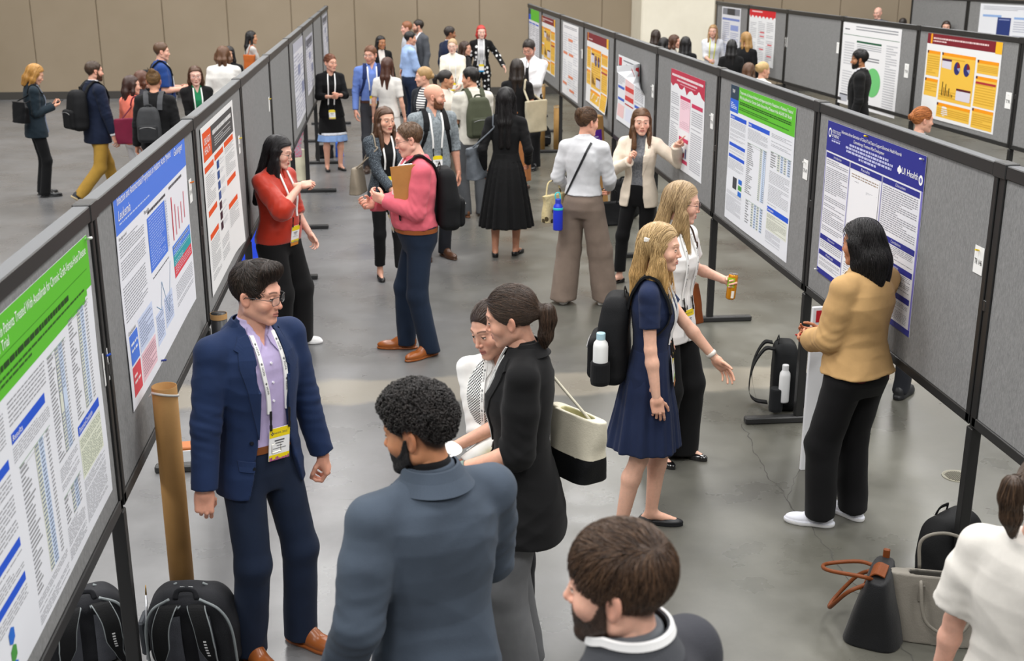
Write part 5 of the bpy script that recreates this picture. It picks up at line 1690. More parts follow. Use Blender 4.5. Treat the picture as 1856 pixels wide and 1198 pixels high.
q.place('S', 17.60, .855, 'white poster with a large green disc behind the man in the black suit')
gold(1.80, 1.03, 44).place('S', 14.93, .995, 'large yellow and maroon poster with two pie charts in the second right row')
q = Poster(1.9, 1.0, '#e6e8ee', 45); q.lines(.05, .04, .95, .12, 3, '#b2b4be', words=False); q.rect(.05, .20, .32, .24, '#8fb0e0', 2); q.rect(.27, .24, .46, .8, '#2c3c78', 2); q.lines(.29, .27, .44, .78, 10, '#8e9ac8', 3, .4, False); q.rect(.5, .22, .70, .26, '#8fb0e0', 2); q.rect(.74, .22, .95, .26, '#8fb0e0', 2); q.lines(.5, .3, .7, .9, 14, '#b9bccb', words=False); q.lines(.74, .55, .95, .9, 8, '#b9bccb', words=False)
for i in range(4): q.rect(.8 + i * .03, .42 - i % 2 * .05, .815 + i * .03, .50, '#5c6480', 2)
q.place('T', 23.15, 1.07, 'pale poster with a dark blue text column on the farthest board at upper right')

# number cards beside the posters
def card(r, y, z, txt, label, w=.085, h=.125, pin='#e8c81e', tilt=0.0, group=None):
    q = Poster(w, h, '#f3f3f1', 1)
    if txt: q.text(txt, .10, .46, .80, .20, '#1c1c1e', 2)
    o = q.place(r, y, z, label, 'number_card', .0195, tilt, group, bend=lambda x, y: 0.0015 + 0 * x)
    o['category'] = 'number card'
    m = MB(); f = ROWS[r]['face']
    m.tube([(w * .45, h * .86, .001), (w * .45, h * .86, .008)], .0035, 0, 8); m.tube([(w * .45, h * .86, .008), (w * .52, h * .90, .022)], .0045, 0, 8)
    m.build('push_pin', plain(pin, .3), o)
card('L', 4.315, 1.42, 'TR 144', 'white number card TR 144 pinned right of the green poster', pin='#2458d2')
card('L', 6.47, 1.68, 'TR 145', 'white number card pinned right of the blue banded poster', pin='#e07a30')
card('L', 8.66, 1.60, 'TR', 'white number card pinned right of the orange headed poster')
card('L', 10.95, 1.62, '', 'small blank-looking white card on the fourth board of the left row')
card('R', 5.02, 1.585, 'TR 146', 'white number card TR 146 pinned right of the navy poster')
card('R', 7.36, 1.595, 'TR 147', 'white number card TR 147 right of the green poster, right row', pin='#f0f0ee')
card('R', 9.66, 1.60, 'TR', 'white number card pinned right of the crimson poster', pin='#f0f0ee')
card('R', 11.95, 1.60, 'TR', 'white number card near the head of the cream blazer woman', pin='#f0f0ee')
card('R', 16.5, 1.62, '', 'white number card between the plain white and yellow posters', pin='#f0f0ee')
card('S', 19.98, 1.50, '', 'white number card right of the red headed poster', .10, .16, '#f0f0ee')
card('S', 17.80, 1.56, '', 'white number card on the empty board of the second right row', .10, .16, '#f0f0ee')
card('S', 15.50, 1.42, 'TR', 'white number card right of the green disc poster', .12, .18, '#f0f0ee')
card('S', 12.95, 1.32, 'TR', 'white number card right of the yellow pie chart poster', .12, .18, '#f0f0ee')
# push pins on the nearest sheets
def pin(r, y, z, c, label):
    p = rowp(r, y, .022); f = ROWS[r]['face']
    m = MB(); m.tube([(0, 0, 0), (f * .006, 0, 0)], .0045, 0, 8); m.tube([(f * .006, 0, 0), (f * .028, -.012, .006)], .005, 0, 8)
    tag(m.build('push_pin', plain(c, .3), smooth=True, loc=(p[0], p[1], z)), label, 'push pin')
pin('R', 6.35, 2.005, '#e8c81e', 'yellow push pin at the top edge of the navy poster')
pin('R', 5.63, 1.995, '#f2f2f0', 'white push pin at the upper right corner of the navy poster')
pin('R', 6.95, 1.10, '#f2f2f0', 'white push pin at the lower left corner of the navy poster')
pin('L', 4.24, 2.0, '#f2f2f0', 'white push pin at the upper right corner of the green poster')
pin('L', 5.32, 1.18, '#2a3a8c', 'dark blue push pin under the blue banded poster')
# ------------------------------------------------------------------ clothing helpers and things people carry
def J(c, **k):
    g = dict(name='jacket', m=fabric(c, weave=520, amt=.22), off=.020, sr=(.057, .050, .042), hem=-.125, amp=.0042, pad=.006,
             open=[(-.2, .06), (.05, .035), (.2, .022), (.40, .060), (.58, .062)], ext=[(-.16, .178, .122, .138), (-.03, .172, .115, .135)], collar=(.030, .008), lapel=True)
    g.update(k); return g
def S(c, **k):
    g = dict(name='shirt', m=fabric(c, weave=600, amt=.15), off=.008, sr=(.054, .047, .036), hem=.02, amp=.0032, collar=(.035, .004), open=[(.50, 0.0), (.535, .012), (.60, .034)])
    g.update(k); return g
def TR(c, **k):
    g = dict(m=fabric(c, weave=520, amt=.2), off=.012); g.update(k); return g
WIDE = (.102, .098, .110)

def lapels(o, g, skirts=True):
    """turned-back lapels along a jacket's opening"""
    op = np.array(g['open']); hw = lambda t: float(np.interp(t, op[:, 0], op[:, 1]))
    lo = g.get('lapel_to', .20)
    m = g.get('lapel_m', g['m'])
    for sg in (1, -1):
        A = [(sg * (hw(.555) + .002), .560), (sg * (hw(.45) + .001), .45), (sg * (hw(.32) + .001), .33), (sg * (hw(lo) + .002), lo)]
        B = [(sg * (hw(.555) + .038), .548), (sg * (hw(.45) + .064), .455), (sg * (hw(.32) + .050), .34), (sg * (hw(lo) + .006), lo - .01)]
        strip(o, 'lapel', A, B, m, o.obj, off=.003, thick=.004, nu=18, nv=5, fs=[o.fs[-1]])
        C = [(sg * (hw(.555) + .036), .556), (sg * (hw(.5) + .066), .512)]
        D = [(sg * (hw(.555) + .034), .535), (sg * (hw(.5) + .042), .488)]
        strip(o, 'collar_notch', C, D, m, o.obj, off=.004, thick=.004, nu=4, nv=3, fs=[o.fs[-1]])
def wings(o, m):
    """the two points of a shirt collar"""
    n = .052 if o.k.sex == 'm' else .044
    for sg in (1, -1):
        strip(o, 'collar', [(sg * n, .585), (sg * .012, .535)], [(sg * (n + .014), .535), (sg * .048, .478)], m, o.obj, off=.004, thick=.004, nu=6, nv=4, fs=o.fs[:1])
def buttons(o, x, ts, c, fs=None, r=.006):
    y = surf_y(o, [x] * len(ts), ts, 1, fs)
    for t, yy in zip(ts, y):
        m = MB(); p = loc3(o, x, yy, t); f = o.k.f
        m.tube([p - f * .002, p + f * .0065], r, 0, 10); m.build('button', plain(c, .35), o.obj, smooth=False)
def belt(o, c, t=.075, buckle='#c9c4b0', h=.032):
    P = []; k = o.k
    for a in np.linspace(0, 2 * math.pi, 48, endpoint=False):
        d = np.array([math.sin(a), math.cos(a)])
        rr = np.linspace(.05, .45, 160)
        W = np.stack([d[0] * rr, d[1] * rr, np.full(160, t * k.s)], 1) @ k.M.T + k.pel
        f = o.legf(W.astype(np.float32)); i = int(np.argmax(f > 0)); P.append(np.array([d[0] * rr[i], d[1] * rr[i], t * k.s]))
    P = np.array(P); n = len(P); V = []
    for z, e in ((-.5, -.002), (.5, -.002), (.5, .004), (-.5, .004)):
        q = P.copy(); l = np.linalg.norm(q[:, :2], axis=1)[:, None]; q[:, :2] *= (l + e) / l; q[:, 2] += z * h; V.append(q @ k.M.T + k.pel)
    F = [(r * n + j, r * n + (j + 1) % n, ((r + 1) % 4) * n + (j + 1) % n, ((r + 1) % 4) * n + j) for r in range(4) for j in range(n)]
    b = mesh_obj('belt', np.concatenate(V), F, plain(c, .4), o.obj, smooth=False)
    m = MB(); y = P[0][1] + .008
    q = [(-.022, y, -.019), (.022, y, -.019), (.022, y, .019), (-.022, y, .019)]
    m.tube([np.array([a, bb, t * k.s + c2]) @ k.M.T + k.pel for a, bb, c2 in q], .004, 0, 6, closed=True)
    m.build('buckle', plain(buckle, .3, .9), b)

def world_of(o, p):
    R = np.array(Matrix.Rotation(o.rz, 3, 'Z')); return np.asarray(p) @ R.T + o.loc
def sagittal(o, x, a0, a1, n, off=.006, tc=.40, xs=None):
    """points over the shoulder: rays in the plane at sideways offset x; angle 0 = up, + = forward"""
    k = o.k; out = []; nor = []
    xs = np.full(n, x) if xs is None else np.asarray(xs)
    for a, xx in zip(np.radians(np.linspace(a0, a1, n)), xs):
        d = np.array([0, math.sin(a), math.cos(a)]); r = np.linspace(.02, .42, 140)
        W = (np.array([xx, 0, tc]) * k.s + d * r[:, None]) @ k.M.T + k.pel
        f = o.fs[0](W.astype(np.float32))
        for g in o.fs[1:]: f = np.minimum(f, g(W.astype(np.float32)))
        ins = np.where(f < 0)[0]; i = ins[-1] + 1 if len(ins) else 20
        out.append(np.array([xx, 0, tc]) * k.s + d * (r[min(i, 139)] + off)); nor.append(d)
    return np.array(out), np.array(nor)
def ribbon(pts, nor, wdir, w, th, mb=None, mi=0):
    P = np.asarray(pts); N = np.asarray(nor); n = len(P); w2 = np.asarray(wdir) * w / 2
    V = np.concatenate([P - w2, P + w2, P + w2 + N * th, P - w2 + N * th])
    F = [(r * n + j, r * n + j + 1, ((r + 1) % 4) * n + j + 1, ((r + 1) % 4) * n + j) for r in range(4) for j in range(n - 1)] + [(0, n, 2 * n, 3 * n), (4 * n - 1, 3 * n - 1, 2 * n - 1, n - 1)]
    mb.add(V, F, mi)

PACKS = {}
def pack_mesh(key, f, lo, hi, res):
    if key not in PACKS: PACKS[key] = surface(f, lo, hi, res)
    return PACKS[key]
def backpack_parts(t, M, w, d, h, c, c2, res=.008, pocket=True, zipc='#8c8c8c', logo=None):
    """bag standing on z=0, its back panel at y=0 and its front towards -y; M: 4x4 numpy into the parent's space"""
    fo = Fold(int(w * 1000), (14, 14, 26))
    def body(P):
        q = P.copy(); q[:, 0] *= 1 + 1.5 * np.clip((P[:, 2] / h - .48), 0, 1) ** 2
        q[:, 1] = q[:, 1] * (1 + .55 * np.clip(P[:, 2] / h - .45, 0, 1))
        return rbox(q, (0, -d / 2, h / 2), (w / 2, d / 2, h / 2), min(d, w) * .36) - .004 * fo(P) - .003 * fo.ridge(P)
    tr = lambda V: V @ M[:3, :3].T + M[:3, 3]
    V, Q = pack_mesh(('b', w, d, h, res), body, (-w * .7, -d * 1.4, -.04), (w * .7, .06, h * 1.12), res)
    mesh_obj('bag_body', tr(V), Q, fabric(c, .75, 300, .3, sheen=0), t)
    if pocket:
        def pk(P): return smax(rbox(P, (0, -d * .98, h * .29), (w * .40, d * .22, h * .24), .035), -body(P) - .012, .01) - .003 * fo(P * 1.3)
        V, Q = pack_mesh(('p', w, d, h, res), pk, (-w * .6, -d * 1.45, -.03), (w * .6, -d * .4, h * .7), res)
        mesh_obj('front_pocket', tr(V), Q, fabric(c2, .75, 300, .3, sheen=0), t)
        z = MB(); pts = [(x, -d * 1.205, h * .47 - .03 * (abs(x) / w * 2.4) ** 2) for x in np.linspace(-w * .34, w * .34, 16)]
        z.tube(tr(np.array(pts)), .0035, 0, 6); z.build('zip', plain(zipc, .4, .3), t, smooth=True)
    hd = MB(); hd.tube(tr(bez([(-.045, -.02, h * .95), (-.03, -.03, h * 1.045), (.03, -.03, h * 1.045), (.045, -.02, h * .95)], 16)), .011, 0, 6, flat=M[:3, 1]); hd.build('handle', fabric(c, .8, sheen=0), t, smooth=True)
def M4(R, p):
    M = np.eye(4); M[:3, :3] = R; M[:3, 3] = p; return M
def wear_backpack(o, label, c='#17181b', c2='#101114', w=.30, d=.16, h=.45, t0=.06, straps=True, x0=0.0, front=True, strap_c=None, res=.009, sides=(1, -1)):
    t = empty('backpack', tuple(o.loc), o.rz); tag(t, label, 'backpack')
    k = o.k
    y = min(surf_y(o, np.linspace(-.08, .08, 5), np.full(5, t0 + .30), -1).min(), surf_y(o, [0], [t0 + .12], -1).min())
    p = np.array([x0, y - .004, t0 * k.s]) @ k.M.T + k.pel
    backpack_parts(t, M4(k.M, p), w, d, h, c, c2, res)
    if straps:
        mb = MB(); n = 20
        for sg in sides:
            P, N = sagittal(o, sg * .095, -75, 95, n, .004, xs=sg * np.linspace(.075, .112, n))
            P[0] = P[0] * .5 + np.array([sg * .07, y - .01, (t0 + h * .8 / k.s) * k.s]) * .5
            ribbon(P @ k.M.T + k.pel, N @ k.M.T, k.r, .058, .012, mb)
            if front:
                T = np.linspace(.36, .14, 10); X = sg * np.linspace(.115, .165, 10)
                yy = surf_y(o, X, T); Q = np.stack([X * k.s, yy + .004, T * k.s], 1)
                ribbon(np.vstack([P[-1:], Q]) @ k.M.T + k.pel, np.tile(k.f, (11, 1)), k.r, .040, .008, mb)
        mb.build('strap', fabric(strap_c or c, .8, sheen=0), t)
    return t

def tote(name, label, cat, loc, rz, w, wt, d, h, c, handles=None, c2=None, split=.45, tilt=(0, 0), res=.007, thick=.008, hc=None, hr=.007, inner=None, sag=.006):
    """open-topped bag standing on its base at loc"""
    t = empty(name, loc, rz); t.rotation_euler = (tilt[0], tilt[1], rz); tag(t, label, cat)
    fo = Fold(int(w * 997), (12, 12, 14)); thick = max(thick, res * 2.3)
    def f(P):
        u = np.clip(P[:, 2] / h, 0, 1)
        ww = w / 2 + (wt - w) / 2 * u; dd = d / 2 * (1 - .62 * u)
        n = 4; q = ((np.abs(P[:, 0]) / ww) ** n + (np.abs(P[:, 1]) / dd) ** n) ** (1 / n)
        s = (q - 1) * np.minimum(ww, dd) - sag * fo(P)
        out = np.maximum(s, np.maximum(-P[:, 2] + .001, P[:, 2] - h))
        return np.maximum(out, -np.maximum(s + thick, .012 - P[:, 2]))
    V, Q = surface(f, (-max(w, wt) * .65, -d * .7, -.02), (max(w, wt) * .65, d * .7, h + .03), res)
    fm = None; ms = [c]
    if c2 is not None:
        fm = (V[Q][:, :, 2].mean(1) < h * split).astype(int); ms = [c, c2]
    if inner is not None:
        ms = ms + [inner]; nn = V[Q]; ce = nn.mean(1); nr = np.cross(nn[:, 1] - nn[:, 0], nn[:, 2] - nn[:, 0])
        isin = (nr[:, 1] * ce[:, 1] + .35 * nr[:, 0] * ce[:, 0] < 0) & (ce[:, 2] > .03) & (np.abs(nr[:, 2]) < .8 * np.linalg.norm(nr, axis=1)); fm = np.zeros(len(Q), int) if fm is None else fm; fm = np.where(isin, len(ms) - 1, fm)
    mesh_obj('bag_body', V, Q, ms, t, fm)
    for hp in (handles or []):
        m = MB(); m.tube(bez(hp, 30), hr, 0, 8); m.build('handle', hc or c, t, smooth=True)
    return t
def held(o, sd, off=(0, 0, 0)):
    """world point in the palm of a hand"""
    M, w = o.hand[sd]; s = o.k.s
    return world_of(o, w + M @ (np.array([0, .075, -.028]) * s + np.array(off)))
def set_world(ob, R, p):
    M = Matrix.Identity(4)
    for i in range(3):
        for j in range(3): M[i][j] = R[i][j]
        M[i][3] = p[i]
    ob.matrix_world = M
def leather(c, rough=.42): return fabric(c, rough, 160, .22, .06, sheen=0)

def collar_ring(o, name, m, r0, r1, h0, h1, gap=0.0, thick=.006, dip=.03, n=56):
    """a collar standing round the neck: radius r0 at height h0 to r1 at h1 (metres about the neck base)"""
    k = o.k; V = []; ax = k.hc - k.nb; ax /= np.linalg.norm(ax); ax = k.u * .45 + ax * .55
    A = np.linspace(gap, 2 * math.pi - gap, n)
    for (r, h) in ((r0, h0), (r0 * .35 + r1 * .65, h0 * .45 + h1 * .55), (r1, h1), (r1 + thick, h1 - .001), (r0 * .35 + r1 * .65 + thick, h0 * .45 + h1 * .55), (r0 + thick, h0)):
        for a in A: V.append(k.nb + k.r * math.sin(a) * r + k.f * (math.cos(a) * r * 1.02) + ax * (h - dip * max(0, math.cos(a))) )
    F = [(r * n + j, r * n + j + 1, ((r + 1) % 6) * n + j + 1, ((r + 1) % 6) * n + j) for r in range(6) for j in range(n - 1)]
    F += [tuple(r * n for r in range(6)), tuple(r * n + n - 1 for r in range(5, -1, -1))]
    return mesh_obj(name, V, F, m, o.obj, smooth=False)

def shoulder_strap(t, o, sd, a, b, m, r=.008):
    """a bag's strap running up over its wearer's shoulder; a, b: fixing points in the bag's space"""
    rz = t.rotation_euler[2]; R = np.array(Matrix.Rotation(rz, 3, 'Z')); L = np.array(t.location)
    k = o.k; sg = 1 if sd == 'R' else -1; sh = k.sh[sd] - k.r * sg * .045 * k.s
    d = top_sdf
    top, nn = sagittal(o, sg * .125, -70, 70, 9, .008)
    W = [world_of(o, p @ k.M.T + k.pel) for p in top]
    A = R @ np.array(a) + L; B = R @ np.array(b) + L
    P = np.array([A] + W + [B]); P = (P - L) @ R
    mb = MB(); mb.tube(bez(P, 44), r, 0, 8); mb.build('strap', m, t, smooth=True)
# ------------------------------------------------------------------ everybody
SK1, SK2, SK3, SK4, SK5 = '#dba891', '#cf967a', '#b98261', '#96664a', '#e3b7a3'
BLK, NVY = '#17181b', '#1d2a46'
def dress_up(o):
    p = o.p
    for g in p.get('tops', []):
        if g.get('lapel') and o.near >= 1: lapels(o, g)
    if p.get('wing'): wings(o, p['tops'][0]['m'])
def P_(**k):
    o = add_person(k); dress_up(o); return o

# 1 the young man in the blue suit
o1 = P_(label='man with glasses in a blue suit and lilac shirt beside the near left board', H=1.78, sex='m', face=146, look=117, pitch=9, head=(463, 478), near=2, skin='#dba48d', brow='#2a1d16', lip='#b8736a', gaze=12,
    hair=dict(style='quiff', c='#17120f', c2='#352820', n=3200, lift=.004, sw=.0013), glasses='#2a2a2c', lanyard=dict(x=-.02, t=.16, tilt=.06, fs=1, nk=.05), wing=True,
    tops=[S('#b4a6cc', sl=0, hem=.065, open=[(.49, 0), (.54, .016), (.6, .04)]), J('#1a2b4d', open=[(-.2, .15), (-.03, .105), (.1, .075), (.25, .060), (.42, .070), (.58, .060)], lapel_to=.14)],
    legs=TR('#152136', r=(.092, .074, .074), off=.004), shoe=('dress', plain('#8f4f24', .3)), feet=dict(R=(.10, -.02, 8), L=(-.13, .03, -14)),
    R=dict(to=(.285, .02, .865), hand='loosefist', palm=(-.6, -1, 0)), L=dict(to=(-.275, .06, .875), hand='loosefist', palm=(.7, -.8, 0)))
belt(o1, '#7a4520')
collar_ring(o1, 'collar', o1.p['tops'][1]['m'], .112, .076, -.022, .030, gap=.85, thick=.007, dip=.07)
buttons(o1, .0, [.44, .36, .28], '#e8e6ee', o1.fs[:1], .005)
buttons(o1, .105, [.12, .01], '#11151f', [o1.fs[-1]], .008)
strip(o1, 'pocket_flap', [(.085, .035), (.155, .05)], [(.085, -.01), (.155, .005)], o1.p['tops'][1]['m'], o1.obj, off=.003, thick=.004, nu=6, nv=3, fs=[o1.fs[-1]])
strip(o1, 'breast_pocket', [(-.085, .375), (-.135, .385)], [(-.085, .358), (-.135, .368)], o1.p['tops'][1]['m'], o1.obj, off=.002, thick=.003, nu=6, nv=3, fs=[o1.fs[-1]])

# 2 curly-haired man seen from behind
o2 = P_(label='man with curly black hair in a charcoal blazer, back to us', H=1.80, sex='m', face=-28, look=-66, pitch=12, head=(750, 704), near=2, skin='#bd835f', brow='#120d0b', lip='#94584c', build=1.04,
    hair=dict(style='curly', c='#0c0a0a', c2='#2b2624', n=4200, fade=True), beard=('#15100e', .8, .0045),
    tops=[S('#141417', collar=(.055, .005)), J('#434d5a', collar=(.040, .014), off=.022, sr=(.066, .058, .048))], legs=TR('#1b1d22'), shoe=('dress', plain(BLK, .3)),
    L=dict(to=(-.28, .08, .92)), R=dict(to=(.20, .30, 1.02), hand='grip'))
collar_ring(o2, 'collar', o2.p['tops'][1]['m'], .112, .078, -.022, .040, gap=.55, thick=.007, dip=.07)
# 3 woman in the black blazer
o3 = P_(label='dark-haired woman with a ponytail in a black blazer holding a plate', H=1.74, sex='f', face=-86, look=-80, pitch=16, roll=-6, head=(916, 520), near=2, skin='#d9a48c', brow='#2a1c16', lip='#b46a62',
    hair=dict(style='pony', c='#21170f', c2='#4a382c', len=.12, n=3600, sw=.0013, tie=(0, -.118, -.005)), lanyard=dict(x=.02, t=.12),
    tops=[dict(name='top', m=fabric('#141416'), off=.008, sl=0, hem=-.02), J('#121214', sl=.60, hem=-.21, off=.024, sr=(.068, .062, .062), ext=[(-.26, .215, .150, .165), (-.13, .205, .14, .158), (-.03, .185, .122, .142)], open=[(-.3, .08), (0, .05), (.2, .03), (.4, .05), (.58, .055)], pad=.012)],
    legs=TR('#68696b', r=(.10, .085, .090)), shoe=('flat', plain(BLK, .4)),
    L=dict(to=(-.17, .25, 1.045), pole=(-.25, -1, -.5), hand='grip', palm=(.5, .1, .9)), R=dict(to=(.08, .28, 1.04), hand='grip', palm=(-.3, .1, 1)))
collar_ring(o3, 'collar', o3.p['tops'][1]['m'], .098, .066, -.022, .030, gap=.75, thick=.007, dip=.07)
# 4 woman in the houndstooth pinafore
o4 = P_(label='woman in a white shirt and houndstooth pinafore behind the black blazer', H=1.60, sex='f', face=196, look=226, pitch=17, roll=8, head=(880, 547), near=2, skin='#d8a68f', brow='#33221a', lip='#a95f5a',
    hair=dict(style='pony', c='#241811', c2='#3f2e24', len=.1, n=1500), lanyard=dict(x=.0, t=.04), wing=True,
    tops=[S('#ecebe8', hem=.0, amp=.005), dict(name='pinafore', m=fabric('#f0f0ee', pattern='check', c2='#17171a'), off=.017, sl=0, hem=-.2, amp=.003, tmax=.60, noshoulder=True, open=[(.33, 0), (.34, .052), (.48, .062), (.60, .06)], ext=[(-.3, .23, .17, .17), (-.05, .18, .13, .14)])],
    legs=TR('#222226'), shoe=('flat', plain(BLK, .4)),
    R=dict(to=(-.10, .23, 1.12), pole=(.8, -.6, -.6), hand='relax', palm=(0, -1, 0), fdir=(-.9, .1, .35)), L=dict(to=(.10, .27, 1.06), pole=(-.8, -.6, -.6), hand='relax', palm=(0, -1, .2)))
for sg in (1, -1): strip(o4, 'shoulder_strap', [(sg * .050, .32), (sg * .060, .42), (sg * .070, .53)], [(sg * .120, .32), (sg * .116, .42), (sg * .118, .50)], o4.p['tops'][1]['m'], o4.obj, off=.004, thick=.004, nu=14, nv=4, fs=o4.fs[:1])
# 5 bearded man, closest
o5 = P_(label='brown-haired bearded man in the foreground with a dark zip jacket', H=1.88, sex='m', face=-55, look=-76, pitch=6, head=(1126, 956), near=2, skin='#dcaa94', brow='#3a281d', lip='#b5726a',
    hair=dict(style='short', c='#2f2119', c2='#5a4331', n=5200, sw=.0012, lift=.006), beard=('#35251b', .75, .004),
    tops=[dict(name='shirt', m=fabric('#5b5e63'), off=.008, sl=0, collar=(.055, .010)), dict(name='jacket', m=fabric('#33343a', weave=300), off=.022, collar=(.030, .022), open=[(.3, 0), (.5, .012), (.6, .05)], amp=.004)],
    legs=TR('#22242a'), shoe=('sneaker', plain(BLK, .5)))
collar_ring(o5, 'collar', fabric('#44464b', weave=300), .100, .078, .000, .062, gap=.30, dip=.045)
collar_ring(o5, 'collar_piping', plain('#e4e4e4', .7), .0865, .083, .048, .064, gap=.30, thick=.007, dip=.045)
# 6 woman in the white tee
o6 = P_(label='woman with a low ponytail in a loose white tee at the right edge', H=1.66, sex='f', face=22, look=48, pitch=8, head=(1924, 824), near=2, skin='#ddaa95',
    hair=dict(style='pony', c='#2c1f18', c2='#54402f', len=.11, n=3000, sw=.0013, tie=(0, -.118, .035)),
    tops=[dict(name='tee', m=fabric('#d9d5ce', weave=700, amt=.15), off=.026, sl=.40, sr=(.075, .085, .08), hem=-.03, amp=.006, open=[(.52, 0), (.53, .05), (.6, .09)])],
    legs=TR('#2a2c33'), shoe=('sneaker', plain('#dddddd', .5)), lanyard=dict(t=.14), L=dict(to=(-.27, .03, .88)))
# 7 woman in the navy dress
o7 = P_(label='blonde woman in a short navy dress wearing a black backpack', H=1.68, sex='f', face=94, look=97, pitch=5, head=(1197, 405), near=2, skin='#e2b29a', brow='#8a6a48', lip='#c07d76',
    hair=dict(style='long', c='#94754a', c2='#d0b484', tip='#cfa465', len=.30, n=3600, sw=.0013, front=.02, th=-.004), lanyard=dict(x=.01, t=.13, band='#8cc63f', tag=True),
    tops=[dict(name='dress', m=fabric('#1b2643', weave=420), off=.008, sl=.30, sr=(.055, .056, .05), hem=-.10, amp=.003, open=[(.51, 0), (.52, .03), (.6, .07)])],
    legs=dict(name='skirt', m=fabric('#1b2643', weave=420), prof=[(-.40, .215, .18, .225), (-.20, .195, .155, .18), (-.04, .180, .122, .15), (.10, .152, .108, .110), (.17, .136, .103, .098)], flute=.010, nf=9),
    shoe=('flat', plain('#16171b', .45)), feet=dict(R=(.10, -.12, 12), L=(-.10, .03, -4)),
    R=dict(to=(.20, .06, .83), hand='relax'), L=dict(to=(-.16, .37, .96), hand='open', palm=(.6, 0, -.6)))
wear_backpack(o7, 'black backpack with a white bottle in its side pocket, worn by the blonde woman', w=.31, d=.17, h=.46, t0=-.03, res=.007)
# 8 woman with glasses and a can
o8 = P_(label='blonde woman with glasses in a white blouse holding a yellow drink can', H=1.71, sex='f', face=122, look=86, pitch=10, head=(1240, 330), near=2, skin='#e0b09a', brow='#8a6b4c', lip='#b9706a',
    hair=dict(style='long', c='#84694a', c2='#c8ae86', tip='#b99a68', len=.33, n=3000, sw=.0013, front=.045), glasses=('#3a2226', 'round'), lanyard=dict(x=.0, t=.07),
    tops=[S('#f1f0ee', sl=.33, sr=(.062, .066, .06), hem=-.14, amp=.005, off=.014, ext=[(-.2, .185, .13, .15), (-.05, .172, .115, .135)])],
    legs=TR('#111214', r=WIDE, hem=.03), shoe=('flat', plain('#0d0d0f', .12, coat=.6)), feet=dict(R=(.09, -.02, 14), L=(-.09, .06, -6)),
    L=dict(to=(-.27, .22, 1.14), pole=(-.6, -.9, -.7), hand='grip', palm=(.8, .5, 0), fdir=(.35, .9, .1)), R=dict(to=(.22, .08, .88)))
# 9 woman in the tan jacket
o9 = P_(label='woman with wavy black hair in a tan jacket facing the navy poster', H=1.67, sex='f', face=-52, look=-64, pitch=8, head=(1565, 399), near=2, skin='#b67c5b', brow='#15100e', lip='#96584c', build=1.14, belly=.02,
    hair=dict(style='long', c='#0a0909', c2='#242122', len=.215, wave=.012, thick=.006, full=1, n=3800, sl=.9, lift=.007, sw=.0014), lanyard=dict(x=0, t=.2),
    tops=[dict(name='shirt', m=fabric('#5a1626'), off=.01, sl=1.0, sr=(.05, .047, .045), collar=(.035, .01)), dict(name='jacket', m=fabric('#bf9a68', weave=560, amt=.18), off=.026, sl=.93, sr=(.066, .060, .052), hem=.0, amp=.0048, ext=[(-.13, .19, .135, .16), (-.03, .183, .13, .15)], open=[(.48, 0), (.54, .04), (.6, .06)], pad=.004)],
    legs=TR('#131316', r=(.104, .086, .078), amp=.005, hem=.06), shoe=('sneaker', (plain('#dfe1ea', .6), plain('#f3f3f4', .5))), feet=dict(L=(-.13, .06, -38), R=(.10, .02, -2)),
    L=dict(to=(-.10, .27, 1.05), pole=(-.6, -1, -.5), hand='grip', palm=(.8, .3, .4)), R=dict(to=(.05, .30, 1.07), hand='grip', palm=(-.8, .3, .4)))
buttons(o9, .012, [.42, .32, .22, .12], '#1b1614', [o9.fs[-1]], .007)

# 10 woman in the red blouse
o10 = P_(label='woman with long black hair and glasses in a red satin blouse', H=1.66, sex='f', face=128, look=108, pitch=15, head=(508, 247), near=1, fine=1, skin='#e2b5a2', brow='#17110f', lip='#b8605a', build=1.16, belly=.03,
    hair=dict(style='long', c='#0b0a0b', c2='#232023', len=.43, n=1800, front=.05, thick=.004), glasses=('#141414', 'round'), lanyard=dict(x=-.015, t=.12, band='#f2d81e', tag=True),
    tops=[dict(name='blouse', m=fabric('#ad2a12', rough=.42, weave=300, amt=.15, sheen=.3), off=.020, sl=.66, sr=(.072, .078, .050), hem=-.02, amp=.006, collar=(.03, .006), open=[(.48, 0), (.6, .02)])],
    legs=TR('#111113', r=(.112, .104, .112)), shoe=('sneaker', plain('#eeeeee', .5)), feet=dict(L=(-.13, .05, -28), R=(.10, 0, 6)),
    R=dict(to=(.0, .25, 1.39), pole=(.9, -.1, -1.0), hand='loosefist', palm=(-.3, -.6, -.8), fdir=(-.5, .7, .1)), L=dict(to=(-.26, .12, .93)))
# 11 man in the pink shirt
o11 = P_(label='balding man in a pink shirt with a clipboard, navy trousers and backpack', H=1.79, sex='m', face=-98, look=-94, pitch=17, head=(735, 222), near=1, fine=1, skin='#e2ae9a', brow='#6a4a34', lip='#bb7a70', build=1.15, belly=.065, fat=.007,
    hair=dict(style='rec', c='#4a3526', c2='#75593f', n=900), glasses='#2a2622', lanyard=dict(x=.03, t=.16),
    tops=[S('#d0606e', off=.018, hem=.062, amp=.008, sr=(.060, .056, .042))], legs=TR('#182538', r=(.088, .073, .068), waist=.09, off=.010), shoe=('dress', plain('#96521f', .32)), feet=dict(L=(-.11, -.05, -30), R=(.11, .09, 12)),
    L=dict(to=(-.10, .25, 1.21), pole=(-.6, -.7, -1), hand='grip', palm=(.8, .1, .3)), R=dict(to=(.05, .32, 1.16), pole=(.5, -.7, -1), hand='grip', palm=(-.7, .2, .4)))
belt(o11, '#8a4a1e', .05)
wear_backpack(o11, 'black backpack on the back of the man in the pink shirt', w=.32, d=.17, h=.47, t0=.03)
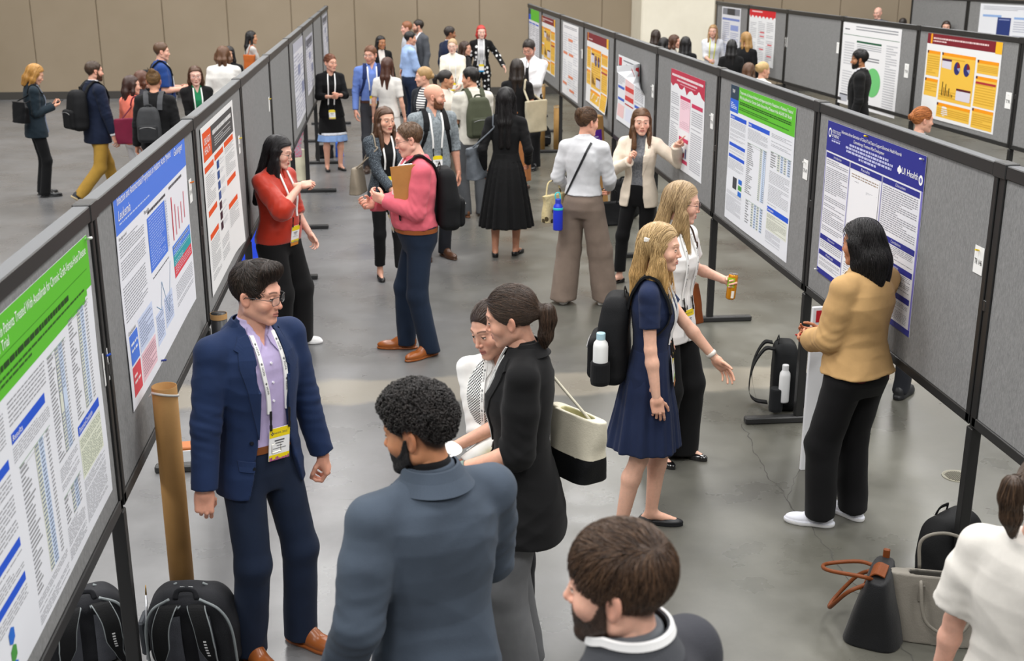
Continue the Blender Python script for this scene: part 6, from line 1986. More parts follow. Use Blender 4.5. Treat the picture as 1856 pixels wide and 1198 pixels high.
# 12 woman in tweed
o12 = P_(label='smiling brown-haired woman in a dark tweed jacket behind the pink shirt', H=1.62, sex='f', face=160, look=150, pitch=4, head=(697, 194), near=1, skin='#dba890', lip='#c0605c',
    hair=dict(style='long', c='#3c271b', c2='#6f4d35', len=.32, front=.03), lanyard=dict(x=.0, t=.16),
    tops=[dict(name='top', m=fabric('#141416'), off=.008, sl=0, hem=-.03, open=[(.47, 0), (.50, .03), (.6, .07)]), J('#2f363e', m=fabric('#2a3038', pattern='tweed', c2='#79848c', weave=160, amt=.4), hem=-.06, open=[(-.2, .13), (0, .11), (.3, .085), (.6, .065)], lapel=False, off=.018)],
    legs=TR('#131316', r=(.084, .060, .054), hem=.14), shoe=('flat', plain('#121214', .35)), feet=dict(R=(.08, -.04, 12), L=(-.08, .14, -4)),
    R=dict(to=(.06, .30, 1.00), hand='relax', palm=(-.5, -.6, 0)), L=dict(to=(-.10, .30, 1.02), hand='relax', palm=(.5, -.6, 0)))
# 13 bald man
o13 = P_(label='bald bearded man in a grey chambray shirt with rolled sleeves', H=1.75, sex='m', face=160, look=98, pitch=6, head=(787, 152), near=1, skin='#d9a189', brow='#5a3a28', hair=None, beard=('#6b432c', .8, .004), lanyard=dict(x=.0, t=.14), wing=True, fat=.003, build=1.05,
    tops=[S('#868e93', m=fabric('#8b9397', pattern='heather', c2='#737b80'), sl=.62, hem=-.06, amp=.005, off=.014, sr=(.06, .055, .052))], legs=TR('#22242a'), shoe=('dress', plain('#4a2e1c', .4)))
wear_backpack(o13, 'dark backpack with straps over the bald man\'s grey shirt', w=.28, h=.42)
# 14 man with the olive pack
o14 = P_(label='black-haired man in a cream short-sleeved shirt with an olive rucksack', H=1.73, sex='m', face=-22, look=-68, head=(853, 122), near=1, skin='#cf987c', hair=dict(style='short', c='#0f0d0d', c2='#2a2624'),
    tops=[S('#d3cfc4', sl=.42, hem=-.05, sr=(.064, .064, .06), off=.016)], legs=TR('#4d4f52', r=(.09, .073, .072)), shoe=('dress', plain('#6d4426', .4)), R=dict(to=(.14, .30, 1.05)), L=dict(to=(-.12, .3, 1.1)))
wear_backpack(o14, 'olive green flap rucksack on the man in the cream shirt', c='#474b3a', c2='#3e4233', w=.30, d=.13, h=.46, t0=.04)
# 15 woman in the long black dress
o15 = P_(label='woman in a long black dress with hip-length black hair, seen from behind', H=1.70, sex='f', face=6, look=6, pitch=4, head=(917, 159), near=1, skin='#c98f72', hair=dict(style='long', c='#0a0909', c2='#1f1c1d', len=.46, n=1600, thick=.004, wave=.002),
    tops=[dict(name='top', m=fabric('#131315'), off=.012, sl=1.0, hem=.08, amp=.004)],
    legs=dict(name='skirt', m=fabric('#0f0f11', weave=300), prof=[(-.60, .285, .24, .26), (-.35, .245, .20, .225), (-.10, .205, .15, .175), (.03, .178, .118, .142), (.12, .148, .104, .108), (.18, .138, .10, .10)], flute=.016, nf=17),
    shoe=('flat', plain('#101012', .4)), feet=dict(L=(-.11, -.04, -8), R=(.10, .05, 20)), R=dict(to=(.22, .16, .98)), L=dict(to=(-.24, .05, .92)))
# 16 woman with the canvas shoulder bag
o16 = P_(label='dark-haired woman in a black tee and long rust skirt, seen from behind', H=1.68, sex='f', face=14, look=-2, head=(937, 107), near=1, skin='#d9a389', hair=dict(style='long', c='#17110e', c2='#33271f', len=.30),
    tops=[dict(name='tee', m=fabric('#141416'), off=.010, sl=.33, hem=-.01, sr=(.056, .058, .05))],
    legs=dict(name='skirt', m=fabric('#a96f43'), prof=[(-.80, .20, .18, .19), (-.4, .19, .16, .18), (-.05, .178, .12, .14), (.10, .15, .105, .108), (.16, .135, .10, .10)], flute=.008, nf=9), shoe=('flat', plain('#3a2a20', .4)), R=dict(to=(.22, .14, .95)), L=dict(to=(-.10, .3, 1.1)))
# 17 man with the tie
o17 = P_(label='man in a white shirt and black tie looking down at his phone', H=1.84, sex='m', face=202, look=204, pitch=24, head=(957, 73), near=1, skin='#d9a08a', hair=dict(style='short', c='#1c1714', c2='#3a302a'), beard=('#3a2a22', .55), glasses='#222222', wing=True,
    tops=[S('#eeeef0', hem=.04, amp=.005, off=.012, sl=.86)], legs=TR('#141518', r=(.09, .07, .068)), shoe=('dress', plain('#101012', .2)), feet=dict(R=(.10, -.05, 10), L=(-.10, .05, -10)),
    R=dict(to=(.10, .33, 1.16), hand='grip', palm=(-.6, .1, .7)), L=dict(to=(-.07, .36, 1.17), hand='grip', palm=(.6, .1, .7)))
strip(o17, 'tie', [(-.020, .54), (-.024, .40), (-.036, .16)], [(.020, .54), (.024, .40), (.036, .16)], fabric('#111114', .5), o17.obj, off=.003, thick=.004, nu=14, nv=3)
# 30 woman with the blue hem
o30 = P_(label='auburn-haired woman in a black dress with a pale blue hem, hands clasped', H=1.63, sex='f', face=166, look=142, head=(598, 98), near=1, skin='#dda78f', hair=dict(style='bun', c='#5a2f1b', c2='#8a5230', tie=(0, -.105, .03)),
    tops=[dict(name='dress', m=fabric('#141416'), off=.018, sl=.78, hem=-.10, ext=[(-.15, .185, .13, .145), (-.03, .175, .12, .135)], open=[(.52, 0), (.53, .03), (.6, .06)])],
    legs=dict(name='skirt', m=fabric('#141416'), prof=[(-.37, .225, .18, .19), (-.15, .20, .155, .165), (.0, .178, .125, .14), (.10, .15, .11, .11)], hollow=True),
    shoe=('flat', plain('#111113', .3)), R=dict(to=(.05, .28, 1.16), pole=(.7, -.5, -.8), hand='fist', palm=(-1, 0, .2)), L=dict(to=(-.04, .29, 1.18), pole=(-.7, -.5, -.8), hand='fist', palm=(1, 0, .2)), lanyard=dict(x=.03, t=.02))
for nm, c, a, b in (('hem_stripe', '#e3e6ee', -.37, -.33), ('hem_band', '#8fb0e4', -.47, -.37)):
    g = dict(prof=[(a, .235 - (a + .47) * .1, .19, .20), (b, .231 - (b + .47) * .1, .186, .196)], flute=.006 if nm == 'hem_band' else .004, nf=10)
    V, Q = surface(lambda P, g=g: skirt_sdf(P, o30.k, g), (-.35, -.35, .3), (.35, .35, .75), .010)
    mesh_obj(nm, V, Q, fabric(c), o30.obj)
# 31 woman in taupe trousers
o31 = P_(label='woman in a white shirt and wide taupe trousers, back to us', H=1.72, sex='f', face=14, look=52, pitch=9, head=(1066, 195), near=1, fine=1, skin='#dda48c', hair=dict(style='clip', c='#33241a', c2='#6b4e36', tie=(0, -.105, .045), n=1400),
    tops=[S('#d0d1d4', hem=.075, amp=.005, off=.022, sr=(.058, .054, .046), sl=.85)], legs=TR('#7d6e63', r=(.108, .110, .122), amp=.005, waist=.095, off=.010), shoe=('sneaker', plain('#e9e6e0', .5)), feet=dict(L=(-.16, -.02, -8), R=(.20, .06, 18)),
    R=dict(to=(.17, .26, 1.02), pole=(.5, -1, -.3)), L=dict(to=(-.20, .22, 1.0), pole=(-.5, -1, -.3)))
# 32 woman in the cream blazer
o32 = P_(label='woman in a cream blazer pointing at the crimson poster', H=1.62, sex='f', face=193, look=172, pitch=4, head=(1163, 197), near=1, fine=1, skin='#e3b29c', lip='#b96a62', hair=dict(style='long', c='#4a3020', c2='#85603f', len=.27, n=1400, front=.045),
    tops=[dict(name='turtleneck', m=fabric('#77797d', pattern='heather', c2='#63656a'), off=.008, sl=0, hem=.02, collar=(.075, .006)), J('#e2d5c3', hem=-.13, open=[(-.2, .10), (0, .065), (.2, .05), (.42, .07), (.6, .062)], amp=.004)],
    legs=TR('#121215', r=(.088, .066, .058), hem=.12), shoe=('flat', plain('#111113', .3)), feet=dict(R=(.16, .08, 34), L=(-.07, -.05, -8)),
    L=dict(to=(-.40, .20, 1.45), pole=(-.4, -.6, -1), hand='point', palm=(.1, .6, -.8), fdir=(-.75, .30, .62)), R=dict(to=(.05, .24, 1.28), pole=(.9, -.3, -1.0), hand='loosefist', palm=(-1, -.2, .1), fdir=(-.2, .35, .9)))

# the group further down the aisle
o18 = P_(label='woman with red hair in a black trouser suit with white dots', H=1.72, sex='f', face=178, look=168, head=(872, 46), near=0, skin='#e3b9a8', hair=dict(style='bob', c='#a91f2a', c2='#d8503c', len=.13), lanyard=dict(t=.12, band='#2f9ad8'),
    tops=[dict(name='top', m=fabric('#c9c9cc'), off=.008, sl=0), J('#121214', m=fabric('#121214', pattern='dots', c2='#f0f0f0'), open=[(-.2, .1), (0, .085), (.3, .07), (.6, .06)], lapel=False)], legs=TR('#121214', m=fabric('#121214', pattern='dots', c2='#f0f0f0')), shoe=('flat', plain(BLK, .4)), L=dict(to=(-.42, .22, 1.02), hand='open'), R=dict(to=(.24, .05, .9)))
o19 = P_(label='pale-haired woman with glasses in a cream jacket facing us', H=1.66, sex='f', face=182, look=190, head=(820, 70), near=0, skin='#e6c0b0', brow='#b08a68', hair=dict(style='bun', c='#a98a66', c2='#cdb28c'), glasses='#6a4a3a', lanyard=dict(t=.10), tops=[dict(name='jacket', m=fabric('#ece6d6'), off=.018, hem=-.10, collar=(.03, .006))], legs=TR('#d8d0be'), shoe=('flat', plain(BLK, .4)), R=dict(to=(.14, .28, 1.0)), L=dict(to=(-.12, .28, 1.0)))
o20 = P_(label='short-haired man in a navy suit looking toward the right boards', H=1.78, sex='m', face=62, look=74, head=(815, 48), near=0, skin=SK4, hair=dict(style='short', c='#1d1512', c2='#33261f'), tops=[S('#e8e8ec', sl=0), J('#19233c', lapel=False)], legs=TR('#19233c'), shoe=('dress', plain(BLK, .3)))
o21 = P_(label='brown-haired woman with glasses between the cream jacket and the dotted suit', H=1.57, sex='f', face=120, look=98, head=(843, 75), near=0, skin='#d9a58e', hair=dict(style='long', c='#2c1c15', c2='#4a3327', len=.26), glasses='#222222', tops=[dict(name='top', m=fabric('#1d1d20'), off=.014)], legs=TR('#1b1b1f'), shoe=('flat', plain(BLK, .4)))
o22 = P_(label='man in a pale blue shirt with rolled sleeves and navy trousers', H=1.70, sex='m', face=72, look=80, head=(743, 57), near=0, skin='#d09a80', build=1.05, hair=dict(style='short', c='#0f0d0d', c2='#262323'), tops=[S('#9db6e0', sl=.55, hem=.04, off=.016, sr=(.064, .062, .06))], legs=TR('#1d2940'), shoe=('dress', plain('#2a211c', .4)), R=dict(to=(.17, .20, .92)))
o23 = P_(label='dark-bearded man in a mid grey suit behind the pale blue shirt', H=1.79, sex='m', face=-118, look=-92, head=(758, 36), near=0, skin=SK1, beard=('#2c1f19', .8), hair=dict(style='short', c='#1b1512', c2='#362b24'), tops=[S('#e6e6ea', sl=0), J('#4f5258', lapel=False)], legs=TR('#4f5258'), shoe=('dress', plain(BLK, .3)))
o24 = P_(label='red-haired man mostly hidden behind the grey suit', H=1.77, sex='m', face=-110, look=-92, head=(737, 39), near=0, skin='#e2ae9c', hair=dict(style='short', c='#7a4a30', c2='#a26a46'), tops=[S('#b9bcc4')], legs=TR('#33363d'), shoe=('dress', plain(BLK, .3)))
o25 = P_(label='black-haired woman in a black jacket near the back wall', H=1.60, sex='f', face=165, look=148, head=(690, 65), near=0, skin='#a8734f', hair=dict(style='long', c='#0b0a0a', c2='#1c191a', len=.24), tops=[dict(name='top', m=fabric('#d8cfc8'), off=.008, sl=0), J('#151517', lapel=False)], legs=TR('#151517'), shoe=('flat', plain(BLK, .4)))
o26 = P_(label='bearded man with glasses in a periwinkle shirt and dark straps', H=1.76, sex='m', face=176, look=204, head=(671, 83), near=1, skin='#dca690', beard=('#8a5a3c', .6), hair=dict(style='short', c='#5a3824', c2='#84583a'), glasses='#222222', lanyard=dict(x=.0, t=.16), wing=True, tops=[S('#6d88cc', hem=.05, off=.013, amp=.005)], legs=TR('#3a3b40'), shoe=('dress', plain('#3a2a20', .4)))
belt(o26, '#4a2c1a', .07)
wear_backpack(o26, 'navy backpack worn over the periwinkle shirt', c='#1c2a52', c2='#162042', w=.27, h=.42, strap_c='#1e2c58')
o27 = P_(label='auburn long-haired woman in a white top, back to us', H=1.62, sex='f', face=18, look=24, head=(702, 104), near=0, skin=SK1, hair=dict(style='long', c='#33190f', c2='#5c3524', len=.32), tops=[dict(name='top', m=fabric('#dcd9d4'), off=.012, sl=.4)], legs=dict(name='skirt', m=fabric('#d9d6d2'), prof=[(-.55, .22, .19, .19), (-.1, .185, .13, .15), (.12, .145, .105, .105)], flute=.008), shoe=('flat', plain('#8a7a66', .4)))
o28 = P_(label='blonde woman with a low bun in a striped tee and dark cardigan', H=1.67, sex='f', face=-140, look=-86, head=(768, 121), near=0, skin='#ddaa92', hair=dict(style='bun', c='#8a6a42', c2='#c9a670', tie=(0, -.11, .0)), tops=[dict(name='tee', m=fabric('#eceae6', pattern='stripes', c2='#3a3c42'), off=.008, sl=0), J('#1c2026', lapel=False, open=[(-.2, .1), (.2, .08), (.6, .065)], hem=-.1)], legs=TR('#23262d'), shoe=('flat', plain(BLK, .4)))
o29 = P_(label='dark-haired woman in an ivory top facing right in the group', H=1.58, sex='f', face=122, look=88, head=(808, 127), near=0, skin='#c4906f', hair=dict(style='pony', c='#14100e', c2='#2c2420', len=.16), tops=[dict(name='top', m=fabric('#dcd6ca'), off=.014, sl=.9)], legs=TR('#8a8276'), shoe=('flat', plain(BLK, .4)), L=dict(to=(-.12, .3, 1.15)), R=dict(to=(.14, .28, 1.1)))

# beyond the left row
o33 = P_(label='blonde woman in a dark teal blazer reading her phone', H=1.66, sex='f', face=80, look=84, pitch=26, head=(68, 118), near=1, skin='#dba88e', hair=dict(style='bob', c='#9a6a2f', c2='#cf9f55', len=.17, thick=.006, n=700), tops=[dict(name='top', m=fabric('#30323a'), off=.008, sl=0), J('#1a2730', open=[(-.2, .08), (.2, .05), (.6, .06)])], legs=TR('#121316', r=(.088, .066, .070)), shoe=('dress', plain(BLK, .25)), R=dict(to=(.07, .23, 1.20), hand='grip', palm=(-.4, 0, .9)), L=dict(to=(-.05, .24, 1.20), hand='grip', palm=(.5, 0, .8)))
strip(o33, 'scarf', [(.07, .57), (.075, .40), (.08, .10), (.07, -.10)], [(.02, .56), (.03, .40), (.02, .10), (.01, -.10)], fabric('#8e9ab0'), o33.obj, off=.006, thick=.006, nu=20, nv=4)
o34 = P_(label='bearded man walking in a navy blazer and mustard chinos', H=1.75, sex='m', face=66, look=70, head=(168, 110), near=1, skin='#dda68f', beard=('#4a2f20', .85, .004), hair=dict(style='crop', c='#33251c', c2='#54402f'), wing=True, tops=[S('#e6e8ec', sl=1.0, sr=(.05, .044, .044)), J('#131d33', hem=-.15, sl=.95)], legs=TR('#a88438', r=(.096, .076, .070)), shoe=('sneaker', (plain('#23272e', .6), plain('#c8b48c', .6))), feet=dict(R=(.09, -.34, 4, .10), L=(-.09, .22, -4)), toe=38, R=dict(to=(.24, .10, .87)), L=dict(to=(-.24, -.02, .9)))
wear_backpack(o34, 'black backpack on the walking man in the navy blazer', w=.31, d=.20, h=.48, t0=.02)
o35 = P_(label='brown-haired woman in a coral blouse and white trousers', H=1.56, sex='f', face=58, look=72, head=(237, 137), near=0, skin=SK1, hair=dict(style='bob', c='#2a1813', c2='#4a2f26', len=.18), tops=[dict(name='blouse', m=fabric('#ee7f6a'), off=.018, sl=.9, hem=-.08, amp=.005)], legs=TR('#e2e2e4', r=(.09, .08, .085)), shoe=('flat', plain('#ccb89a', .4)))
o36 = P_(label='person with a brown topknot in a black jacket wearing a grey backpack', H=1.70, sex='f', face=12, look=10, head=(277, 128), near=1, skin=SK2, build=1.12, hair=dict(style='bun', c='#3a261a', c2='#94703f', tie=(0, -.08, .11)), tops=[dict(name='jacket', m=fabric('#1c1c1e'), off=.022, hem=-.1, amp=.005)], legs=TR('#1d2740'), shoe=('sneaker', plain('#444444', .5)))
wear_backpack(o36, 'small grey leather backpack with a green bottle in its side pocket', c='#3a3b3d', c2='#2c2d2f', w=.27, d=.14, h=.40, t0=.02, strap_c='#4c4d50', x0=-.05)
o36b = P_(label='brown-haired person almost hidden behind the topknot', H=1.54, sex='f', face=40, look=60, head=(256, 128), near=0, skin=SK1, hair=dict(style='bob', c='#4a2a1c', c2='#6b4330', len=.12), tops=[dict(name='top', m=fabric('#3a3a40'), off=.012)], legs=TR('#22242a'), shoe=('flat', plain(BLK, .4)))
o37 = P_(label='man in a royal blue polo carrying a purple lanyard', H=1.80, sex='m', face=84, look=86, head=(291, 77), near=0, skin='#e0aa94', build=1.1, belly=.04, hair=dict(style='short', c='#4a3322', c2='#6b4e36'), lanyard=dict(x=.03, t=.12), tops=[S('#21407e', sl=.42, hem=-.02, sr=(.066, .066, .06), off=.016)], legs=TR('#a48a5c'), shoe=('sneaker', plain('#444444', .5)), R=dict(to=(.12, .25, 1.14), hand='grip'), L=dict(to=(-.1, .26, 1.14), hand='grip'))
wear_backpack(o37, 'black backpack worn by the man in the blue polo', w=.28, d=.16, h=.42, res=.012)
o38 = P_(label='woman with glasses in a black blazer over a green top', H=1.62, sex='f', face=172, look=178, head=(353, 120), near=1, skin='#e2b5a4', hair=dict(style='bob', c='#3d2719', c2='#6a4831', len=.19), glasses='#7a2a2a', lanyard=dict(x=0, t=.10), tops=[dict(name='top', m=fabric('#1f7a4f'), off=.008, sl=0, open=[(.49, 0), (.5, .01), (.6, .05)]), J('#141416', open=[(-.2, .08), (.1, .06), (.4, .07), (.6, .062)])], legs=TR('#141416'), shoe=('flat', plain(BLK, .4)), R=dict(to=(.05, .26, 1.0)), L=dict(to=(-.05, .28, 1.0)))
o39 = P_(label='curly-haired person in a white sweater, back to us', H=1.70, sex='f', face=6, look=10, head=(403, 85), near=0, skin=SK1, build=1.18, hair=dict(style='bob', c='#4a2f1e', c2='#7a563a', len=.14, wave=.012, thick=.012), tops=[dict(name='sweater', m=fabric('#e9e7e2'), off=.026, amp=.006, hem=-.08)], legs=TR('#2a2d35'), shoe=('sneaker', plain('#444444', .5)))
o40 = P_(label='dark-haired woman half hidden behind the white sweater', H=1.62, sex='f', face=205, look=200, head=(414, 84), near=0, skin='#c99a80', hair=dict(style='long', c='#131011', c2='#262122', len=.24), tops=[dict(name='top', m=fabric('#1b1b1e'), off=.012)], legs=TR('#1b1b1e'), shoe=('flat', plain(BLK, .4)))
o41 = P_(label='woman with long black hair in a pale grey top near the back wall', H=1.64, sex='f', face=72, look=80, head=(455, 56), near=0, skin='#c4906f', hair=dict(style='long', c='#0e0c0d', c2='#232022', len=.34), tops=[dict(name='top', m=fabric('#b9b6b2'), off=.016, hem=-.12)], legs=TR('#2a2c33'), shoe=('flat', plain(BLK, .4)), R=dict(to=(.1, .34, 1.12)))

# between the right rows
def crowd(label, H, sex, face, look, head, hair, top, skin=SK1, **k):
    d = dict(label=label, H=H, sex=sex, face=face, look=look, head=head, near=0, skin=skin, hair=hair, tops=[top], legs=TR('#22242a'), shoe=('flat', plain(BLK, .4))); d.update(k); return P_(**d)
crowd('woman with dark brown hair beyond the right row, farthest left', 1.68, 'f', 30, 20, (1189, 54), dict(style='long', c='#20140f', c2='#3c2a20', len=.26), dict(name='top', m=fabric('#2c2c31'), off=.014))
crowd('black-haired woman standing just in front of the dark brown hair', 1.62, 'f', 20, 40, (1204, 68), dict(style='bob', c='#0f0d0d', c2='#242122', len=.15), dict(name='top', m=fabric('#26262a'), off=.014))
crowd('chestnut-haired woman in profile beyond the right row', 1.62, 'f', 80, 82, (1223, 63), dict(style='long', c='#3a2116', c2='#66442f', len=.24), dict(name='top', m=fabric('#8d8a86'), off=.014), '#dca58e')
crowd('long black-haired woman seen from behind beyond the right row', 1.62, 'f', 6, 8, (1243, 67), dict(style='long', c='#0b0a0b', c2='#1d1b1d', len=.36, thick=.006), dict(name='top', m=fabric('#1a1a1d'), off=.014))
o42 = crowd('smiling fair-haired woman in a pale shirt by the cream column', 1.68, 'f', 176, 190, (1293, 45), dict(style='long', c='#8a6844', c2='#b8945f', len=.26, front=.03), S('#d9dbdf', sl=.62, off=.016, hem=-.1, amp=.005), '#e2b09a', R=dict(to=(.06, .3, 1.08), hand='grip'), L=dict(to=(-.24, .05, .9)), lanyard=dict(x=.02, t=.10, c='#d8d81e'))
o43r = crowd('black-haired woman with red straps over a black top', 1.62, 'f', -8, 4, (1327, 72), dict(style='long', c='#0c0b0b', c2='#201d1e', len=.30), dict(name='top', m=fabric('#151517'), off=.014))
crowd('fair long-haired woman in black turned toward the red headed poster', 1.70, 'f', 24, -40, (1352, 58), dict(style='long', c='#8a6436', c2='#c49d62', len=.28), dict(name='top', m=fabric('#1b1b1e'), off=.014))
crowd('brown-haired head just above the right row rail', 1.56, 'f', 10, 20, (1358, 114), dict(style='long', c='#4a3020', c2='#6d4c34', len=.2), dict(name='top', m=fabric('#8d5a54'), off=.014))
crowd('light blonde woman with a loose bun above the right row rail', 1.54, 'f', 40, 62, (1384, 112), dict(style='clip', c='#a98852', c2='#dcc08c', tie=(0, -.105, .02)), dict(name='top', m=fabric('#e2ddd6'), off=.014), '#dca88e')
o43 = P_(label='bearded man in a black suit walking past the green disc poster', H=1.79, sex='m', face=-84, look=-88, head=(1560, 90), near=1, skin='#a87452', beard=('#14100e', .85, .004), hair=dict(style='short', c='#0c0b0b', c2='#232020', n=700), wing=True, tops=[S('#e4e4ea', sl=0), J('#161719')], legs=TR('#141416'), shoe=('dress', plain(BLK, .3)))
o44 = P_(label='ginger woman with a small bun passing below the yellow poster', H=1.62, sex='f', face=58, look=64, head=(1674, 194), near=1, skin='#e0ab94', brow='#a0623a', hair=dict(style='bun', c='#8a4a22', c2='#cf8446', tie=(0, -.118, .02), n=900), tops=[dict(name='top', m=fabric('#c3c4c8'), off=.014)], legs=TR('#22242a'), shoe=('flat', plain(BLK, .4)))
crowd('bald man far beyond the second right row', 1.88, 'm', -20, -150, (1592, 13), None, dict(name='top', m=fabric('#555a62'), off=.016), '#e0b09e')
crowd('dark-haired person whose crown shows above the second right row', 1.72, 'm', 10, 20, (1637, 33), dict(style='short', c='#1c1613', c2='#332a24'), dict(name='top', m=fabric('#33363c'), off=.016))
crowd('brown-haired person peeking over the second row near the pale poster', 1.70, 'f', 180, 180, (1716, 38), dict(style='bob', c='#241812', c2='#3d2b21', len=.15), dict(name='top', m=fabric('#4a3a44'), off=.016))
# ------------------------------------------------------------------ bags, tubes and the other things around the people
CARD = fabric('#a87f4c', .7, 90, .08, .05, sheen=0)
def tube_thing(x, y, h, r, label, m, cap=None, strap=False, lean=(0, 0)):
    t = empty('mailing_tube', (x, y, 0), 0); t.rotation_euler = (lean[0], lean[1], 0); tag(t, label, 'mailing tube')
    b = MB()
    if cap is None: b.lathe([(r, 0), (r, h), (r - .004, h), (r - .004, .02), (0, .02)], 0, 40)
    else: b.lathe([(r, 0), (r, h)], 0, 32)
    b.build('tube_body', m, t, smooth=True)
    if cap is not None:
        c = MB(); c.lathe([(r + .002, h - .03), (r + .002, h), (r - .004, h), (r - .006, h - .002), (0, h - .002)], 0, 32); c.build('end_cap', cap, t)
    if strap:
        s = MB(); V = bez([(r * 1.03 * math.cos(a), r * 1.03 * math.sin(a), h - .035 - .018 * math.sin(a + .6)) for a in np.linspace(-2.6, 2.2, 20)], 60)
        s.tube(V, .0055, 0, 6); s.tube([V[0], V[0] + np.array([-.012, -.008, -.016])], .003, 0, 6); s.build('tape', plain('#d9d6cf', .5), t, smooth=True)
    return t
tube_thing(-.99, 4.86, 1.22, .0525, 'tall open brown cardboard tube standing between the blue suit and the left board', CARD, None, True)
tube_thing(-1.0, 6.55, 1.04, .045, 'black mailing tube with a tan end cap behind the blue suit', plain('#17181a', .4), plain('#b98f5c', .6))
tube_thing(2.60, 18.86, .70, .055, 'shorter brown cardboard tube under the far right boards', fabric('#a8824c', .7, 60, .15, sheen=0), plain('#c9b08a', .6))
tube_thing(2.37, 19.0, 1.02, .055, 'taller brown cardboard tube beside the man with the tie', fabric('#a8824c', .7, 60, .15, sheen=0), plain('#c9b08a', .6))

def floor_pack(label, x, y, rz, w, d, h, c, c2, tilt, pip='#868d8f', res=.006):
    """a rucksack on the floor, shoulder straps and padded back toward the viewer"""
    t = empty('backpack', (x, y, 0), rz); t.rotation_euler = (tilt, 0, rz); tag(t, label, 'backpack')
    backpack_parts(t, np.eye(4), w, d, h, c, c2, res)
    pm = plain(pip, .6); sm = fabric('#1a1b1d', .8, 260, .35, sheen=0); pad = fabric('#55575e', .6, 200, .35, sheen=0)
    b = MB()
    for sg in (1, -1):                      # mesh-padded back panels
        V = []; n = 12
        for i in range(n):
            z = h * (.10 + .68 * i / (n - 1)); ww = w * .20 * (1 - .35 * max(0, i / (n - 1) - .5)); yy = .012 + .012 * math.sin(math.pi * i / (n - 1))
            V += [(sg * .03, yy - .012, z), (sg * (.03 + ww * .5), yy + .004 * math.sin(i * 2.1), z), (sg * (.03 + ww), yy - .012, z)]
        b.add(V, [(i * 3 + j, i * 3 + j + 1, i * 3 + 4 + j, i * 3 + 3 + j) for i in range(n - 1) for j in (0, 1)])
    b.build('back_padding', pad, t, smooth=True)
    for sg in (1, -1):
        P = bez([(sg * .045, .0, h * .93), (sg * .06, .05, h * .96), (sg * .085, .085, h * .80), (sg * .095, .085, h * .55), (sg * .115, .06, h * .30), (sg * .14, .01, h * .10)], 36)
        T = np.gradient(P, axis=0); T /= np.linalg.norm(T, axis=1)[:, None]
        sd = np.array([1.0, 0, 0]); N = np.cross(T, sd); N /= np.linalg.norm(N, axis=1)[:, None]; N *= np.where(N[:, 1:2] < 0, -1, 1)
        wd = np.interp(np.linspace(0, 1, len(P)), [0, .15, .6, .75, 1], [.045, .068, .062, .03, .025])
        V = np.concatenate([P - sd * wd[:, None] / 2, P + sd * wd[:, None] / 2, P + sd * wd[:, None] / 2 + N * .014, P - sd * wd[:, None] / 2 + N * .014]); n = len(P)
        F = [(r * n + j, r * n + j + 1, ((r + 1) % 4) * n + j + 1, ((r + 1) % 4) * n + j) for r in range(4) for j in range(n - 1)]
        s = mesh_obj('strap', V, F, sm, t, smooth=False)
        e = MB()
        for q in (-1, 1): e.tube(P + sd * (wd[:, None] / 2) * q + N * .008, .0045, 0, 6)
        e.build('piping', pm, s, smooth=True)
        if sg < 0:
            m = MB()
            for i in range(6):
                p = P[18 + i] + N[18 + i] * .0155; m.add([p + sd * a + T[18 + i] * bb for a, bb in ((-.006, -.004), (.006, -.004), (.006, .004), (-.006, .004))], [(0, 1, 2, 3)])
            m.build('logo', plain('#e6e6e6', .5), s)
    e = MB()
    for sg in (1, -1):
        e.tube(bez([(sg * w * .16, .006, h * 1.0), (sg * w * .36, .004, h * .86), (sg * w * .46, .0, h * .60), (sg * w * .48, -.005, h * .08)], 30), .006, 0, 6)
        e.tube(bez([(sg * w * .14, -d * .45, h * 1.01), (sg * w * .40, -d * .5, h * .82), (sg * w * .51, -d * .5, h * .45), (sg * w * .51, -d * .5, h * .05)], 30), .005, 0, 6)
    e.build('piping', pm, t, smooth=True)
    z = MB()
    for i, sx in enumerate((-.02, .015)): z.tube([(sx, -d * .32, h * 1.005), (sx + .018, -d * .30, h * 1.02)], .004, 0, 6)
    z.build('zip_pull', plain('#a9abad', .3, .8), t)
    return t
pA = floor_pack('grey and black backpack under the near board, next to the corner', -1.36, 4.64, math.pi + .38, .37, .21, .37, '#26272b', '#232428', -.10)
pB = floor_pack('larger grey and black backpack standing below the cardboard tube', -.91, 4.56, math.pi - .08, .39, .22, .415, '#26272b', '#2a2b30', -.14)
m = MB(); m.box((.205, -.16, .06), (.235, -.06, .24), 0, .01); m.build('side_pocket', fabric('#3d4045', .7, 200, .3), pB)
m = MB(); m.add([(-.012, 0, 0), (.024, .002, .004), (.030, .0, .040), (.012, .001, .034), (-.012, 0, .046)], [(0, 1, 2, 3, 4)]); m.add([(-.012, .004, 0), (.024, .006, .004), (.030, .004, .040), (.012, .005, .034), (-.012, .004, .046)], [(4, 3, 2, 1, 0)])
tag(m.build('fabric_tag', plain('#6a2bd0', .7), loc=(-.665, 4.62, .30)), 'small purple cloth tag at the side of the larger backpack', 'tag')
m = MB(); m.tube([(0, 0, 0), (.015, .02, .30)], [.006, .005], 0, 10); m.tube([(.015, .02, .30), (.017, .022, .345)], [.004, .002], 1, 10)
tag(m.build('pen', [plain('#d9dbe0', .25, .6), plain('#b08a3c', .3, .8)], smooth=True, loc=(-1.115, 4.62, .06)), 'silver pen upright between the two grey and black backpacks', 'pen')

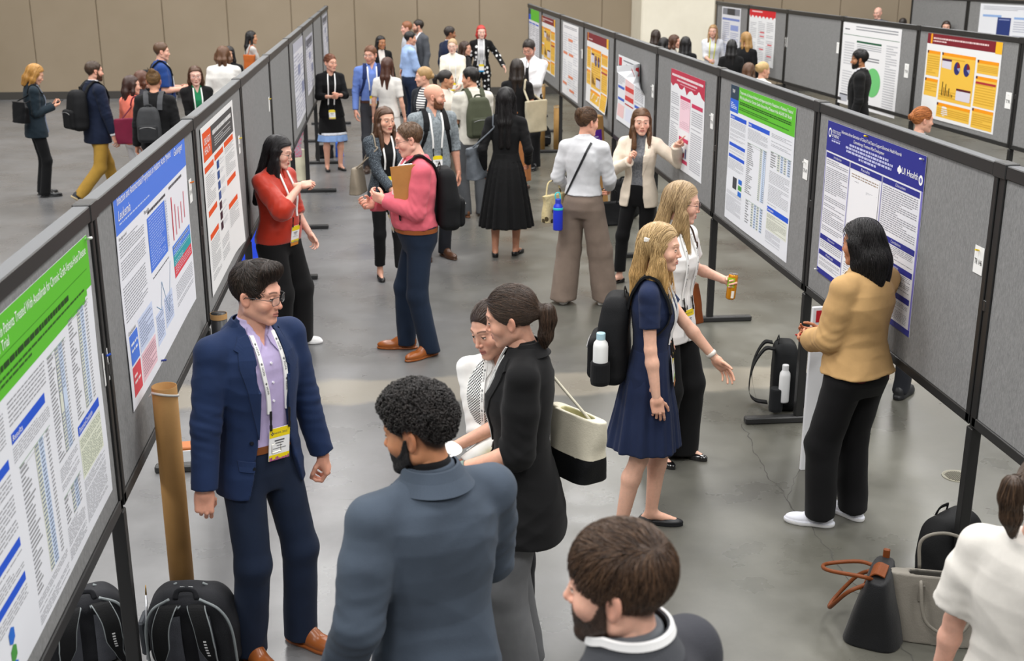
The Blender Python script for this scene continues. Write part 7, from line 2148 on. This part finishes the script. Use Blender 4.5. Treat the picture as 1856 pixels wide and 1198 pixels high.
# box on the floor bar under the left row
t = empty('open_box', (-1.27, 6.98, .0), .1); tag(t, 'small open white box with brown packets on the floor under the left row', 'box')
m = MB()
m.box((-.13, -.08, 0), (.13, .08, .008)); m.box((-.13, -.08, .008), (.13, -.072, .07)); m.box((-.13, .072, .008), (.13, .08, .07)); m.box((-.13, -.072, .008), (-.122, .072, .07)); m.box((.122, -.072, .008), (.13, .072, .07))
m.build('box_body', plain('#d8dadb', .6), t)
m = MB(); m.box((-.11, -.06, .012), (-.01, .05, .085), 0, .006); m.build('packet', plain('#a8622e', .6), t)
m = MB(); m.box((.01, -.055, .012), (.10, .055, .08), 0, .006); m.build('packet', plain('#e0c9a6', .6), t)

BLKL = leather('#16171a', .4)
tote('tote_bag', 'bright blue bag on the floor beyond the left row, beside the red blouse', 'bag', (-1.42, 12.0, 0), .4, .34, .38, .16, .40, fabric('#2448d8', .6), [[(-.09, .02, .38), (-.06, .03, .56), (.06, .03, .56), (.09, .02, .38)]], res=.012)
tote('handbag', 'small black bag beside the feet of the black dress with the blue hem', 'bag', (-1.05, 18.45, 0), .2, .28, .26, .14, .20, BLKL, [[(-.08, 0, .18), (-.05, 0, .30), (.05, 0, .30), (.08, 0, .18)]], res=.012)
tote('shopping_bag', 'blue paper bag next to the small black bag by the left row', 'bag', (-.82, 18.55, 0), 1.2, .18, .18, .10, .24, plain('#2f6fe0', .6), res=.012)
tote('tote_bag', 'cream canvas tote hanging from a stand of the left row', 'bag', (-1.27, 15.72, .14), .1, .30, .34, .10, .42, fabric('#d6d2b8', .8), [[(-.08, .02, .40), (-.05, .03, .66), (.05, .03, .66), (.08, .02, .40)], [(-.08, -.02, .40), (-.05, -.03, .66), (.05, -.03, .66), (.08, -.02, .40)]], res=.012, hc=fabric('#3d4a34', .8))
tote('plastic_bag', 'patterned grey and pink plastic bag hanging below the left boards', 'bag', (-1.27, 15.30, .52), .1, .24, .26, .10, .36, fabric('#8b8792', .5, pattern='heather', c2='#b85a72'), res=.012)

# under the right row
t = empty('cardboard_box', (2.50, 14.32, 0), .25); t.rotation_euler = (0, -.09, .25); tag(t, 'tall narrow cardboard box with a purple label by the right row', 'box')
m = MB(); m.box((-.11, -.06, 0), (.11, .06, 1.12), 0, .006); m.build('box_body', CARD, t)
m = MB(); m.box((-.075, -.0625, .74), (.075, -.0601, .96)); m.build('label', plain('#5a1f96', .5), t)
m = MB(); m.box((-.045, -.0640, .83), (.045, -.0626, .85)); m.box((-.03, -.0640, .87), (.03, -.0626, .885)); m.build('lettering', plain('#cfc0e8', .5), t)
def plain_pack(label, x, y, rz, w, d, h, c='#141517', c2='#1a1b1e', tilt=0.0, res=.009):
    t = empty('backpack', (x, y, 0), rz); t.rotation_euler = (tilt, 0, rz); tag(t, label, 'backpack'); backpack_parts(t, np.eye(4), w, d, h, c, c2, res); return t
plain_pack('black backpack on the floor behind the cream blazer', 2.66, 13.62, 2.6, .34, .2, .46)
tote('handbag', 'black handbag in front of the floor backpack behind the cream blazer', 'bag', (2.43, 13.30, 0), .2, .38, .34, .16, .27, BLKL, [[(-.10, .04, .25), (-.07, .05, .40), (.07, .05, .40), (.10, .04, .25)], [(-.10, -.04, .25), (-.07, -.05, .40), (.07, -.05, .40), (.10, -.04, .25)]], res=.01)
plain_pack('black bag on the floor near the cardboard tubes of the far right boards', 2.36, 19.45, .3, .36, .2, .34)
t = plain_pack('black backpack with a white bottle under the navy poster board', 2.53, 7.48, 1.35, .30, .20, .47, '#17191b', '#202326', res=.007)
m = MB(); P = bez([(.06, .0, .43), (.07, .06, .42), (.08, .12, .28), (.06, .14, .08), (.03, .10, .02), (-.04, .02, .03)], 30); ribbon(P, np.tile([0, .3, .95], (len(P), 1)), [1, 0, 0], .055, .012, m); m.build('strap', fabric('#141517', .8), t)
m = MB(); P = bez([(-.08, .0, .43), (-.08, .07, .42), (-.07, .14, .26), (-.09, .10, .06)], 30); ribbon(P, np.tile([0, .3, .95], (len(P), 1)), [1, 0, 0], .055, .012, m); m.build('strap', fabric('#141517', .8), t)
def bottle(x, y, z, r, h, c, cap, label, parts=None, cat='bottle', name='water_bottle', tilt=(0, 0)):
    t = empty(name, (x, y, z)); t.rotation_euler = (tilt[0], tilt[1], 0); tag(t, label, cat)
    b = MB(); b.lathe([(r * .94, 0), (r, .008), (r, h * .70), (r * .92, h * .78), (r * .55, h * .86), (r * .52, h * .88)], 0, 28); b.build('bottle_body', c, t, smooth=True)
    k = MB(); k.lathe([(r * .60, h * .865), (r * .60, h * .985), (r * .55, h), (0, h)], 0, 24); k.build('cap', cap, t)
    return t
bottle(2.555, 7.285, .10, .036, .26, plain('#e8e9ea', .35), plain('#dfe0e2', .4), 'white water bottle in the side pocket of the floor backpack')
m = MB(); m.lathe([(.044, .0), (.047, .02), (.046, .15), (.043, .16)], 0, 20, (-.178, -.02, .03)); m.build('side_pocket', fabric('#1c1e20', .8), t)
t = empty('display_board', (2.50, 6.42, 0), .12); tag(t, 'narrow white panel with red lettering standing behind the tan jacket', 'panel')
m = MB(); m.box((-.12, -.012, 0), (.12, .012, 1.02), 0, .003); m.build('panel', plain('#e4e5e8', .5), t)
m = MB(); m.box((-.10, -.0135, .93), (-.02, -.0121, 1.0)); m.build('red_mark', plain('#c4202c', .5), t)

# bags by the right edge
t = tote('tote_bag', 'black nylon tote with drooping tan leather handles', 'bag', (2.13, 4.62, 0), 1.02 + math.pi, .36, .30, .26, .31, fabric('#191a1d', .55, 240, .3, sheen=.1), None, res=.006, thick=.05, sag=.008)
LEA = leather('#733c1b', .5)
m = MB(); P = bez([(.02, -.062, .22), (.02, -.050, .28), (.02, -.015, .325), (.02, .03, .318)], 16); ribbon(P, np.array([[0, -.8, .6]] * 5 + [[0, -.3, .95]] * (len(P) - 5)), [1, 0, 0], .12, .006, m); m.build('flap', LEA, t)
for i, hp in enumerate(([(.085, -.02, .30), (.13, -.06, .33), (.08, -.22, .30), (-.05, -.25, .26), (-.10, -.12, .28), (-.055, -.03, .30)], [(.085, -.05, .27), (.12, -.12, .23), (.05, -.20, .10), (-.06, -.20, .09), (-.10, -.12, .20), (-.055, -.055, .27)])):
    m = MB(); m.tube(bez(hp, 40), .0095, 0, 8); m.build('handle', LEA, t, smooth=True)
m = MB(); m.box((-.155, -.015, .30), (-.135, .015, .35), 0, .004); m.build('zip_tab', LEA, t)
m = MB(); m.box((.005, -.072, .205), (.035, -.066, .222), 0, .002); m.tube([(.02, -.074, .222), (.02, -.078, .205)], .004, 0, 8); m.build('clasp', plain('#c9a24e', .3, .9), t)
t = tote('tote_bag', 'open grey leather tote beside the black nylon tote', 'bag', (2.40, 4.56, 0), -.30, .40, .48, .20, .31, leather('#7d786f', .45), [[(-.10, .055, .30), (-.10, .075, .43), (.0, .085, .47), (.10, .075, .43), (.10, .055, .30)], [(-.10, -.058, .28), (-.11, -.10, .30), (-.08, -.135, .14), (.04, -.135, .08), (.11, -.12, .16), (.10, -.060, .28)]], res=.006, hr=.008, inner=fabric('#5d5a54', .8), sag=.004)
m = MB()
for sx in (-.10, .10): m.box((sx - .014, -.072, .20), (sx + .014, -.060, .28), 0, .003)
m.build('handle_tab', leather('#6f6a62', .45), t)
t = plain_pack('black laptop backpack with silver zip pulls behind the grey tote', 2.60, 5.08, .55, .40, .20, .38, '#131416', '#191a1d', res=.007)
m = MB(); m.tube([(-.05, -.14, .375), (-.03, -.15, .33)], .006, 0, 8); m.tube([(-.01, -.14, .378), (.01, -.16, .36)], .006, 0, 8); m.build('zip_pull', plain('#d0d2d4', .25, .9), t)

# things worn or held
def beside(o, x, y, z): return tuple(world_of(o, np.array([x, y, z]) * 1.0))
p = beside(o3, .07, -.22, .92)
t = tote('tote_bag', 'cream leather tote with a black base behind the black blazer', 'bag', p, o3.rz + .75, .24, .29, .16, .27, leather('#c9c3b0', .5), None, leather('#17181a', .5), .40, res=.006, inner=fabric('#d8d3a8', .7))
shoulder_strap(t, o3, 'R', (-0.09, 0, 0.25), (0.09, 0, 0.25), leather('#c9c3b0', .5), 0.006)
p = held(o3, 'L', (.03, .02, 0)); q = held(o3, 'R'); c = (p + q) / 2 + np.array([0, 0, .03])
t = empty('paper_plate', tuple(c), o3.rz); t.rotation_euler = (.12, .05, o3.rz); tag(t, 'white paper plate held by the woman in the black blazer', 'plate')
m = MB(); m.lathe([(0, .0), (.075, .0), (.085, .006), (.11, .016), (.112, .018), (.11, .020), (.085, .010), (.074, .004), (0, .004)], 0, 40); m.build('plate_body', plain('#f2f2f0', .5), t, smooth=True)
m = MB(); m.box((-.06, -.05, .006), (.05, .05, .026), 0, .008, M=np.array(Matrix.Rotation(.5, 4, 'Z'))); m.build('napkin', plain('#f6f6f4', .7), t)
M, w = o3.hand['L']                         # watch on her wrist
def bracelet(o, sd, name, m, face=None, r=.031, h=.022, back=.03):
    M, w = o.hand[sd]; b = MB(); b.lathe([(r, -h / 2), (r + .003, 0), (r, h / 2), (r - .002, h / 2), (r - .002, -h / 2)], 0, 24)
    R = np.eye(4); R[:3, :3] = np.stack([M[:, 0], M[:, 2], -M[:, 1]], 1); R[:3, 3] = w - M[:, 1] * back
    V = np.concatenate(b.V) * np.array([1, .86, 1]); b.V = [V @ R[:3, :3].T + R[:3, 3]]
    k = b.build(name, m, o.obj, smooth=True)
    if face:
        f = MB(); f.box((-.018, r * .86 - .002, -.020), (.018, r * .86 + .008, .020), 0, .004, M=R); f.build('watch_face', face, k)
bracelet(o3, 'L', 'watch', plain('#6f8078', .6), plain('#0d0e10', .15))
bracelet(o7, 'L', 'watch', plain('#e2ded6', .5), None, .028)
# cans, phones, boards
M, w = o8.hand['L']; p = held(o8, 'L', (-.005, .012, -.012))
t = empty('drink_can', tuple(p - np.array([0, 0, .085])), o8.rz); t.rotation_euler = (-.06, .08, -.25); tag(t, 'slim yellow and green drink can in the hand of the woman with glasses', 'can')
m = MB(); m.lathe([(.021, 0), (.0265, .006), (.0285, .014), (.0285, .138), (.026, .146), (.024, .150)], 0, 32); m.build('can_body', plain('#d08a16', .25, .35), t, smooth=True)
m = MB(); m.lathe([(.024, .150), (.0245, .154), (.022, .154), (.021, .150), (0, .150)], 0, 32); m.build('can_lid', plain('#c9cbcd', .25, .9), t)
m = MB(); V = [(.0289 * math.sin(a), -.0289 * math.cos(a), z) for z in (.075, .132) for a in np.linspace(-1.5, .4, 12)]; m.add(V, [(i, i + 1, 13 + i, 12 + i) for i in range(11)])
m.build('label', plain('#8fbf2a', .35), t)
m = MB(); V = [(.0290 * math.sin(a), -.0290 * math.cos(a), z) for z in (.012, .055) for a in np.linspace(.0, .6, 5)]; m.add(V, [(i, i + 1, 6 + i, 5 + i) for i in range(4)]); m.build('panel', plain('#e8e4da', .4), t)
def phone(o, sd, label, c, off=(0, 0, .02), R=None, w=.072, h=.148):
    M, wr = o.hand[sd]; t = empty('phone', (0, 0, 0)); tag(t, label, 'phone')
    Rz = np.array(Matrix.Rotation(o.rz, 3, 'Z')); RR = Rz @ M
    set_world(t, RR, held(o, sd, off))
    m = MB(); m.box((-w / 2, -h / 2, -.0045), (w / 2, h / 2, .0045), 0, .003); m.build('phone_case', plain(c, .35), t)
    m = MB(); m.box((-w / 2 + .004, -h / 2 + .005, -.0056), (w / 2 - .004, h / 2 - .005, -.0046)); m.build('screen', plain('#101216', .1), t)
phone(o9, 'L', 'red phone in the hand of the woman in the tan jacket', '#c01c24', (-.01, .02, -.004))
phone(o33, 'R', 'dark phone in the hands of the woman in the teal blazer', '#202226', (0, .01, -.002))
phone(o17, 'R', 'black phone in the hands of the man with the tie', '#17181a', (0, .01, -.002))
# clipboard held against the pink shirt
t = empty('clipboard', (0, 0, 0)); tag(t, 'brown clipboard tucked in the arm of the man in the pink shirt', 'clipboard')
Rz = np.array(Matrix.Rotation(o11.rz, 3, 'Z'))
Rl = np.array(Matrix.Rotation(-.30, 3, 'Z')) @ np.stack([np.array([0, 1.0, -.12]), np.array([.05, .12, .99]), np.array([-1.0, 0, .05])], 1)
set_world(t, Rz @ Rl, world_of(o11, np.array([-.205, .09, 1.34])))
m = MB(); m.box((-.115, -.16, -.0025), (.115, .16, .0025), 0, .002); m.build('board', fabric('#a9743f', .6, 60, .1, sheen=0), t)
m = MB(); m.box((-.105, -.15, -.0045), (.105, .13, -.0026)); m.build('paper', plain('#ecebe6', .7), t)
m = MB(); m.box((-.05, .135, -.010), (.05, .168, -.0025), 0, .003); m.build('clip', plain('#b9bbbd', .3, .9), t)
# bottle in the blonde woman's backpack
p = beside(o7, .185, -.235, .92)
t = bottle(p[0], p[1], p[2], .038, .24, plain('#e4e6e4', .4), plain('#a9cbd6', .4), 'white bottle with a pale blue lid in the side of the worn backpack')
m = MB(); m.lathe([(.046, 0), (.050, .02), (.049, .11), (.046, .12)], 0, 20, (.185, -.235, .89)); m.build('bottle_pocket', fabric('#141518', .8), bpy.data.objects['backpack'])
# shoulder bags
p = beside(o8, -.30, -.08, .80)
t = tote('handbag', 'brown leather shoulder bag at the hip of the woman with glasses', 'bag', p, o8.rz + 1.3, .25, .16, .11, .25, leather('#8a4a22', .35), None, res=.007, thick=.05, hr=.006)
shoulder_strap(t, o8, 'L', (-0.05, 0, 0.23), (0.05, 0, 0.23), leather('#3a2418', .4), 0.005)
p = beside(o15, -.30, -.02, .80)
t = tote('tote_bag', 'grey textured tote on the shoulder of the long black dress', 'bag', p, o15.rz + 1.2, .28, .38, .14, .33, fabric('#5f656c', .6, 120, .6, .15), None, res=.008)
shoulder_strap(t, o15, 'L', (-0.11, 0, 0.31), (0.11, 0, 0.31), fabric('#5f656c', .6), 0.008)
p = beside(o16, .27, -.08, .78)
t = tote('tote_bag', 'off-white canvas tote on the shoulder of the woman in the black tee', 'bag', p, o16.rz + 1.0, .34, .40, .13, .40, fabric('#b9b199', .85), None, res=.010, hr=.016)
shoulder_strap(t, o16, 'R', (-0.12, 0, 0.38), (0.12, 0, 0.38), fabric('#b9b199', .85), 0.014)
strip(o31, 'strap', [(.075, .55), (.0, .38), (-.10, .18), (-.165, .05)], [(.092, .54), (.017, .37), (-.085, .17), (-.15, .04)], plain('#16171a', .5), o31.obj, off=.004, thick=.003, side=-1, nu=24, nv=3)
p = beside(o31, -.25, -.05, .74)
tote('handbag', 'woven straw coloured bag at the hip of the taupe trousers', 'bag', p, o31.rz + 1.1, .26, .30, .12, .24, fabric('#c9b98c', .8, 60, .9, .1, 'dots', '#4a3f28'), [[(-.10, 0, .23), (-.05, .02, .34), (.05, .02, .34), (.10, 0, .23)]], res=.008, thick=.04)
p = beside(o31, -.17, -.20, .70)
t = bottle(p[0], p[1], p[2], .042, .27, plain('#2036c8', .35), plain('#2d3fb8', .4), 'cobalt blue water bottle with a turquoise loop hanging by the taupe trousers')
m = MB(); m.lathe([(.0428, .175), (.0435, .180), (.0435, .190), (.0428, .195)], 0, 28); m.tube(bez([(-.02, 0, .26), (-.025, 0, .31), (.01, .01, .32), (.02, 0, .26)], 16), .006, 0, 6); m.build('loop', plain('#35c3c8', .4), t, smooth=True)
p = beside(o12, .25, -.06, .84)
t = tote('handbag', 'taupe shoulder bag beside the tweed jacket', 'bag', p, o12.rz + .9, .30, .26, .12, .25, leather('#8f8474', .5), None, res=.009)
shoulder_strap(t, o12, 'R', (-0.09, 0, 0.23), (0.09, 0, 0.23), leather('#8f8474', .5), 0.007)
p = beside(o33, .10, -.19, .96)
t = tote('handbag', 'black shoulder bag behind the woman reading her phone', 'bag', p, o33.rz + .4, .28, .30, .12, .26, leather('#141518', .4), None, res=.009)
shoulder_strap(t, o33, 'R', (-0.1, 0, 0.24), (0.1, 0, 0.24), leather('#141518', .4), 0.007)
p = beside(o35, .22, -.16, .80)
t = tote('tote_bag', 'maroon shoulder bag against the coral blouse', 'bag', p, o35.rz + 1.1, .38, .40, .14, .30, fabric('#6b1230', .7), None, res=.010)
shoulder_strap(t, o35, 'R', (-0.12, 0, 0.28), (0.12, 0, 0.28), fabric('#5c1029', .7), 0.008)
p = beside(o41, .20, -.10, .98)
t = tote('handbag', 'orange leather bag on the shoulder of the pale grey top', 'bag', p, o41.rz + .5, .24, .26, .10, .26, leather('#b9622c', .45), None, res=.010)
shoulder_strap(t, o41, 'R', (-0.08, 0, 0.24), (0.08, 0, 0.24), leather('#b9622c', .45), 0.007)
# someone standing on the far side of the navy poster: only the shoes show under the board
P_(label='person behind the navy poster board, only dark shoes showing beneath it', H=1.66, sex='m', face=10, look=10, foot=(1606, 716), near=0, skin=SK1, hair=dict(style='short', c='#221a15', c2='#3a2c24'), tops=[dict(name='top', m=fabric('#3b3f47'), off=.014)], legs=TR('#23252b'), shoe=('sneaker', plain('#1d1e21', .5)))

m = MB(); m.box((-.006, -.022, -.012), (.006, .022, .012), 0, .004)
V = np.concatenate(m.V) + np.array([.078, -.062, .045]); m.V = [o7.toL(V)]
m.build('hair_clip', plain('#ece8e0', .3), o7.obj)
